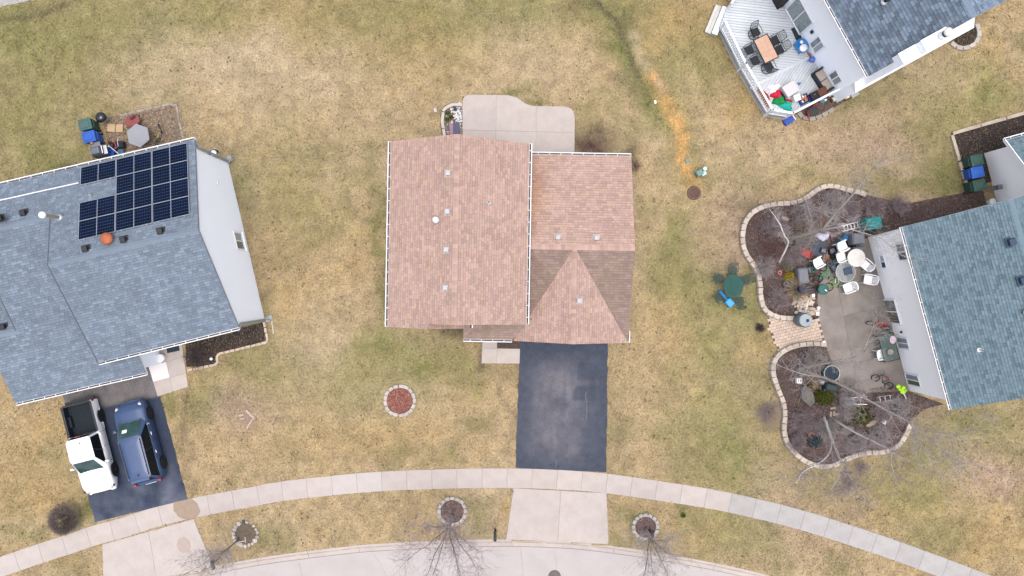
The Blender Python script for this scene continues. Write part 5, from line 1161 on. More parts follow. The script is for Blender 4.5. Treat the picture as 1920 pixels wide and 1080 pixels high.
def greenhouse(root, base, roofp, zb, zr_, wb, wr_, paint, glass=AUTOG, roof_crown=.05):
    """base=(x_front,x_rear) at belt, roofp=(x_front,x_rear) at roof edge"""
    bf, br = base; rf, rr2 = roofp; cb = .06
    A = [(bf,wb*.80,zb),(bf-.22,wb,zb-.02),(br+.1,wb*.97,zb-.02),(br,wb*.82,zb)]; B = [(rf,wr_*.86,zr_),(rf-.12,wr_,zr_-.02),(rr2+.1,wr_*.97,zr_-.02),(rr2,wr_*.84,zr_)]
    mir = lambda p: (p[0],-p[1],p[2])
    def q(a, b, c, d_, nm, m): MB().add([a,b,c,d_], [(0,1,2,3)]).build(nm, m, root)
    q(A[0], mir(A[0]), mir(B[0]), B[0], 'windshield', WSH); q(A[3], mir(A[3]), mir(B[3]), B[3], 'rear_window', glass)
    for s in (1, -1):
        f = (lambda p: p) if s > 0 else mir
        q(f(A[1]), f(A[2]), f(B[2]), f(B[1]), 'side_window', glass)
        for i, j in ((0,1),(3,2)):   # pillars
            MB().add([f(A[i]), f(A[j]), f(B[j]), f(B[i])], [(0,1,2,3)]).build('pillar', paint, root)
        t = .5; a = Vector(f(A[1])).lerp(Vector(f(A[2])), .46); b = Vector(f(B[1])).lerp(Vector(f(B[2])), .40); MB().tube([a+Vector((0,s*.006,0)), b+Vector((0,s*.006,0))], .035, 4).build('door_pillar', BLACK, root)
        MB().tube([f(B[1]), f(B[2])], .022, 5).build('window_trim', paint, root)
    # crowned roof skin
    ring_ = [B[0],B[1],B[2],B[3],mir(B[3]),mir(B[2]),mir(B[1]),mir(B[0])]; cx = (rf+rr2)/2; mb = MB()
    inn = [(cx+(x-cx)*.9, y*.86, zr_+.035) for x, y, z in ring_]; inn2 = [(cx+(x-cx)*.6, y*.45, zr_+roof_crown) for x, y, z in ring_]; k = 8
    mb.add(ring_+inn+inn2, [(i,(i+1)%k,k+(i+1)%k,k+i) for i in range(k)]+[(k+i,k+(i+1)%k,2*k+(i+1)%k,2*k+i) for i in range(k)]+[tuple(range(2*k,3*k))]); return mb.build('roof', paint, root, smooth=True)
# ---- blue crossover
fw, rw = W2(281.4,773.3,.34), W2(306.7,866,.34); hd = math.atan2(fw[1]-rw[1], fw[0]-rw[0]); WB = math.hypot(fw[0]-rw[0], fw[1]-rw[1])
side = Vector((math.sin(hd), -math.cos(hd)))   # towards the picture's right
ctr = Vector(((fw[0]+rw[0])/2, (fw[1]+rw[1])/2))-side*.86
sv = T('parked_car', 'dark blue crossover with roof rails parked nose to the house', 'car', (*ctr, .03), hd)
sx_f, sx_r = WB/2, -WB/2
def top_s(x): return float(np.interp(x, [-2.42,-2.3,-2.0,.9,1.25,1.9,2.25,2.42], [.80,1.0,1.10,1.10,1.08,.99,.86,.62]))
body_loft(4.84, 1.86, top_s, .24, (sx_f-.02, sx_r), .40, endk=.22).build('body', PB, sv, smooth=True)
greenhouse(sv, (1.32,-2.22), (.50,-1.98), 1.08, 1.68, .87, .66, PB)
for s in (1,-1):
    for x in (sx_f-.02, sx_r): wheel(sv, x, s*.82, s)
    MB().tube([(.30,s*.60,1.70),(.25,s*.60,1.745),(-1.75,s*.58,1.745),(-1.82,s*.58,1.70)], .022, 6).build('roof_rail', BLACK, sv)
    m_ = T('mirror', None, None); m_.parent = sv; m_.location = (.98, s*.98, 1.10); MB().box((0,0,0), (.13,.22,.15), top=.8).build('housing', PB, m_, bev=.03); MB().box((-.066,0,0), (.008,.18,.11)).build('mirror_glass', CHR, m_)
    MB().box((0,0,0), (.34,.20,.12), rz=-s*.5, top=.7).build('headlight', HEADL, sv, loc=(2.10,s*.70,.85), bev=.03)
    MB().box((0,0,0), (.16,.18,.26), rz=s*.3).build('tail_light', TAIL, sv, loc=(-2.33,s*.72,.94), bev=.03)
    for x in (.35,-.72): MB().box((0,0,0), (.17,.03,.03)).build('door_handle', CHR, sv, loc=(x,s*.945,.98))
MB().box((0,0,0), (.05,.9,.14), ry=.2).build('grille', BLACK, sv, loc=(2.40,0,.58)); MB().box((0,0,0), (.05,.62,.03)).build('bumper_trim', CHR, sv, loc=(-2.43,0,.62)); MB().box((0,0,0), (.10,.03,.09)).build('antenna_fin', BLACK, sv, loc=(-1.72,0,1.75))
MB().box((0,0,0), (.20,.28,.006), ry=.62).build('sun_visor_paper', WPL, sv, loc=(.86,.28,1.43))
MB().box((0,0,0), (.16,1.05,.03)).build('rear_spoiler', PB, sv, loc=(-2.03,0,1.69), bev=.01)
# ---- white pickup
rw, fw = W2(189.9,779.4,.36), W2(215.7,879.3,.36); hd = math.atan2(fw[1]-rw[1], fw[0]-rw[0]); WB = math.hypot(fw[0]-rw[0], fw[1]-rw[1])
side = Vector((-math.sin(hd), math.cos(hd))); ctr = Vector(((fw[0]+rw[0])/2, (fw[1]+rw[1])/2))-side*.86
tk = T('pickup_truck', 'white pickup truck with open black bed parked on the left driveway', 'truck', (*ctr, .03), hd)
def top_t(x): return float(np.interp(x, [-2.75,-.80,-.79,1.1,1.5,2.1,2.45,2.65], [1.02,1.02,1.10,1.10,1.08,1.02,.90,.66]))
body_loft(5.35, 1.84, lambda x: top_t(x) if x > -.80 else .50, .32, (WB/2, -WB/2), .43, endk=.14).build('body', PW, tk, smooth=True)
bedw = T('cargo_bed', None, None); bedw.parent = tk
for s in (1,-1):
    # bed side with wheel arch, outer skin
    xs = np.linspace(-2.64, -.82, 30); mb = MB(); vs = []
    for x in xs:
        lo = .36; d_ = abs(x+WB/2)
        if d_ < .43: lo = max(lo, .36+math.sqrt(.43**2-d_*d_))
        vs += [(x,s*.90,lo),(x,s*.925,(lo+1.05)/2),(x,s*.90,1.04),(x,s*.80,1.06),(x,s*.795,.55)]
    mb.add(vs, [(i*5+k, i*5+k+1, (i+1)*5+k+1, (i+1)*5+k) for i in range(29) for k in range(4)]+[(0,1,2,3,4), tuple(range(149,144,-1))]); mb.build('bed_side', PW, bedw)
    MB().box((-1.73,s*.85,1.068), (1.80,.10,.018)).build('rail_cap', BLACK, bedw)
    MB().box((0,0,0), (.12,.14,.30)).build('tail_light', TAIL, tk, loc=(-2.62,s*.85,.88), bev=.02)
    for x in (WB/2, -WB/2): wheel(tk, x, s*.80, s, .37)
    m_ = T('mirror', None, None); m_.parent = tk; m_.location = (.95, s*1.03, 1.18); MB().box((0,0,0), (.14,.24,.18), top=.8).build('housing', PW, m_, bev=.03); MB().box((-.072,0,0), (.006,.2,.14)).build('mirror_glass', CHR, m_)
    MB().box((0,0,0), (.30,.24,.16), rz=-s*.45, top=.75).build('headlight', HEADL, tk, loc=(2.40,s*.68,.84), bev=.03); MB().box((0,0,0), (.12,.06,.10), rz=-s*.45).build('grille_corner', BLACK, tk, loc=(2.42,s*.86,.84))
    for x in (.12,-.62): MB().box((0,0,0), (.16,.03,.03)).build('door_handle', PW, tk, loc=(x,s*.935,1.0))
MB().box((-1.73,0,.585), (1.84,1.60,.03)).build('bed_floor', LINER, bedw)
for k in range(-7,8): MB().box((-1.73,k*.105,.606), (1.78,.045,.018)).build('floor_rib', LINER, bedw)
for s in (1,-1): MB().box((-1.73,s*.785,.82), (1.82,.02,.46)).box((-1.68,s*.70,.70), (.75,.17,.24), top=.8).build('bed_liner_side', LINER, bedw)
MB().box((-.835,0,.83), (.04,1.6,.5)).build('bed_front', LINER, bedw); tg_ = T('tailgate', None, None); tg_.parent = tk; MB().box((-2.62,0,.80), (.08,1.58,.52)).build('gate_panel', PW, tg_, bev=.015); MB().box((-2.62,0,1.068), (.09,1.60,.018)).build('gate_cap', BLACK, tg_); MB().box((-2.575,0,.80), (.012,1.54,.46)).build('gate_liner', LINER, tg_)
MB().box((-2.74,0,.55), (.20,1.72,.16)).build('rear_bumper', mat('bumper_dark', (.05,.055,.06)), tk, bev=.03)
greenhouse(tk, (1.30,-.80), (.62,-.72), 1.08, 1.74, .88, .70, PW)
MB().box((0,0,0), (.03,.34,.05)).build('brake_light', TAIL, tk, loc=(-.80,0,1.70)); MB().box((0,0,0), (.12,.03,.08)).build('antenna_fin', BLACK, tk, loc=(-.45,.10,1.80)); MB().box((0,0,0), (.05,1.1,.24)).build('grille', BLACK, tk, loc=(2.66,0,.62))

# panel seams
SEAM = mat('panel_seam', (.03,.03,.035), (.02,.02,.025), 5, .8)
for root, xs, w_, zt in ((sv, (.95,-.02,-1.05), .93, 1.06), (tk, (1.0,.10,-.75), .915, 1.06)):
    for s in (1,-1):
        for x in xs: MB().box((0,0,0), (.012,.012,.62)).build('door_seam', SEAM, root, loc=(x, s*w_*.998, .74))
MB().box((0,0,0), (.012,1.35,.012)).build('hood_seam', SEAM, sv, loc=(1.36,0,1.105)); MB().box((0,0,0), (.012,1.4,.012)).build('hood_seam', SEAM, tk, loc=(1.36,0,1.12))
for root, x0 in ((sv,1.28),(tk,1.27)):
    for y in (-.35,.15): MB().tube([(x0,y,1.12),(x0-.18,y+.40,1.24)], .010, 4).build('wiper', BLACK, root)
# ================================================================ YARD THINGS
DGRN = mat('cart_green', (.030,.085,.070), (.022,.065,.054), 5, .55); GRNL = mat('cart_green_light', (.055,.125,.115), (.045,.105,.095), 5, .55); CBLU = mat('cart_blue', (.018,.105,.46), (.014,.085,.38), 5, .45)
DGREY = mat('dark_grey', (.07,.08,.10), (.05,.06,.075), 6, .7); MGREY = mat('mid_grey', (.20,.21,.24), (.15,.16,.19), 6, .75); STEEL = mat('steel', (.55,.57,.60), (.42,.44,.47), 6, .3, metal=.7)
def cart(label, q, rz, body, lid, h=1.05):
    r = T('wheeled_cart', label, 'trash cart', (*W2(*q, h), 0), rz)    # lid hinge at -x, front +x
    MB().box((0,0,.50), (.62,.54,.94), top=1.14).build('body', body, r, bev=.03)
    l = T('lid', None, None); l.parent = r; l.location = (0,0,1.0); MB().box((0,0,.03), (.76,.66,.06), top=.95).build('lid_panel', lid, l, bev=.02); MB().box((.03,0,.072), (.52,.48,.03), top=.9).build('lid_ridge', lid, l, bev=.012)
    MB().tube([(-.38,-.24,.94),(-.46,-.22,.97),(-.46,.22,.97),(-.38,.24,.94)], .022, 6).build('handle', body, r)
    for s in (-1,1): MB().lathe([(.13,-.03),(.13,.03)], n=16, M=Matrix.Rotation(math.pi/2,3,'X'), c=(-.27,s*.27,.13)).build('wheel', BLACK, r)
    return r
cart('green wheeled cart at the corner of the worn paver patio', (159,233), rad(193), DGRN, GRNL)
cart('blue wheeled cart beside the grills on the worn patio', (166,256), rad(193), CBLU, CBLU)
cart('green wheeled cart nearest the timber edging at the right edge', (1832.5,300), rad(12), DGRN, DGRN); cart('blue wheeled cart between two green carts at the right edge', (1833.5,322.5), rad(12), CBLU, CBLU); cart('green wheeled cart nearest the teal-roofed house', (1837,347), rad(12), DGRN, DGRN)
# kettle grill
kg = T('kettle_grill', 'round black kettle grill by the green cart', 'grill', (*W2(188,219.5,.85), 0)); GB = mat('gloss_black', (.012,.016,.022), (.01,.012,.016), 4, .12, spec=.7)
MB().lathe([(.06,.50),(.22,.56),(.29,.68),(.30,.74)], n=24).build('bowl', GB, kg, smooth=True); MB().lathe([(.305,.74),(.29,.86),(.20,.97),(.05,1.0)], n=24).build('lid', GB, kg, smooth=True); MB().tube([(-.05,0,1.0),(-.05,0,1.05),(.05,0,1.05),(.05,0,1.0)], .014, 6).build('lid_handle', BLACK, kg)
for k in range(3): a = k*2.09; MB().tube([(.16*math.cos(a),.16*math.sin(a),.56),(.30*math.cos(a),.30*math.sin(a),0)], .013, 5).build('leg', STEEL, kg)
MB().lathe([(.16,.26),(.17,.28)], n=16).build('ash_pan', STEEL, kg)
# gas grill
gg = T('gas_grill', 'grey gas grill with steel side below the blue cart', 'grill', (*W2(182,283,.95), 0), rad(13)); 
MB().box((0,0,.42), (.80,.50,.80)).build('cabinet', DGREY, gg, bev=.01); MB().box((-.05,0,.98), (.66,.52,.32), top=.72).build('hood', mat('grill_hood', (.16,.18,.21), (.11,.125,.15), 4, .35, metal=.4), gg, bev=.04); MB().box((.44,0,.86), (.20,.50,.04)).build('side_shelf', STEEL, gg, bev=.01); MB().tube([(.30,-.22,1.02),(.34,-.22,1.06),(.34,.22,1.06),(.30,.22,1.02)], .018, 6).build('hood_handle', CHR, gg); MB().box((-.02,.40,.86), (.5,.26,.05)).build('back_shelf', MGREY, gg)
simple('clay_brick', 'small reddish box on the back shelf of the gas grill', 'box', MB().box((0,0,.06), (.14,.2,.12)), mat('clay', (.36,.22,.17)), (*W2(171,266.5,1.0), .885), .3, .01)
# flattened cardboard, red camp chair, hex table, mower
cb = T('cardboard_box', 'opened flat tan cardboard box on the worn patio', 'cardboard', (*W2(216,240,.1), .04), rad(-3)); KR = mat('cardboard', (.50,.36,.21), (.45,.32,.185), 4, .85)
for s, a in ((-1,.12),(1,-.12)): MB().box((s*.235,0,.05), (.45,.46,.02), ry=a, rz=s*.06).build('flap', KR, cb)
MB().box((0,0,.03), (.05,.44,.05)).build('fold', mat('cardboard_dark', (.22,.16,.10)), cb)
rc = T('folding_chair', 'red camp chair with black straps behind the grey hexagonal table', 'chair', (*W2(250,227,.35), 0), rad(20)); RCH = mat('faded_red', (.28,.075,.07), (.22,.055,.05), 4, .8)
MB().lathe([(.05,.34),(.36,.40),(.42,.46),(.40,.47),(.05,.36)], n=14, sx=1.05, sy=.8, wob=.12).build('sling_seat', RCH, rc, smooth=True); MB().box((.08,.16,.5), (.34,.14,.05), rz=.3).build('strap_pad', BLACK, rc, bev=.02)
for a, b in (((-.45,.22,.5),(.3,-.3,0)),((-.42,-.28,.48),(.34,.3,0)),((.4,.3,.5),(-.3,-.28,0)),((.42,-.26,.48),(-.3,.28,0))): MB().tube([a,b], .013, 5).build('frame_tube', BLKM, rc)
hx = T('hexagonal_table', 'grey hexagonal table on the worn paver patio', 'table', (*W2(259,254,.72), 0), rad(40)); hexp = [(.70*math.cos(k*math.pi/3), .70*math.sin(k*math.pi/3)) for k in range(6)]
MB().prism(hexp, .69, .735, inset=.02).build('tabletop', mat('hex_grey', (.30,.31,.335), (.26,.27,.295), 2.5, .7), hx); MB().tube([(0,0,0),(0,0,.7)], .04, 8).build('pedestal', MGREY, hx); MB().lathe([(.32,0),(.30,.05),(.05,.08)], n=16).build('foot', MGREY, hx)
mw = T('lawn_mower', 'red push mower with black grass bag beside the roof edge', 'lawn mower', (*W2(212,273,.3), 0), rad(185)); MRED = mat('mower_red', (.30,.015,.035), (.24,.012,.03), 5, .35)
MB().box((.06,0,.20), (.52,.50,.16), top=.8).build('deck', MRED, mw, bev=.05); MB().lathe([(.17,.26),(.18,.34),(.12,.42),(.05,.44)], (.08,0,0), 16).build('engine', BLACK, mw, smooth=True); MB().box((-.46,0,.34), (.48,.42,.36), top=.85).build('grass_bag', BLKF, mw, bev=.06)
for x in (.28,-.16):
    for s in (-1,1): MB().lathe([(.10,-.025),(.10,.025)], n=14, M=Matrix.Rotation(math.pi/2,3,'X'), c=(x,s*.27,.10)).build('wheel', BLACK, mw)
MB().tube([(-.1,.2,.3),(-.5,.2,.75),(-.62,.2,.98),(-.62,-.2,.98),(-.5,-.2,.75),(-.1,-.2,.3)], .013, 6).build('handlebar', STEEL, mw)
simple('storage_tub', 'blue plastic tub half under the roof edge', 'tub', MB().box((0,0,.17), (.55,.40,.34), top=1.08).box((0,0,.35), (.62,.46,.03)), ROY, (*W2(205,284,.3), 0), rad(-15), .02)
simple('bucket', 'round blue-grey bucket lid by the roof edge', 'bucket', MB().lathe([(.14,0),(.17,.34),(.18,.36),(.05,.37)], n=18), mat('slate_blue', (.06,.14,.22)), (*W2(227,285,.3), 0), smooth=False)
hd_ = T('garden_hand_tool', 'white-handled tool lying across the mower and tub', 'tool', (*W2(213,281,.5), .4), rad(-38)); MB().tube([(-.35,0,.02),(.35,0,.1)], .018, 6).build('handle', WPL, hd_); MB().box((-.38,0,.02), (.1,.16,.02)).build('head', STEEL, hd_)
# bicycles
def bike(label, q, rz, paint, roll=0, L_=1.0, r=.30, z=0.0, saddle=None, turn=.0):
    """frame along +x; roll tips it over"""
    b = T('bicycle', label, 'bicycle', (*W2(*q, .2), z), rz); b.rotation_euler = (roll, 0, rz)
    Mx_ = Matrix.Rotation(math.pi/2,3,'X'); wb = L_*.5
    for x, tr in ((-wb,0),(wb,turn)):
        w = T('wheel', None, None); w.parent = b; w.location = (x,0,r); Mt = Matrix.Rotation(tr,3,'Z') @ Mx_
        MB().ring((0,0,0), r-.025, .026, 24, 6, M=Mt).build('tyre', TYRE, w, smooth=True); mb = MB()
        for k in range(8): a = k*math.pi/4; mb.tube([(0,0,0), Mt @ Vector(((r-.04)*math.cos(a),(r-.04)*math.sin(a),0))], .004, 3)
        s_ = mb.build('spokes', STEEL, w); s_['kind'] = 'stuff'
    st_, hd2, bb = (-.18*L_,0,r+.36), (.34*L_,0,r+.40), (-.05*L_,0,r-.02)
    mb = MB(); 
    for a, c in ((st_,hd2),(bb,hd2),(bb,st_),((-wb,0,r),bb),((-wb,0,r),st_),(hd2,(wb,0,r))): mb.tube([a,c], .019, 6)
    mb.build('frame', paint, b); MB().tube([(.33*L_,0,r+.4),(.31*L_,0,r+.52),(.33*L_,.26,r+.55)], .013, 6).tube([(.31*L_,0,r+.52),(.33*L_,-.26,r+.55)], .013, 6).build('handlebar', BLKM, b)
    MB().box((-.21*L_,0,r+.46), (.24,.13,.06), top=.8).build('saddle', saddle or BLACK, b, bev=.02); MB().tube([(-.05*L_,-.14,r-.1),(-.05*L_,.14,r+.06)], .012, 5).box((-.05*L_,-.18,r-.1), (.08,.08,.02)).box((-.05*L_,.18,r+.06), (.08,.08,.02)).build('pedals', BLKM, b)
    return b
bike('yellow-green bicycle leaning beside the hexagonal table', (291,255), rad(72), mat('bike_yellow', (.38,.36,.10), (.3,.28,.08), 4, .4), roll=.55, turn=.7)
bike('lime green bicycle lying beside the round glass table', (1555,522), rad(63), mat('bike_lime', (.22,.58,.07), (.18,.5,.06), 4, .4), roll=1.05, r=.26, L_=.9, turn=.4); bike('small green bicycle beside the dark planter', (1537,511), rad(70), mat('bike_green', (.03,.42,.15), (.02,.34,.12), 4, .4), roll=.9, r=.2, L_=.65)
bike('red bicycle leaning by the sliding door', (1645,614), rad(163), mat('bike_red', (.60,.012,.04), (.5,.01,.03), 4, .4), roll=.45, r=.27, L_=.95, saddle=mat('bike_red', (.60,.012,.04)))
bike('dark bicycle with orange trim at the patio corner', (1652,722), rad(150), mat('bike_dark', (.05,.03,.03), (.03,.02,.02), 4, .5), roll=1.0, r=.25, L_=.9, saddle=mat('bike_orange', (.55,.12,.03)))
# left house corners
ww = T('window_well', 'galvanised window well with white cover at the left house corner', 'window well', (*W2(401,291,.1), 0), rad(30)); mb = MB()
for k in range(13): a = math.pi*k/12; mb.box((.42*math.cos(a), .34*math.sin(a), .08), (.12,.03,.22), rz=a+math.pi/2)
mb.build('well_wall', WE, ww); MB().prism([(.38*math.cos(math.pi*k/12), .31*math.sin(math.pi*k/12)) for k in range(13)], -.1, .01).build('well_floor', BLACK, ww); MB().lathe([(.16,.0),(.17,.14),(.1,.17)], (.05,.12,0), 14).build('cover', WPL, ww)
for lab, q, a in (('splash block under the upper downspout of the left house', (428.5,299), 1.1), ('splash block under the lower downspout of the left house', (504,597), .45)):
    sp = T('splash_block', lab, 'splash block', (*W2(*q), 0), a); MB().box((0,0,.04), (.46,.26,.05)).build('base', mat('pale_slab', (.42,.43,.42)), sp, bev=.01)
    for s in (-1,1): MB().box((0,s*.12,.08), (.46,.03,.05)).build('rim', mat('pale_slab', (.42,.43,.42)), sp)
simple('wooden_stake', 'pale stick lying on the lawn beside the front bed', 'stick', MB().box((0,0,.03), (.055,.75,.04)), mat('bleached_wood', (.62,.58,.52)), (*W2(511.5,614), .0), rad(8), .005)
simple('door_mat', 'dark doormat at the left house porch', 'mat', MB().box((0,0,.012), (.74,.36,.02)), MATC, (*W2(325,654), .043), rad(12), .004)
lb = T('lidded_bucket', 'round white bucket with lid by the left porch', 'bucket', (*W2(299,672,.5), .04)); MB().lathe([(.20,0),(.23,.44)], n=20).build('pail', WPL, lb, smooth=True); MB().lathe([(.25,.44),(.25,.48),(.1,.49)], n=20).build('lid', WPL, lb)
ss = T('snow_shovel', 'dark blue snow shovel leaning on the white garage wall', 'shovel', (*W2(293,665,.1), .05), rad(200)); NB = mat('navy_plastic', (.015,.035,.14)); MB().box((0,0,.1), (.12,.46,.34), ry=.3).build('blade', NB, ss, bev=.02); MB().tube([(.03,0,.2),(.36,.05,1.2)], .016, 6).build('shaft', NB, ss); MB().box((.37,.05,1.22), (.05,.14,.05)).build('grip', NB, ss)
simple('path_light', 'small white path light at the corner of the front bed', 'path light', MB().tube([(0,0,0),(0,0,.25)], .02, 6).lathe([(.02,.25),(.09,.27),(.07,.33),(.02,.36)], n=12), WPL, (*W2(399.5,672), .02)); simple('path_light', 'small tan path light beside the left entry walk', 'path light', MB().tube([(0,0,0),(0,0,.25)], .02, 6).lathe([(.02,.25),(.09,.27),(.07,.33),(.02,.36)], n=12), mat('tan_pipe', (.42,.33,.22)), (*W2(348,671), .03))
# planter finds behind the pink house
bk = T('solar_light_mat', 'dark blue and pink patterned panel in the pebbled planter', 'panel', (*W2(856,241), .03)); MB().box((0,0,.03), (.40,.66,.03)).build('panel', mat('navy_panel', (.02,.03,.08), (.10,.09,.14), 22, .5), bk); MB().box((-.30,0,.026), (.20,.62,.02)).build('panel_pink', mat('pink_panel', (.45,.20,.24), (.16,.17,.24), 16, .7), bk)
rt_ = bpy.data.objects.new('white_stones', None); COL.objects.link(rt_); tag(rt_, 'heap of white landscape stones in the planter', 'stones'); rt_.location = (*W2(855,216), .04)
WST = [m.copy() for m in ROCKS[:3]]
for m in WST: m.materials.clear(); m.materials.append(PEB)
for k in range(46):
    b = bpy.data.objects.new('stone', random.choice(WST)); COL.objects.link(b); b.parent = rt_; s = random.uniform(.05,.085); b.location = (random.gauss(.08,.16), random.gauss(0,.26), .0); b.scale = (s,s,s*.7); b.rotation_euler.z = random.random()*6
    if b.location.x > .32: b.location.x = .3
simple('garden_spotlight', 'small dark spotlight among the white stones', 'light', MB().lathe([(.05,0),(.11,.06),(.11,.16),(.04,.18)], n=12), BLACK, (*W2(854,206), .04))
# storm drain, utility boxes
sd = T('storm_drain', 'round rusty storm drain grate in the lawn', 'drain', (*W2(1301,362), 0)); RUSTM = mat('cast_iron', (.17,.10,.085), (.11,.065,.055), 8, .8, .4)
MB().ring((0,0,.05), .335, .075, 28, 8).build('rim', RUSTM, sd, smooth=True); MB().lathe([(.33,-.2),(.33,-.02)], n=24).build('pit', BLACK, sd)
for k in range(-4,5): MB().box((k*.062,0,.05), (.028, 2*math.sqrt(.29**2-(k*.062)**2), .05)).build('grate_bar', RUSTM, sd)
for y in (-.1,.1): MB().box((0,y,.052), (.54,.03,.05)).build('cross_bar', RUSTM, sd)
UG = mat('utility_green', (.16,.27,.26), (.13,.22,.215), 5, .6); UGL = mat('utility_pale', (.50,.64,.60), (.44,.57,.54), 5, .6)
for lab, q, s, h, m, rd in (('grey-green utility pedestal beside the storm drain', (1311,324.5), .30, .55, UG, False), ('pale square utility box beside the pedestal', (1319,325.5), .24, .35, UGL, False), ('pale round utility post beside the pedestal', (1320.5,317), .24, .5, UGL, True), ('pale green square valve cover on the rusty lawn', (1289,301), .22, .08, UG, False)):
    u = T('utility_box', lab, 'utility box', (*W2(*q, h*.7), 0), .5)
    if rd: MB().lathe([(s*.45,0),(s*.45,h)], n=14).build('housing', m, u); MB().lathe([(s*.52,h),(s*.5,h+.05),(s*.2,h+.07)], n=14).build('cap', m, u)
    else: MB().box((0,0,h/2), (s*1.2,s,h)).build('housing', m, u, bev=.02); MB().box((0,0,h+.015), (s*1.28,s*1.08,.04), top=.9).build('cap', m, u, bev=.01)
for k, q in enumerate(((1228,190),(1229,193))): simple('litter_scrap', ('white scrap of litter on the swale, upper one','white scrap of litter on the swale, lower one')[k], 'litter', MB().box((0,0,.03), (.12,.09,.04), rz=.5), WPL, (*W2(*q), .0), .4*k, .01)
simple('utility_flag', 'tiny blue marker flag on the grass strip', 'flag', MB().tube([(0,0,0),(0,0,.4)], .006, 4).box((.06,0,.36), (.12,.02,.09)), BLUE, (*W2(519,1029), 0))
# mailboxes
def mailbox(label, q, rz, c=None):
    r = T('mailbox', label, 'mailbox', (*W2(*q), 0), rz); m = c or BLACK
    MB().box((0,0,.55), (.10,.10,1.1)).build('post', m, r, bev=.01); mb = MB(); n_ = 9; pr = [(-.085,1.02),(.085,1.02)]+[(.085*math.cos(math.pi*k/8), 1.14+.085*math.sin(math.pi*k/8)) for k in range(n_)]
    vs = [(x,-.30,z) for x, z in pr]+[(x,.24,z) for x, z in pr]; k_ = len(pr); mb.add(vs, [(i,(i+1)%k_,k_+(i+1)%k_,k_+i) for i in range(k_)]+[tuple(range(k_-1,-1,-1)), tuple(range(k_,2*k_))]); mb.build('box', m, r); MB().box((.095,.0,1.16), (.012,.03,.16)).build('signal_flag', RED, r); MB().box((0,.1,.8), (.05,.34,.05), rx=.6).build('brace', m, r); return r
mailbox('black mailbox on a post left of the middle apron', (929,993), 0); mailbox('dark mailbox on a post at the corner of the left apron', (412,1045), .25); mailbox('dark mailbox on a post behind the right street tree', (1217,992), -.15, mat('mail_maroon', (.06,.035,.045)))

# ---------------------------------------------------------------- right patio
def plastic_chair(label, q, rz, h=.42, z=.04, dark=False):
    r = T('plastic_chair', label, 'chair', (*W2(*q, h), z), rz, 'white plastic patio chairs'); m = WPL     # faces +x
    mb = MB(); mb.box((0,0,.42), (.48,.48,.04)); mb.box((.2,0,.40), (.05,.42,.05)); mb.build('seat', m, r, bev=.015)
    bk_ = T('backrest', None, None); bk_.parent = r
    bx = lambda z_: -.21-.16*(z_-.42)/.42; y_of = lambda y, z_: bx(z_)+.10*(1-(y/.24)**2)*-.5
    for k in range(5):
        y = -.16+k*.08; MB().tube([(y_of(y,.44),y,.44),(y_of(y,.64),y,.64),(y_of(y,.80),y,.80)], .033, 5).build('slat', m, bk_)
    MB().tube([(y_of(y,.82)-.01,y,.83-.6*y*y) for y in (-.24,-.16,-.08,0,.08,.16,.24)], .035, 6).build('top_rail', m, bk_, smooth=True)
    for s in (-1,1):
        MB().tube([(bx(.8),s*.24,.79),(bx(.62)-.0,s*.27,.64),(0,s*.28,.64),(.24,s*.27,.62),(.27,s*.25,.5),(.25,s*.24,.0)], .034, 6).build('arm', m, r)
        MB().tube([(-.2,s*.22,.42),(-.30,s*.25,0)], .024, 6).build('rear_leg', m, r)
    return r
for lab, q, a in (('white plastic chair tipped among the toys at the bed edge', (1534,492), 28), ('white plastic chair leaning at the round white table', (1577,482), 18), ('white plastic chair between the white table and the wall', (1621,496), 140), ('white plastic chair nearest the open patio floor', (1589,540), 200), ('white plastic chair against the cream wall below the table', (1627,524), 170)): plastic_chair(lab, q, rad(a))
for k in range(4): plastic_chair(f'{("bottom","second","third","top")[k]} white plastic chair of the stack by the grey cover', (1578+k*.5,463-k*.6), rad(24), .42+k*.08, .04+k*.075)
plastic_chair('pale plastic chair beside the rectangular glass table', (1652,664), rad(12))
rt1 = T('round_table', 'round white plastic table with grime on the patio', 'table', (*W2(1605.3,483.5,.72), .04)); MB().lathe([(.50,.68),(.52,.70),(.52,.725),(.47,.735)], n=32).build('tabletop', mat('grimy_white', (.72,.70,.66), (.60,.57,.52), 3.5, .6), rt1)
for k in range(4): a = k*1.57+.4; MB().tube([(.30*math.cos(a),.30*math.sin(a),.69),(.38*math.cos(a),.38*math.sin(a),0)], .028, 6).build('leg', WPL, rt1)
TG = mat('table_glass', (.30,.34,.35), (.26,.30,.31), 3, .08, spec=.8, alpha=.42)
rt2 = T('round_glass_table', 'round glass table with white rim on the patio', 'table', (*W2(1585,510.7,.68), .04)); MB().lathe([(.55,.68),(.55,.69)], n=32).build('glass_top', TG, rt2); MB().ring((0,0,.685), .56, .018, 32, 6).build('rim', mat('pale_metal', (.55,.56,.55)), rt2, smooth=True)
for k in range(4): a = k*1.57+.8; MB().tube([(.50*math.cos(a),.50*math.sin(a),.67),(.25*math.cos(a),.25*math.sin(a),.3),(.42*math.cos(a),.42*math.sin(a),0)], .016, 6).build('leg', mat('pale_metal', (.55,.56,.55)), rt2)
simple('seat_cushion', 'dark blue square cushion on the round glass table', 'cushion', MB().box((0,0,.04), (.50,.44,.08), top=.92), mat('slate_cushion', (.06,.08,.12), (.045,.06,.095), 6, .85), (*W2(1590,508,.75), .73), rad(14), .03)
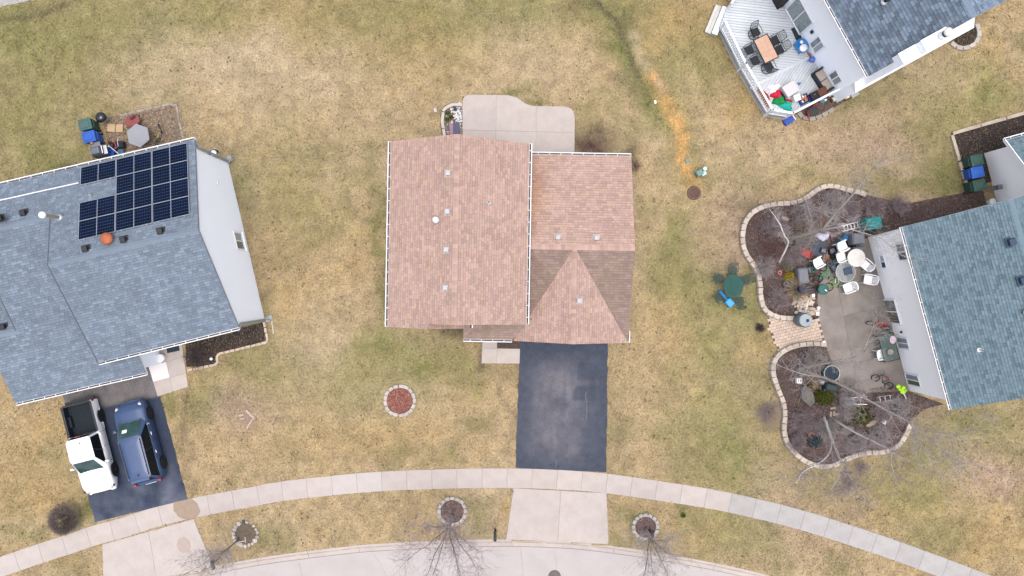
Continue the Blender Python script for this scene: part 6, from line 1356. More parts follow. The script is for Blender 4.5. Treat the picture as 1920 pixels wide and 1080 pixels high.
gt = T('glass_dining_table', 'rectangular glass table with dark frame by the cream wall', 'table', (*W2(1666.5,651.5,.72), .04), pxang((1660,627),(1672,676))); MB().box((0,0,.70), (1.56,.86,.012)).build('glass_top', mat('table_glass_green', (.16,.22,.20), (.12,.17,.16), 3, .1, spec=.3, alpha=.5), gt); mb = MB()
for s in (-1,1): mb.box((s*.78,0,.695), (.035,.92,.035)); mb.box((0,s*.445,.695), (1.53,.035,.033))
mb.box((0,0,.675), (.03,.86,.02)); mb.build('frame', BLKM, gt)
for x in (-1,1):
    for y in (-1,1): MB().tube([(x*.74,y*.42,.69),(x*.76,y*.43,0)], .02, 6).build('leg', BLKM, gt)
simple('paper_plate', 'white and pink tray on the rectangular glass table', 'tray', MB().lathe([(.14,0),(.18,.03),(.17,.035),(.05,.012)], n=14, sy=1.3), mat('pinkish_white', (.75,.66,.70), (.7,.5,.56), 9, .6), (*W2(1674,637,.77), .75)); simple('bowl', 'round pale bowl on the rectangular glass table', 'bowl', MB().lathe([(.06,0),(.16,.09),(.17,.14),(.15,.14),(.05,.03)], n=18), mat('bowl', (.42,.36,.32), (.25,.2,.17), 8, .5), (*W2(1668,659.5,.78), .75), smooth=True)
gb = T('lidded_tub', 'round dark green tub with lid near the lime bicycle', 'tub', (*W2(1544,542.5,.55), .04)); TEALD = mat('deep_teal', (.018,.11,.10), (.014,.085,.08), 5, .5); MB().lathe([(.22,0),(.28,.46)], n=22).build('tub', TEALD, gb, smooth=True); MB().lathe([(.31,.46),(.31,.50),(.26,.53),(.05,.54)], n=24).build('lid', TEALD, gb); MB().box((.12,-.06,.56), (.16,.06,.05), rz=-.7).build('scoop', WPL, gb, bev=.015)
def covered(name, label, cat, q, w_, d_, h, rz, m, z=.04):
    r = T(name, label, cat, (*W2(*q, h), z), rz); MB().box((0,0,h*.45), (w_*1.02,d_*1.02,h*.9), top=.95).build('skirt', m, r, bev=.05); MB().box((0,0,h*.95), (w_*.95,d_*.95,h*.12), top=.84).build('top_cover', m, r, bev=.04); MB().box((w_*.35,-d_*.35,.03), (.08,.08,.06)).build('foot', BLACK, r); return r
covered('grill_cover', 'bright teal covered grill beside the house corner', 'grill', (1640,418), .95, .75, 1.05, rad(10), mat('teal_cover', (.004,.23,.225), (.003,.17,.17), 4, .55))
covered('grill_cover', 'mid grey covered grill beside the white chairs', 'grill', (1611,447), .72, .66, .95, rad(2), mat('grey_cover', (.17,.18,.20), (.13,.14,.155), 5, .7)); covered('storage_chest', 'low dark grey chest below the grey covered grill', 'chest', (1612,467), .72, .3, .6, rad(4), mat('chest_grey', (.15,.16,.18)))
cloth('tarp', 'crumpled dark navy tarp beside the grey covered grill', (1595,455), .30, .42, mat('navy_tarp', (.025,.035,.06), (.015,.02,.04), 7, .6), .55, .3, .04, 11); cloth('tarp', 'bright blue tarp heap behind the white chairs', (1583,446), .42, .20, mat('blue_tarp', (.01,.20,.42), (.008,.12,.27), 7, .5), .4, .6, .04, 12)
cloth('paper_heap', 'crumpled white and lavender sheets at the bed edge', (1544,443), .48, .24, mat('lavender_sheet', (.66,.66,.76), (.5,.48,.62), 6, .8), .22, .15, .03, 13)
simple('rubber_mat', 'dark grey mat lying behind the tipped white chair', 'mat', MB().box((0,0,.02), (.85,1.05,.03)), mat('slate_mat', (.075,.085,.105), (.05,.06,.075), 4, .8), (*W2(1533,464), .045), rad(-12), .01)
wg = T('toy_wagon', 'faded red toy wagon tray in the upper bed', 'wagon', (*W2(1511,475,.25), .03), rad(-22)); WRED = mat('wagon_red', (.40,.05,.045), (.32,.035,.03), 6, .55); mb = MB(); mb.box((0,0,.16), (.66,.38,.03))
for s in (-1,1): mb.box((s*.33,0,.23), (.03,.38,.14)); mb.box((0,s*.19,.23), (.63,.03,.14))
mb.build('tray', WRED, wg)
for x in (-.22,.22):
    for s in (-1,1): MB().lathe([(.09,-.02),(.09,.02)], n=12, M=Matrix.Rotation(math.pi/2,3,'X'), c=(x,s*.22,.09)).build('wheel', BLACK, wg)
ob_ = T('cord_heap', 'tangle of bright orange cord beside the white chairs', 'cord', (*W2(1553,482), .05)); mb = MB(); rr3 = random.Random(4); p = Vector((-.1,.2,.05)); pts = [p.copy()]
for k in range(26): p = p+Vector((rr3.uniform(-.16,.16), rr3.uniform(-.17,.14), 0)); p.x = max(-.22,min(.25,p.x)); p.y = max(-.3,min(.3,p.y)); p.z = .03+rr3.random()*.07; pts.append(p.copy())
mb.tube(pts, .022, 5).build('cord', mat('orange_cord', (.62,.20,.02)), ob_)
ld = T('step_ladder', 'pale aluminium ladder lying behind the grey cover', 'ladder', (*W2(1598,424,.2), .1), rad(14)); 
for y in (-.16,.16): MB().box((0,y,.15), (1.25,.05,.04)).build('side_rail', STEEL, ld)
for k in range(6): MB().box((-.5+k*.2,0,.15), (.045,.30,.03)).build('rung', STEEL, ld)
MB().box((-.3,.0,.06), (.06,.3,.12)).box((.4,0,.06), (.06,.3,.12)).build('foot', BLACK, ld)
def pot(label, q, r, h, m, soil=MULCH_D, z=.03, name='planter_pot', rim=True):
    p = T(name, label, 'pot', (*W2(*q, h), z)); MB().lathe([(r*.72,0),(r*.95,h*.9),(r,h),(r*.88,h),(r*.82,h*.86),(.02,h*.85)], n=22).build('pot', m, p, smooth=False); MB().lathe([(r*.84,h*.84),(.02,h*.87)], n=18).build('soil', soil, p)
    if rim: MB().ring((0,0,h), r*.95, r*.07, 24, 6).build('rim', m, p, smooth=True)
    return p
SLB = mat('slate_pot', (.10,.12,.16), (.07,.085,.12), 5, .55)
covered('planter_cover', 'grey weathered covered planter at the bed edge', 'planter', (1507,517), .62, .95, .6, rad(6), mat('weathered_cover', (.13,.14,.165), (.20,.20,.215), 5, .75)); covered('planter_cover', 'dark navy covered box below the grey planter', 'planter', (1510,542), .72, .5, .45, rad(10), mat('navy_cover', (.035,.045,.085), (.025,.032,.06), 5, .75))
pot('tiny red and white pot in the upper bed', (1462,511), .13, .22, mat('pink_red_pot', (.55,.16,.15), (.45,.11,.1), 6, .6)); pot('small dark blue pot below the yellow shrub', (1474,533), .18, .28, SLB); pot('terracotta pot in the lower bed near the blue conifer', (1521.5,815.5), .18, .12, mat('terracotta', (.48,.17,.08)))
ba = T('rain_barrel', 'tall grey barrel with pale lid beside the paver walk', 'barrel', (*W2(1497,599), .05)); SLG = mat('barrel_grey', (.13,.165,.185), (.10,.13,.15), 4, .5)
MB().lathe([(.30,0),(.42,.35),(.42,.95),(.33,1.05)], n=24).build('body', SLG, ba, smooth=True); MB().lathe([(.36,1.05),(.36,1.09),(.26,1.10)], n=24).build('lid', mat('barrel_lid', (.36,.40,.42)), ba); MB().lathe([(.10,1.10),(.09,1.13)], (.1,-.02,0), 14).build('opening', mat('navy_plastic', (.015,.035,.14)), ba)
for k, q in enumerate(((1524.5,554),(1532.6,588.5),(1544.7,641.8))):
    pl_ = T('post_light', ('white square post light at the top of the stone pile','white square post light below the white ball','white square post light at the lower end of the paver walk')[k], 'light', (*W2(*q, .2), .03)); MB().box((0,0,.09), (.10,.10,.18)).build('post', WPL, pl_); MB().box((0,0,.2), (.19,.19,.05), top=.9).build('cap', WPL, pl_, bev=.01)
sb2 = T('ball', 'white and dark ball beside the stone pile', 'ball', (*W2(1534,577.5,.11), .04)); MB().lathe([(.11*math.sin(math.pi*k/10)+.001, .11-.11*math.cos(math.pi*k/10)) for k in range(11)], n=16).build('ball_skin', WPL, sb2, smooth=True); MB().lathe([(.001,.221),(.05,.205),(.05,.2)], n=5).build('patch', BLACK, sb2)
# pile of river stones
rp = T('stone_pile', 'pile of pale river stones at the corner of the upper bed', 'stones', (*W2(1508,570), .03)); TANR = [m.copy() for m in ROCKS]; RM = [mat('river_stone_pale', (.62,.56,.50), (.48,.43,.38), 7, .8, .3, var=.2), mat('river_stone_tan', (.52,.40,.27), (.42,.31,.2), 7, .8, .3, var=.2), mat('river_stone_grey', (.36,.35,.36), (.28,.27,.28), 7, .8, .3, var=.2)]
for i, m in enumerate(TANR): m.materials.clear(); m.materials.append(RM[(0,0,1,0,2,1)[i]])
for k in range(120):
    x, y = random.gauss(0,.36), random.gauss(0,.34)
    if abs(x) > .75 or abs(y) > .62: continue
    s = random.uniform(.06,.11); b = bpy.data.objects.new('stone', random.choice(TANR)); COL.objects.link(b); b.parent = rp; b.location = (x+.15*y*-1, y, .03+.16*math.exp(-(x*x+y*y)*5)); b.scale = (s*1.2,s,s*.8); b.rotation_euler = (random.uniform(-.4,.4), random.uniform(-.4,.4), random.random()*6)
for k, (q, a) in enumerate((((1512,590),.22),((1521,587),.22),((1529,584.5),.22))):
    b = bpy.data.objects.new('stone_block', bpy.data.objects['stone_block'].data); COL.objects.link(b); b.location = (*W2(*q), .03); b.rotation_euler.z = a; tag(b, ('left','middle','right')[k]+' tan block under the pile of river stones', 'block')
# ---------------------------------------------------------------- lower bed things
tp_ = T('water_tub', 'round dark tub of water with pale rim in the lower bed', 'tub', (*W2(1559.5,700,.5), .03)); MB().lathe([(.42,0),(.45,.46),(.45,.5),(.43,.5),(.41,.42),(.02,.42)], n=28).build('tub', TEALD, tp_); MB().ring((0,0,.50), .45, .022, 32, 6).build('rim', mat('pale_metal', (.55,.56,.55)), tp_, smooth=True); MB().lathe([(.42,.43),(.01,.431)], n=24).build('water', mat('tub_water', (.012,.03,.05), (.008,.02,.035), 5, .15, spec=.1), tp_)
def slabstone(label, q, rx, ry, rot, m, h=.3, name='boulder', seed=1):
    R = random.Random(seed); n_ = 14; w_ = [R.uniform(.82,1.12) for _ in range(n_)]; mb = MB(); vs = []
    for k_, z in ((1.0,0),(1.04,h*.5),(.95,h*.85),(.72,h)):
        vs += [(rx*k_*w_[k]*math.cos(2*math.pi*k/n_), ry*k_*w_[k]*math.sin(2*math.pi*k/n_), z*R.uniform(.95,1.05)) for k in range(n_)]
    mb.add(vs, [(i*n_+k, i*n_+(k+1)%n_, (i+1)*n_+(k+1)%n_, (i+1)*n_+k) for i in range(3) for k in range(n_)]+[tuple(range(3*n_,4*n_))]); return simple(name, label, 'boulder', mb, m, (*W2(*q, h*.6), -.02), rot)
BOULD = mat('grey_boulder', (.17,.155,.135), (.11,.10,.09), 4, .9, .6, fine=.2)
slabstone('large flat grey-brown boulder in the lower bed', (1514,742), .40, .62, .35, BOULD, .35, seed=3); slabstone('grey boulder half hidden by twigs below the shrub', (1589,807), .42, .30, .1, BOULD, .25, seed=5); slabstone('tan boulder at the foot of the right-hand green shrub', (1634,794), .34, .16, .5, mat('tan_boulder', (.46,.37,.27), (.36,.28,.2), 5, .9, .4), .22, seed=6)
slabstone('small tan rock near the upper bed ring', (1472,410), .24, .14, -.4, mat('tan_boulder', (.46,.37,.27)), .2, seed=8); slabstone('flat grey rock behind the aluminium ladder', (1579,422), .30, .15, .1, mat('mauve_rock', (.34,.31,.34), (.27,.25,.27), 5, .9), .2, seed=9); slabstone('pale grey rock in the upper bed below the teal grill', (1596,411), .34, .12, .2, mat('mauve_rock', (.34,.31,.34)), .14, seed=10)
ln = T('white_lantern', 'white square lantern in the lower bed', 'lantern', (*W2(1499,714,.3), .03)); MB().box((0,0,.14), (.30,.30,.28)).build('case', WPL, ln, bev=.01); MB().box((.02,0,.285), (.18,.2,.02)).build('panel', mat('lantern_panel', (.18,.14,.10)), ln); MB().box((0,0,.30), (.05,.26,.03)).build('handle', WPL, ln)
dsh = T('metal_dish', 'upturned grey metal dish beside the tub', 'dish', (*W2(1545,717,.2), .03)); MB().lathe([(.24,0),(.25,.05),(.16,.16),(.03,.19)], n=20, sy=.7).build('bowl', mat('dull_steel', (.38,.39,.40), (.3,.31,.32), 5, .4, metal=.4), dsh, smooth=True); MB().ring((0,0,.02), .25, .015, 20, 5, sy=.7).build('rim', STEEL, dsh)
covered('covered_box', 'dark green covered box below the round tub', 'box', (1560,727), .75, .42, .5, rad(-14), mat('bottle_green', (.016,.04,.042), (.012,.03,.03), 5, .6)); simple('plastic_block', 'small lavender block left of the dark green box', 'block', MB().box((0,0,.1), (.13,.24,.2)), mat('lavender', (.40,.38,.60)), (*W2(1544.5,729), .03), .1, .02)
wb2 = T('garden_cart', 'pale blue-grey wheelbarrow with long metal handles', 'wheelbarrow', (*W2(1593,752,.4), .03), rad(2)); mb = MB(); mb.lathe([(.20,.22),(.30,.40),(.30,.42),(.27,.41),(.18,.26),(.02,.25)], n=16, sx=1.0, sy=.72); mb.build('tray', mat('pale_steel_blue', (.34,.43,.47), (.28,.36,.4), 4, .5), wb2, smooth=True); 
for s in (-1,1): MB().tube([(-.2,s*.1,.22),(.4,s*.2,.36),(.98,s*.22,.42)], .018, 6).build('handle', STEEL, wb2); MB().tube([(.18,s*.17,.3),(.24,s*.2,0)], .015, 5).build('leg', STEEL, wb2)
MB().ring((-.33,0,.15), .11, .035, 16, 6, M=Matrix.Rotation(math.pi/2,3,'X')).build('wheel', BLACK, wb2)
mc = T('metal_frame_rack', 'bare metal rack frame at the bottom of the patio', 'rack', (*W2(1659,747,.3), .03), rad(8)); 
for x in (-.35,-.05,.25): MB().tube([(x,-.16,0),(x,-.16,.42),(x,.16,.42),(x,.16,0)], .02, 5).build('hoop', STEEL, mc)
for y in (-.16,.16): MB().tube([(-.5,y,.40),(.4,y,.40)], .02, 5).build('rail', STEEL, mc)
for lab, q, c, s in (('orange toy piece left of the right-hand shrub', (1589.5,768), (.62,.16,.03), .14), ('orange and teal toy ring above the shrub', (1595,762.5), (.60,.22,.05), .13), ('yellow toy truck at the top of the shrub', (1607,761), (.66,.38,.02), .2), ('bright blue toy shovel above the shrub', (1601.5,757), (.03,.30,.48), .2), ('small red ball in the twiggy bed', (1568,796), (.55,.06,.03), .12), ('white bundle beside the wheelbarrow handles', (1615,742), (.72,.72,.74), .3), ('small green can beside the left-hand shrub', (1564,739), (.04,.30,.12), .12), ('small white jug left of the wheelbarrow', (1576,751), (.72,.74,.76), .14), ('pink toy by the dark bicycle', (1672,732), (.65,.14,.18), .12), ('purple toy below the left-hand shrub', (1542,760), (.14,.12,.36), .2), ('tiny red marker by the birch stem', (1469,467), (.5,.05,.03), .12)):
    r = T('garden_toy', lab, 'toy', (*W2(*q), .03), random.random()); m = mat('toyc_%d' % int(c[0]*1000+c[1]*100+c[2]*17), c); MB().box((0,0,s*.35), (s,s*.7,s*.6), top=.8).build('body', m, r, bev=s*.12); MB().lathe([(s*.22,s*.6),(s*.26,s*.75),(s*.1,s*.85)], (s*.1,0,0), 8).build('knob', m, r)
for k, q in enumerate(((1557,776),(1563,775),(1561,765),(1570,776))):
    b = bpy.data.objects.new('stepping_brick', PVM); COL.objects.link(b); b.location = (*W2(*q), .02); b.rotation_euler.z = 1.5 if k < 2 else .2; tag(b, ('left upright','right upright','topmost','lone right-hand')[k]+' tan brick between the two green shrubs', 'brick')
wbk = T('white_bucket', 'white bucket lying in the lower bed', 'bucket', (*W2(1658,790,.15), .1), rad(-30)); Mx = Matrix.Rotation(1.2,3,'Y'); MB().lathe([(.13,-.14),(.16,.14),(.14,.14),(.12,-.1)], n=16, M=Mx).build('pail', WPL, wbk, smooth=True); MB().ring((0,0,0), .16, .012, 16, 5, M=Mx).build('rim', WPL, wbk)
pw = T('garden_pinwheel', 'neon yellow-green pinwheel on a white stake by the house corner', 'pinwheel', (*W2(1699,748), .02), 0); NEON = mat('neon_green', (.42,.78,.03), (.36,.68,.02), 4, .5); hb = Vector((P(1690,729,.9).x-pw.location.x, P(1690,729,.9).y-pw.location.y, .9))
MB().tube([(0,0,0), hb*.98], .035, 8).build('stake', WPL, pw); 
for k, (a, l, w_) in enumerate(((2.5,.22,.15),(-.45,.20,.11),(3.3,.10,.12),(-1.3,.16,.16),(.9,.10,.12))):
    c = hb+Vector((math.cos(a)*l, math.sin(a)*l, .02+.02*k)); MB().lathe([(.02,-.03),(w_*.9,-.01),(w_,.015),(w_*.4,.05)], tuple(c), 12, sx=1.1, sy=.85).build('petal', NEON, pw, smooth=True)
MB().lathe([(.05,0),(.06,.03),(.02,.06)], tuple(hb+Vector((0,0,.1))), 10).build('hub', NEON, pw)
# round lawn set in the grass, toy guitar slide
tg2 = T('round_lawn_table', 'round translucent green table on the lawn', 'table', (*W2(1375.5,536.5,.68), 0)); GTT = mat('green_glass', (.03,.105,.09), (.022,.085,.075), 3, .5, spec=.12, alpha=.78)
MB().lathe([(.53,.66),(.55,.68),(.53,.70)], n=32, sy=1.2).build('tabletop', GTT, tg2); MB().ring((0,0,.68), .55, .02, 32, 6, sy=1.2).build('rim', TEALD, tg2, smooth=True)
for k in range(4): a = k*1.57+.5; MB().tube([(.4*math.cos(a),.5*math.sin(a),.66),(.45*math.cos(a),.56*math.sin(a),0)], .018, 6).build('leg', TEALD, tg2)
MB().tube([(0,0,.66),(0,0,.74)], .03, 8).build('umbrella_socket', TEALD, tg2)
SLING = mat('green_sling', (.045,.085,.08), (.035,.065,.06), 8, .8, alpha=.5)
for lab, q, a in (('green mesh chair above the lawn table', (1374,507), -90), ('green mesh chair left of the lawn table', (1348,523), -20), ('green mesh chair right of the lawn table', (1398,525), 200), ('green mesh chair under the blue toy', (1350,556), 40), ('green mesh chair below the lawn table', (1387,566), 100)):
    c = T('mesh_lawn_chair', lab, 'chair', (*W2(*q, .4), 0), rad(a), 'green chairs round the lawn table'); MB().lathe([(.25,.38),(.28,.41),(.24,.42),(.02,.38)], n=16).build('seat', SLING, c, smooth=True); mb = MB(); mb.add([(-.27,-.24,.42),(-.30,0,.42),(-.27,.24,.42),(-.40,-.24,.82),(-.46,0,.84),(-.40,.24,.82)], [(0,1,4,3),(1,2,5,4)]); mb.build('backrest', SLING, c, smooth=True)
    MB().tube([(-.27,-.25,.42),(-.40,-.25,.83),(-.46,0,.86),(-.40,.25,.83),(-.27,.25,.42)], .015, 5).build('back_frame', TEALD, c)
    for s in (-1,1): MB().tube([(-.34,s*.26,.62),(.2,s*.28,.62),(.24,s*.25,0)], .014, 5).build('arm', TEALD, c); MB().tube([(-.24,s*.2,.4),(-.3,s*.24,0)], .014, 5).build('leg', TEALD, c)
ts = T('toy_slide', 'bright blue toy slide lying beside the lawn table', 'toy', (*W2(1360,559,.35), .1), pxang((1347,545),(1370,571))); SKY = mat('sky_plastic', (.03,.33,.74), (.025,.27,.62), 5, .4); MB().box((-.18,0,.36), (.62,.16,.06)).build('neck', mat('mid_blue', (.015,.18,.42)), ts, bev=.02); MB().box((.36,0,.36), (.50,.42,.10), top=.9).build('platform', SKY, ts, bev=.05); MB().lathe([(.10,.33),(.11,.40),(.04,.43)], (-.5,0,0), 14).build('end_knob', mat('mid_blue', (.015,.18,.42)), ts, smooth=True)
for x, y in ((.2,.18),(.2,-.18),(.54,.18),(.54,-.18)): MB().box((x,y,.12), (.06,.06,.40)).build('leg', SKY, ts)
# right house corner: meter and bucket
mt = T('utility_meter', 'grey meter box with pipe on the cream wing wall', 'meter', (*W2(1867,352,.9), .4), rad(15)); MB().box((0,0,.7), (.26,.26,.5)).build('box', MGREY, mt, bev=.02); MB().lathe([(.11,0),(.11,.16),(.05,.2)], (-.12,-.02,.9), 14).build('dial', GLASSW, mt); MB().tube([(0,.1,.5),(0,.1,-.4)], .03, 6).build('conduit', GALV, mt)
simple('round_bucket', 'round white bucket between the carts and the teal roof', 'bucket', MB().lathe([(.15,0),(.18,.34),(.19,.36),(.06,.37)], n=18), WPL, (*W2(1861,378,.35), .03))

# more of the jumble at the head of the patio
def crate(label, q, rz, w_, d_, h, m, z=.04):
    r = T('plastic_crate', label, 'crate', (*W2(*q, h), z), rz); mb = MB(); mb.box((0,0,.02), (w_,d_,.04))
    for s in (-1,1): mb.box((s*(w_/2-.015),0,h/2), (.03,d_,h)); mb.box((0,s*(d_/2-.015),h/2), (w_-.06,.03,h))
    mb.build('walls', m, r); MB().box((0,0,h*.55), (w_*.8,d_*.8,h*.3), rz=.2).build('contents', MGREY, r, bev=.02)
for lab, q, a, sz, m in (('dark green crate left of the small green bicycle', (1522,505), .3, (.42,.34,.3), TEALD), ('black crate beside the orange cord', (1562,470), .2, (.4,.34,.32), BLKM), ('grey crate behind the tipped white chair', (1545,470), -.3, (.36,.3,.25), DGREY), ('maroon crate beside the lavender sheets', (1564,440), .4, (.5,.3,.2), mat('maroon_plastic', (.16,.03,.04))), ('slate crate at the top of the round glass table', (1565,503), .5, (.3,.36,.35), SLB), ('brown wooden crate along the ladder', (1575,436), .45, (.8,.16,.2), mat('brown_plank', (.22,.15,.10)))): crate(lab, q, a, *sz, m)
for lab, q, r_, h, m in (('small black pot beside the small green bicycle', (1531,521), .16, .24, BLKM), ('dark round tub behind the orange cord', (1556,494), .2, .3, DGREY), ('brown round saucer pot left of the dark tub', (1524,527), .26, .12, mat('brown_pot', (.14,.09,.075))), ('small teal pot below the tipped chair', (1526,506), .17, .3, TEALD), ('grey pot at the top of the upper bed ladder', (1562,414), .2, .25, MGREY)): pot(lab, q, r_, h, m)
cloth('tarp', 'crumpled teal cloth beside the round glass table', (1562,496), .14, .22, mat('teal_cloth', (.05,.26,.32), (.03,.17,.22), 7, .6), .25, .3, .04, 21); cloth('tarp', 'crumpled black bag between the chairs and the grey mat', (1561,480), .22, .26, BLKF, .3, .7, .04, 22); cloth('tarp', 'crumpled grey plastic below the grey covered grill', (1600,474), .3, .16, MGREY, .3, .1, .04, 23)
for k, (q, a) in enumerate((((1567,515),1.45),((1571,512),1.6))): 
    g = T('garden_rake', ('left','right')[k]+' long-handled tool lying beside the glass table', 'tool', (*W2(*q), .06), a); MB().tube([(-.5,0,0),(.5,0,.03)], .016, 5).build('handle', STEEL, g); MB().box((.52,0,.02), (.05,.26,.05)).build('head', BLKM, g)
hs_ = T('garden_hose', 'coiled dark hose on the patio by the covered box', 'hose', (*W2(1521,534), .06)); mb = MB()
for k in range(4): mb.ring((0,0,.02+k*.02), .26-.02*k, .018, 24, 5)
mb.build('coil', mat('hose_brown', (.07,.05,.05)), hs_, smooth=True); MB().tube([(.25,0,.03),(.5,.1,.02),(.6,.4,.02)], .016, 5).build('loose_end', mat('hose_brown', (.07,.05,.05)), hs_)
# ================================================================ TREES AND SHRUBS
BARK_G = mat('grey_bark', (.36,.31,.29), (.24,.21,.195), 9, .9, .5); BARK_W = mat('white_birch_bark', (.80,.77,.73), (.42,.38,.35), 16, .85, .4); BARK_T = mat('tan_birch_bark', (.58,.53,.475), (.24,.21,.19), 14, .85, .4)
TWIG_P = mat('mauve_twig', (.36,.29,.295), (.25,.20,.205), 5, .9); TWIG_G = mat('grey_twig', (.42,.375,.36), (.30,.265,.255), 5, .9); TWIG_R = mat('reddish_twig', (.25,.15,.13), (.17,.10,.09), 5, .9); TWIG_D = mat('dark_twig', (.10,.075,.075), (.07,.055,.055), 5, .9)
def rdir(R, up=.3):
    v = Vector((R.gauss(0,1), R.gauss(0,1), R.gauss(0,1)*.7+up)); return v.normalized()
def twig(mb, p, d, L_, r, R, lvl, nsub, spread=.75, seg=3, upb=.12):
    """one twig and its side twigs"""
    pts = [p.copy()]; rad_ = [r]; v = d.copy(); q = p.copy()
    for i in range(seg):
        v = (v+Vector((R.uniform(-.22,.22), R.uniform(-.22,.22), R.uniform(-.1,.2)+upb*.4))).normalized(); q = q+v*(L_/seg); pts.append(q.copy()); rad_.append(max(.0042, r*(1-.75*(i+1)/seg)))
    mb.tube(pts, rad_, 3, caps=False)
    if lvl > 0:
        for k in range(nsub):
            i = R.randint(1, seg); b = pts[i-1].lerp(pts[i], R.random()); dd = (v*.7+rdir(R, upb)*spread).normalized(); twig(mb, b, dd, L_*R.uniform(.4,.65), rad_[i]*.65+.001, R, lvl-1, nsub, spread, 2 if lvl == 1 else 3, upb)
def interp_limb(limb, n=5):
    pts = [P(x, y, h) for x, y, h, r in limb]; rs = [l[3]*.56 for l in limb]; out = []; ro = []
    for i in range(len(pts)-1):
        p0, p1, p2, p3 = pts[max(0,i-1)], pts[i], pts[i+1], pts[min(len(pts)-1,i+2)]
        for k in range(n):
            t = k/n; out.append(.5*((2*p1)+(-p0+p2)*t+(2*p0-5*p1+4*p2-p3)*t*t+(-p0+3*p1-3*p2+p3)*t**3)); ro.append(rs[i]+(rs[i+1]-rs[i])*t)
    out.append(pts[-1]); ro.append(rs[-1]); return out, ro
def limb_tree(label, limbs, bark, twm, seed, dens=7, tl=1.5, name='birch_tree', tr=.012, start=.3, lvl=2, nsub=4, upb=.15):
    R = random.Random(seed); b = P(*limbs[0][0][:3]); root = T(name, label, 'tree', b); tm = MB(); cm = MB()
    for li, limb in enumerate(limbs):
        pts, rs = interp_limb(limb); rs = [r*(1.3 if bark is BARK_W else 1.0) for r in rs]; pts = [p-b+Vector((R.uniform(-1,1),R.uniform(-1,1),0))*min(.03, r*.25) for p, r in zip(pts, rs)]
        tm.tube(pts, rs, 7); Ltot = len(pts)
        for i in range(int(Ltot*start) if li == 0 else 1, Ltot):
            for k in range(max(1, int(dens*(pts[i]-pts[i-1]).length*.55+R.random()))):
                ax = (pts[i]-pts[i-1]).normalized(); p = pts[i-1].lerp(pts[i], R.random()); d_ = (ax*.55+rdir(R, .25)*.9).normalized(); twig(cm, p, d_, tl*R.uniform(.5,1.15), min(tr*1.5, rs[i]*.6+.003), R, lvl, nsub, upb=upb)
        twig(cm, pts[-1], (pts[-1]-pts[-2]).normalized(), tl, tr, R, lvl, nsub)
    tm.build('trunk', bark, root, smooth=True); c = cm.build('crown', twm, root); c['kind'] = 'stuff'; return root
limb_tree('tall birch in the upper bed reaching over the lawn', [[(1478,447,0,.17),(1500,442,2,.15),(1530,433,4,.125),(1545,427,5,.10),(1565,402,6.2,.085),(1590,375,7.5,.07),(1618,340,9,.05),(1642,308,10.2,.02)], [(1530,433,4,.08),(1575,427,5,.065),(1620,437,5.8,.045),(1655,449,6.5,.028),(1690,478,7,.012)], [(1516,437,3,.06),(1522,415,4,.045),(1516,392,5,.03),(1508,368,6,.012)]], BARK_T, TWIG_G, 3, dens=9, tl=1.3, nsub=4)
limb_tree('short crooked birch stem in the upper bed', [[(1461,492,0,.075),(1472,470,1,.07),(1478,454,2,.06),(1470,440,2.8,.055),(1462,420,3.6,.045),(1447,397,4.6,.02)]], BARK_W, TWIG_G, 5, dens=9, tl=.9, lvl=2, nsub=4)
limb_tree('tall leaning birch over the lower bed and lawn', [[(1495,692,0,.17),(1540,706,2.2,.145),(1580,723,4,.12),(1615,742,5.5,.10),(1660,768,7,.085),(1705,792,8.3,.07),(1735,818,9.3,.05),(1770,848,10.5,.03),(1800,875,11.5,.012)],
    [(1706,793,8.3,.05),(1735,845,9.5,.035),(1757,890,10.5,.015)], [(1712,797,8.5,.05),(1760,812,9.8,.035),(1800,812,10.8,.02),(1826,795,11.5,.01)], [(1540,706,2.2,.05),(1512,703,3,.04),(1482,694,3.6,.03),(1452,682,4.2,.012)], [(1495,692,0,.14),(1525,686,2,.115),(1563,678,4,.085),(1610,667,5.5,.05),(1630,632,7,.03),(1642,598,8.2,.012)]], BARK_T, TWIG_G, 7, dens=7, tl=1.3, nsub=4)
limb_tree('white-stemmed birch at the bottom of the lower bed', [[(1545,782,0,.12),(1552,802,1.2,.11),(1562,830,3,.09),(1573,856,4.5,.075),(1581,880,6,.055),(1600,928,8,.035),(1604,938,8.4,.012)], [(1581,880,6,.045),(1566,906,7.2,.03),(1558,918,7.8,.012)], [(1583,878,6,.045),(1617,930,8.5,.03),(1624,942,9,.012)], [(1560,826,2.8,.06),(1555,850,3.8,.055),(1535,869,4.8,.05),(1507,884,6,.04),(1493,906,7,.02)]], BARK_W, TWIG_P, 9, dens=9, tl=1.2, nsub=4)
limb_tree('slim grey birch leaning toward the bottom of the lower bed', [[(1562,786,0,.08),(1604,811,2.5,.07),(1646,832,4.2,.06),(1670,845,5.2,.05),(1672,872,6.2,.03),(1682,905,7.6,.012)], [(1670,845,5.2,.03),(1692,860,6,.012)]], BARK_W, TWIG_P, 11, dens=9, tl=1.2, nsub=4)
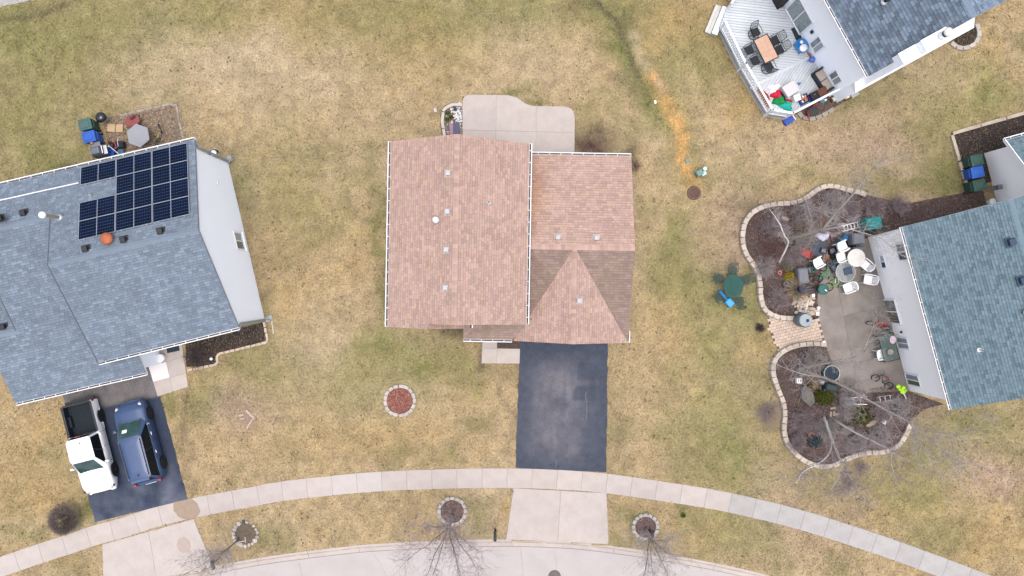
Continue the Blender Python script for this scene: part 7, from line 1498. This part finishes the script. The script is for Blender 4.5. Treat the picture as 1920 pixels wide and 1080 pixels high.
def street_tree(label, base, seed, h=7.0, spread=2.6, nl=8, r=.09, twm=TWIG_R, fork=1.7, lean=(0,0)):
    R = random.Random(seed); b = P(*base, 0); root = T('street_tree', label, 'tree', b); tm = MB(); cm = MB()
    tm.tube([(0,0,0),(.02,.01,fork*.5),(0,0,fork),(.03,-.02,fork+.8)], [r*1.25,r,r*.9,r*.6], 8)
    for k in range(nl):
        a = 2*math.pi*k/nl+R.uniform(-.3,.3); out = spread*R.uniform(.45,1.0); top = h*R.uniform(.65,1.0); p0 = Vector((0,0,fork*R.uniform(.85,1.35))); pts = []; rs = []
        for i in range(9):
            t = i/8; pts.append(p0+Vector((math.cos(a)*out*t**1.1+lean[0]*t+R.uniform(-.07,.07), math.sin(a)*out*t**1.1+lean[1]*t+R.uniform(-.07,.07), (top-p0.z)*t))); rs.append(r*.36*(1-.86*t))
        tm.tube(pts, rs, 5)
        for i in range(2, 9):
            for q in range(3):
                ax = (pts[i]-pts[i-1]).normalized(); d_ = (ax*.6+rdir(R,.2)*.8).normalized(); twig(cm, pts[i-1].lerp(pts[i], R.random()), d_, R.uniform(.5,1.4)*h/7, .009, R, 2, 3, upb=.2)
    tm.build('trunk', BARK_G, root, smooth=True); c = cm.build('crown', twm, root); c['kind'] = 'stuff'
street_tree('bare street tree in the middle stone ring', (848,966), 21, 8.2, 3.0, 10, .10, lean=(-.2,-.6), twm=TWIG_P); street_tree('bare street tree in the right stone ring', (1209,990), 22, 7.2, 2.0, 8, .075, lean=(-.1,-.3), twm=TWIG_G); street_tree('thin bare street tree in the field-stone ring', (448,1010), 23, 5.5, 1.8, 7, .055, lean=(-.3,0), twm=TWIG_G)
def shrub(label, q, r, h, n, m, seed, name='bare_shrub', lvl=2, nsub=4, tr=.011, sq=1.0, up=.5):
    R = random.Random(seed); root = T(name, label, 'shrub', (*W2(*q), .02)); sm = MB(); cm = MB()
    for k in range(n):
        a = R.uniform(0, 6.283); d_ = Vector((math.cos(a)*R.random()**.5, math.sin(a)*R.random()**.5*sq, up)).normalized(); L_ = r*R.uniform(.6,1.0); s = Vector((math.cos(a)*.06*r, math.sin(a)*.06*r, 0))
        twig(cm, s, d_, L_, tr, R, lvl, nsub, spread=.9)
    for k in range(5): a = k*1.26; sm.tube([(0,0,0),(math.cos(a)*.05,math.sin(a)*.05,h*.35)], [.02,.008], 5)
    sm.build('stems', TWIG_D, root); c = cm.build('twigs', m, root); c['kind'] = 'stuff'; return root
shl = [((1452,428),1.0,'large mauve bare shrub at the upper left of the bed'),((1500,400),1.0,'mauve bare shrub below the wall curve'),((1555,385),1.0,'mauve bare shrub near the top of the upper bed'),((1590,395),.9,'mauve bare shrub left of the teal grill'),((1630,388),.9,'mauve bare shrub above the teal grill'),((1430,500),.8,'mauve bare shrub by the left wall of the upper bed'),((1455,560),.8,'mauve bare shrub at the bottom of the upper bed'),((1485,478),.8,'mauve bare shrub left of the red wagon'),((1500,455),.7,'mauve bare shrub at the foot of the tall birch'),((1680,385),.8,'brown bare shrub above the roof corner')]
for k, (q, r, lab) in enumerate(shl): shrub(lab, q, r, 1.0, 70, (TWIG_P, TWIG_P, TWIG_G)[k % 3], 40+k)
shl = [((1500,790),1.0,'mauve bare shrub at the left of the lower bed'),((1545,800),.9,'grey bare shrub at the foot of the white birch'),((1580,765),.8,'grey bare shrub between the two green shrubs'),((1590,735),.9,'grey bare shrub below the round tub'),((1650,770),1.0,'grey bare shrub right of the green shrub'),((1680,760),.9,'brown bare shrub at the house corner'),((1640,815),.9,'mauve bare shrub at the bottom right of the lower bed'),((1520,670),.8,'brown bare shrub at the top of the lower bed'),((1490,830),.7,'mauve bare shrub by the wall of the lower bed'),((1600,830),.9,'mauve bare shrub at the bottom of the lower bed')]
for k, (q, r, lab) in enumerate(shl): shrub(lab, q, r, 1.0, 70, (TWIG_P, TWIG_G, TWIG_G, TWIG_G)[k % 4], 60+k)
shrub('low pinkish bare shrub outside the upper bed wall', (1441,466), .85, .6, 60, TWIG_R, 81, sq=.9, up=.25); shrub('low reddish bare shrub outside the lower bed wall', (1440,772), .9, .6, 40, TWIG_P, 82, up=.25); shrub('small dark shrub left of the paver walk', (1424,615), .36, .4, 50, TWIG_D, 83, up=.5); shrub('low reddish shrub in the lawn below the lower bed', (1611,880), .7, .5, 26, TWIG_P, 84, up=.25)
shrub('dry brown shrub below the patio of the pink house', (1108,274), 1.0, .5, 22, TWIG_R, 85, sq=.4, up=.25); shrub('dry grey shrub right of the pink garage corner', (1190,312), .5, .5, 16, TWIG_R, 86); shrub('bare brown shrub in the left front bed', (372,668), .8, .8, 60, TWIG_D, 87); shrub('orange-brown bare shrub behind the birch limb', (1541,410), .45, .6, 45, mat('russet_twig', (.33,.15,.09), (.22,.10,.06), 5, .9), 88)
# dense round bush
def ball_bush(label, q, r, seed, m, n=2600):
    R = random.Random(seed); root = T('round_bush', label, 'bush', (*W2(*q, r*.6), 0)); cm = MB(); sm = MB()
    for k in range(n):
        v = rdir(R, .25); 
        if v.z < -.15: v.z = -v.z
        s = r*R.uniform(.55,.86); p = Vector((v.x*s, v.y*s, r*.72+v.z*s*.85)); d_ = (v+rdir(R,.1)*.5).normalized(); L_ = r*R.uniform(.14,.32); cm.tube([p, p+d_*L_*.5+rdir(R)*.02, p+d_*L_], [.007,.005,.0025], 3, caps=False)
    for k in range(60):
        v = rdir(R,.6); v.z = abs(v.z); sm.tube([(0,0,0), (v.x*r*.4,v.y*r*.4,r*.5), (v.x*r*.8,v.y*r*.8,r*.72+v.z*r*.6)], [.02,.012,.006], 4)
    s_ = sm.build('stems', TWIG_D, root); c = cm.build('twigs', m, root); c['kind'] = 'stuff'
ball_bush('dense round grey-brown bush beside the left driveway', (122,973), .88, 91, mat('bush_twig', (.21,.165,.15), (.14,.11,.10), 5, .9), 3400)
def leafy(label, q, rx, ry, h, rot, cols, n, seed, name='evergreen_shrub', ls=.07, pointy=False):
    R = random.Random(seed); root = T(name, label, 'shrub', (*W2(*q, h*.4), .02), rot); mb = MB(); sm = MB()
    for k in range(n):
        v = rdir(R,.3)
        if v.z < 0: v.z *= -.4
        t = R.uniform(.5,1.0)**.5; c = Vector((v.x*rx*t, v.y*ry*t, max(.03, v.z*h*t+.06))); c *= 1+.12*math.sin(9*v.x+seed)*math.cos(7*v.y)
        a = rdir(R,.3); b_ = a.cross(rdir(R,.1)).normalized(); s = ls*R.uniform(.6,1.3); w_ = s*.38; kk = R.uniform(.6,1.35); co = R.choice(cols)
        mb.add([c-b_*w_*.5, c+a*s*.5-b_*w_, c+a*s, c+a*s*.5+b_*w_], [(0,1,2,3)], tuple(x*kk for x in co))
    for k in range(14):
        v = rdir(R,.5); v.z = abs(v.z); sm.tube([(0,0,0), (v.x*rx*.8,v.y*ry*.8,v.z*h*.8)], [.018,.006], 4)
    sm.build('stems', TWIG_D, root); c = mb.build('foliage', CHIP, root); c['kind'] = 'stuff'
GRN = [(.105,.115,.012),(.075,.085,.010),(.15,.15,.022),(.05,.062,.010)]
leafy('left-hand olive green evergreen shrub in the lower bed', (1545.5,745.6), .58, .46, .6, -.25, GRN, 3200, 1); leafy('right-hand olive green evergreen shrub in the lower bed', (1613,779), .70, .50, .65, -.4, GRN, 3800, 2)
leafy('small mustard-yellow shrub in the upper bed', (1479.5,518.5), .29, .29, .4, 0, [(.36,.27,.012),(.28,.21,.01),(.42,.33,.03)], 900, 3, 'yellow_shrub'); leafy('pale grey-green mound beside the yellow shrub', (1477,500), .35, .28, .3, 0, [(.22,.2,.13),(.17,.155,.1),(.27,.24,.17)], 900, 4, 'dry_shrub'); leafy('tan dry mound beside the large boulder', (1525,719), .30, .28, .3, 0, [(.34,.235,.09),(.27,.18,.07),(.2,.14,.06)], 900, 5, 'dry_shrub'); leafy('small blue-grey conifer in the lower bed', (1527,827), .36, .34, .4, 0, [(.07,.105,.115),(.05,.08,.09),(.10,.14,.15)], 1000, 6, 'dwarf_conifer', .1); leafy('dusky green conifer right of the lower shrub', (1676,768), .42, .38, .5, 0, [(.04,.09,.07),(.06,.11,.09),(.09,.11,.10)], 900, 7, 'dwarf_conifer', .1)
leafy('tiny green weed clump on the grass strip', (1281,966), .14, .12, .08, 0, [(.09,.13,.02),(.12,.16,.03)], 300, 8, 'weed_clump', .06)
for k, q in enumerate(((840,212),(838,224),(846,220))): leafy(('upper','lower','middle')[k]+' green weed in the pebbled planter', q, .12, .1, .12, 0, [(.11,.14,.03),(.08,.1,.02)], 160, 10+k, 'weed_clump', .06)
def fan_grass(label, q, r, n, cols, seed):
    R = random.Random(seed); root = T('ornamental_grass', label, 'grass clump', (*W2(*q), .02)); mb = MB()
    for k in range(n):
        a = R.uniform(0,6.283); L_ = r*R.uniform(.6,1.1); d_ = Vector((math.cos(a),math.sin(a),0)); s = Vector((-math.sin(a),math.cos(a),0))*.006; z = R.uniform(.25,.7)*r; c = R.choice(cols); p0, p1, p2 = d_*.05, d_*L_*.5+Vector((0,0,z)), d_*L_+Vector((0,0,z*R.uniform(.3,.9)))
        mb.add([p0-s,p0+s,p1+s,p1-s,p2], [(0,1,2,3),(3,2,4)], tuple(x*R.uniform(.7,1.2) for x in c))
    o = mb.build('blades', CHIP, root); o['kind'] = 'stuff'; MB().lathe([(.08,0),(.06,.12)], n=8).build('crown', TWIG_D, root)
fan_grass('straw-coloured ornamental grass above the stone pile', (1490,543), 1.0, 420, [(.42,.34,.24),(.32,.25,.17),(.24,.18,.12)], 1); fan_grass('dry ornamental grass at the top of the lower bed', (1530,668), .8, 300, [(.34,.27,.2),(.24,.19,.14),(.17,.13,.1)], 2); fan_grass('dry grass clump behind the tall birch', (1508,433), .9, 320, [(.38,.32,.24),(.28,.23,.17),(.2,.16,.12)], 3)
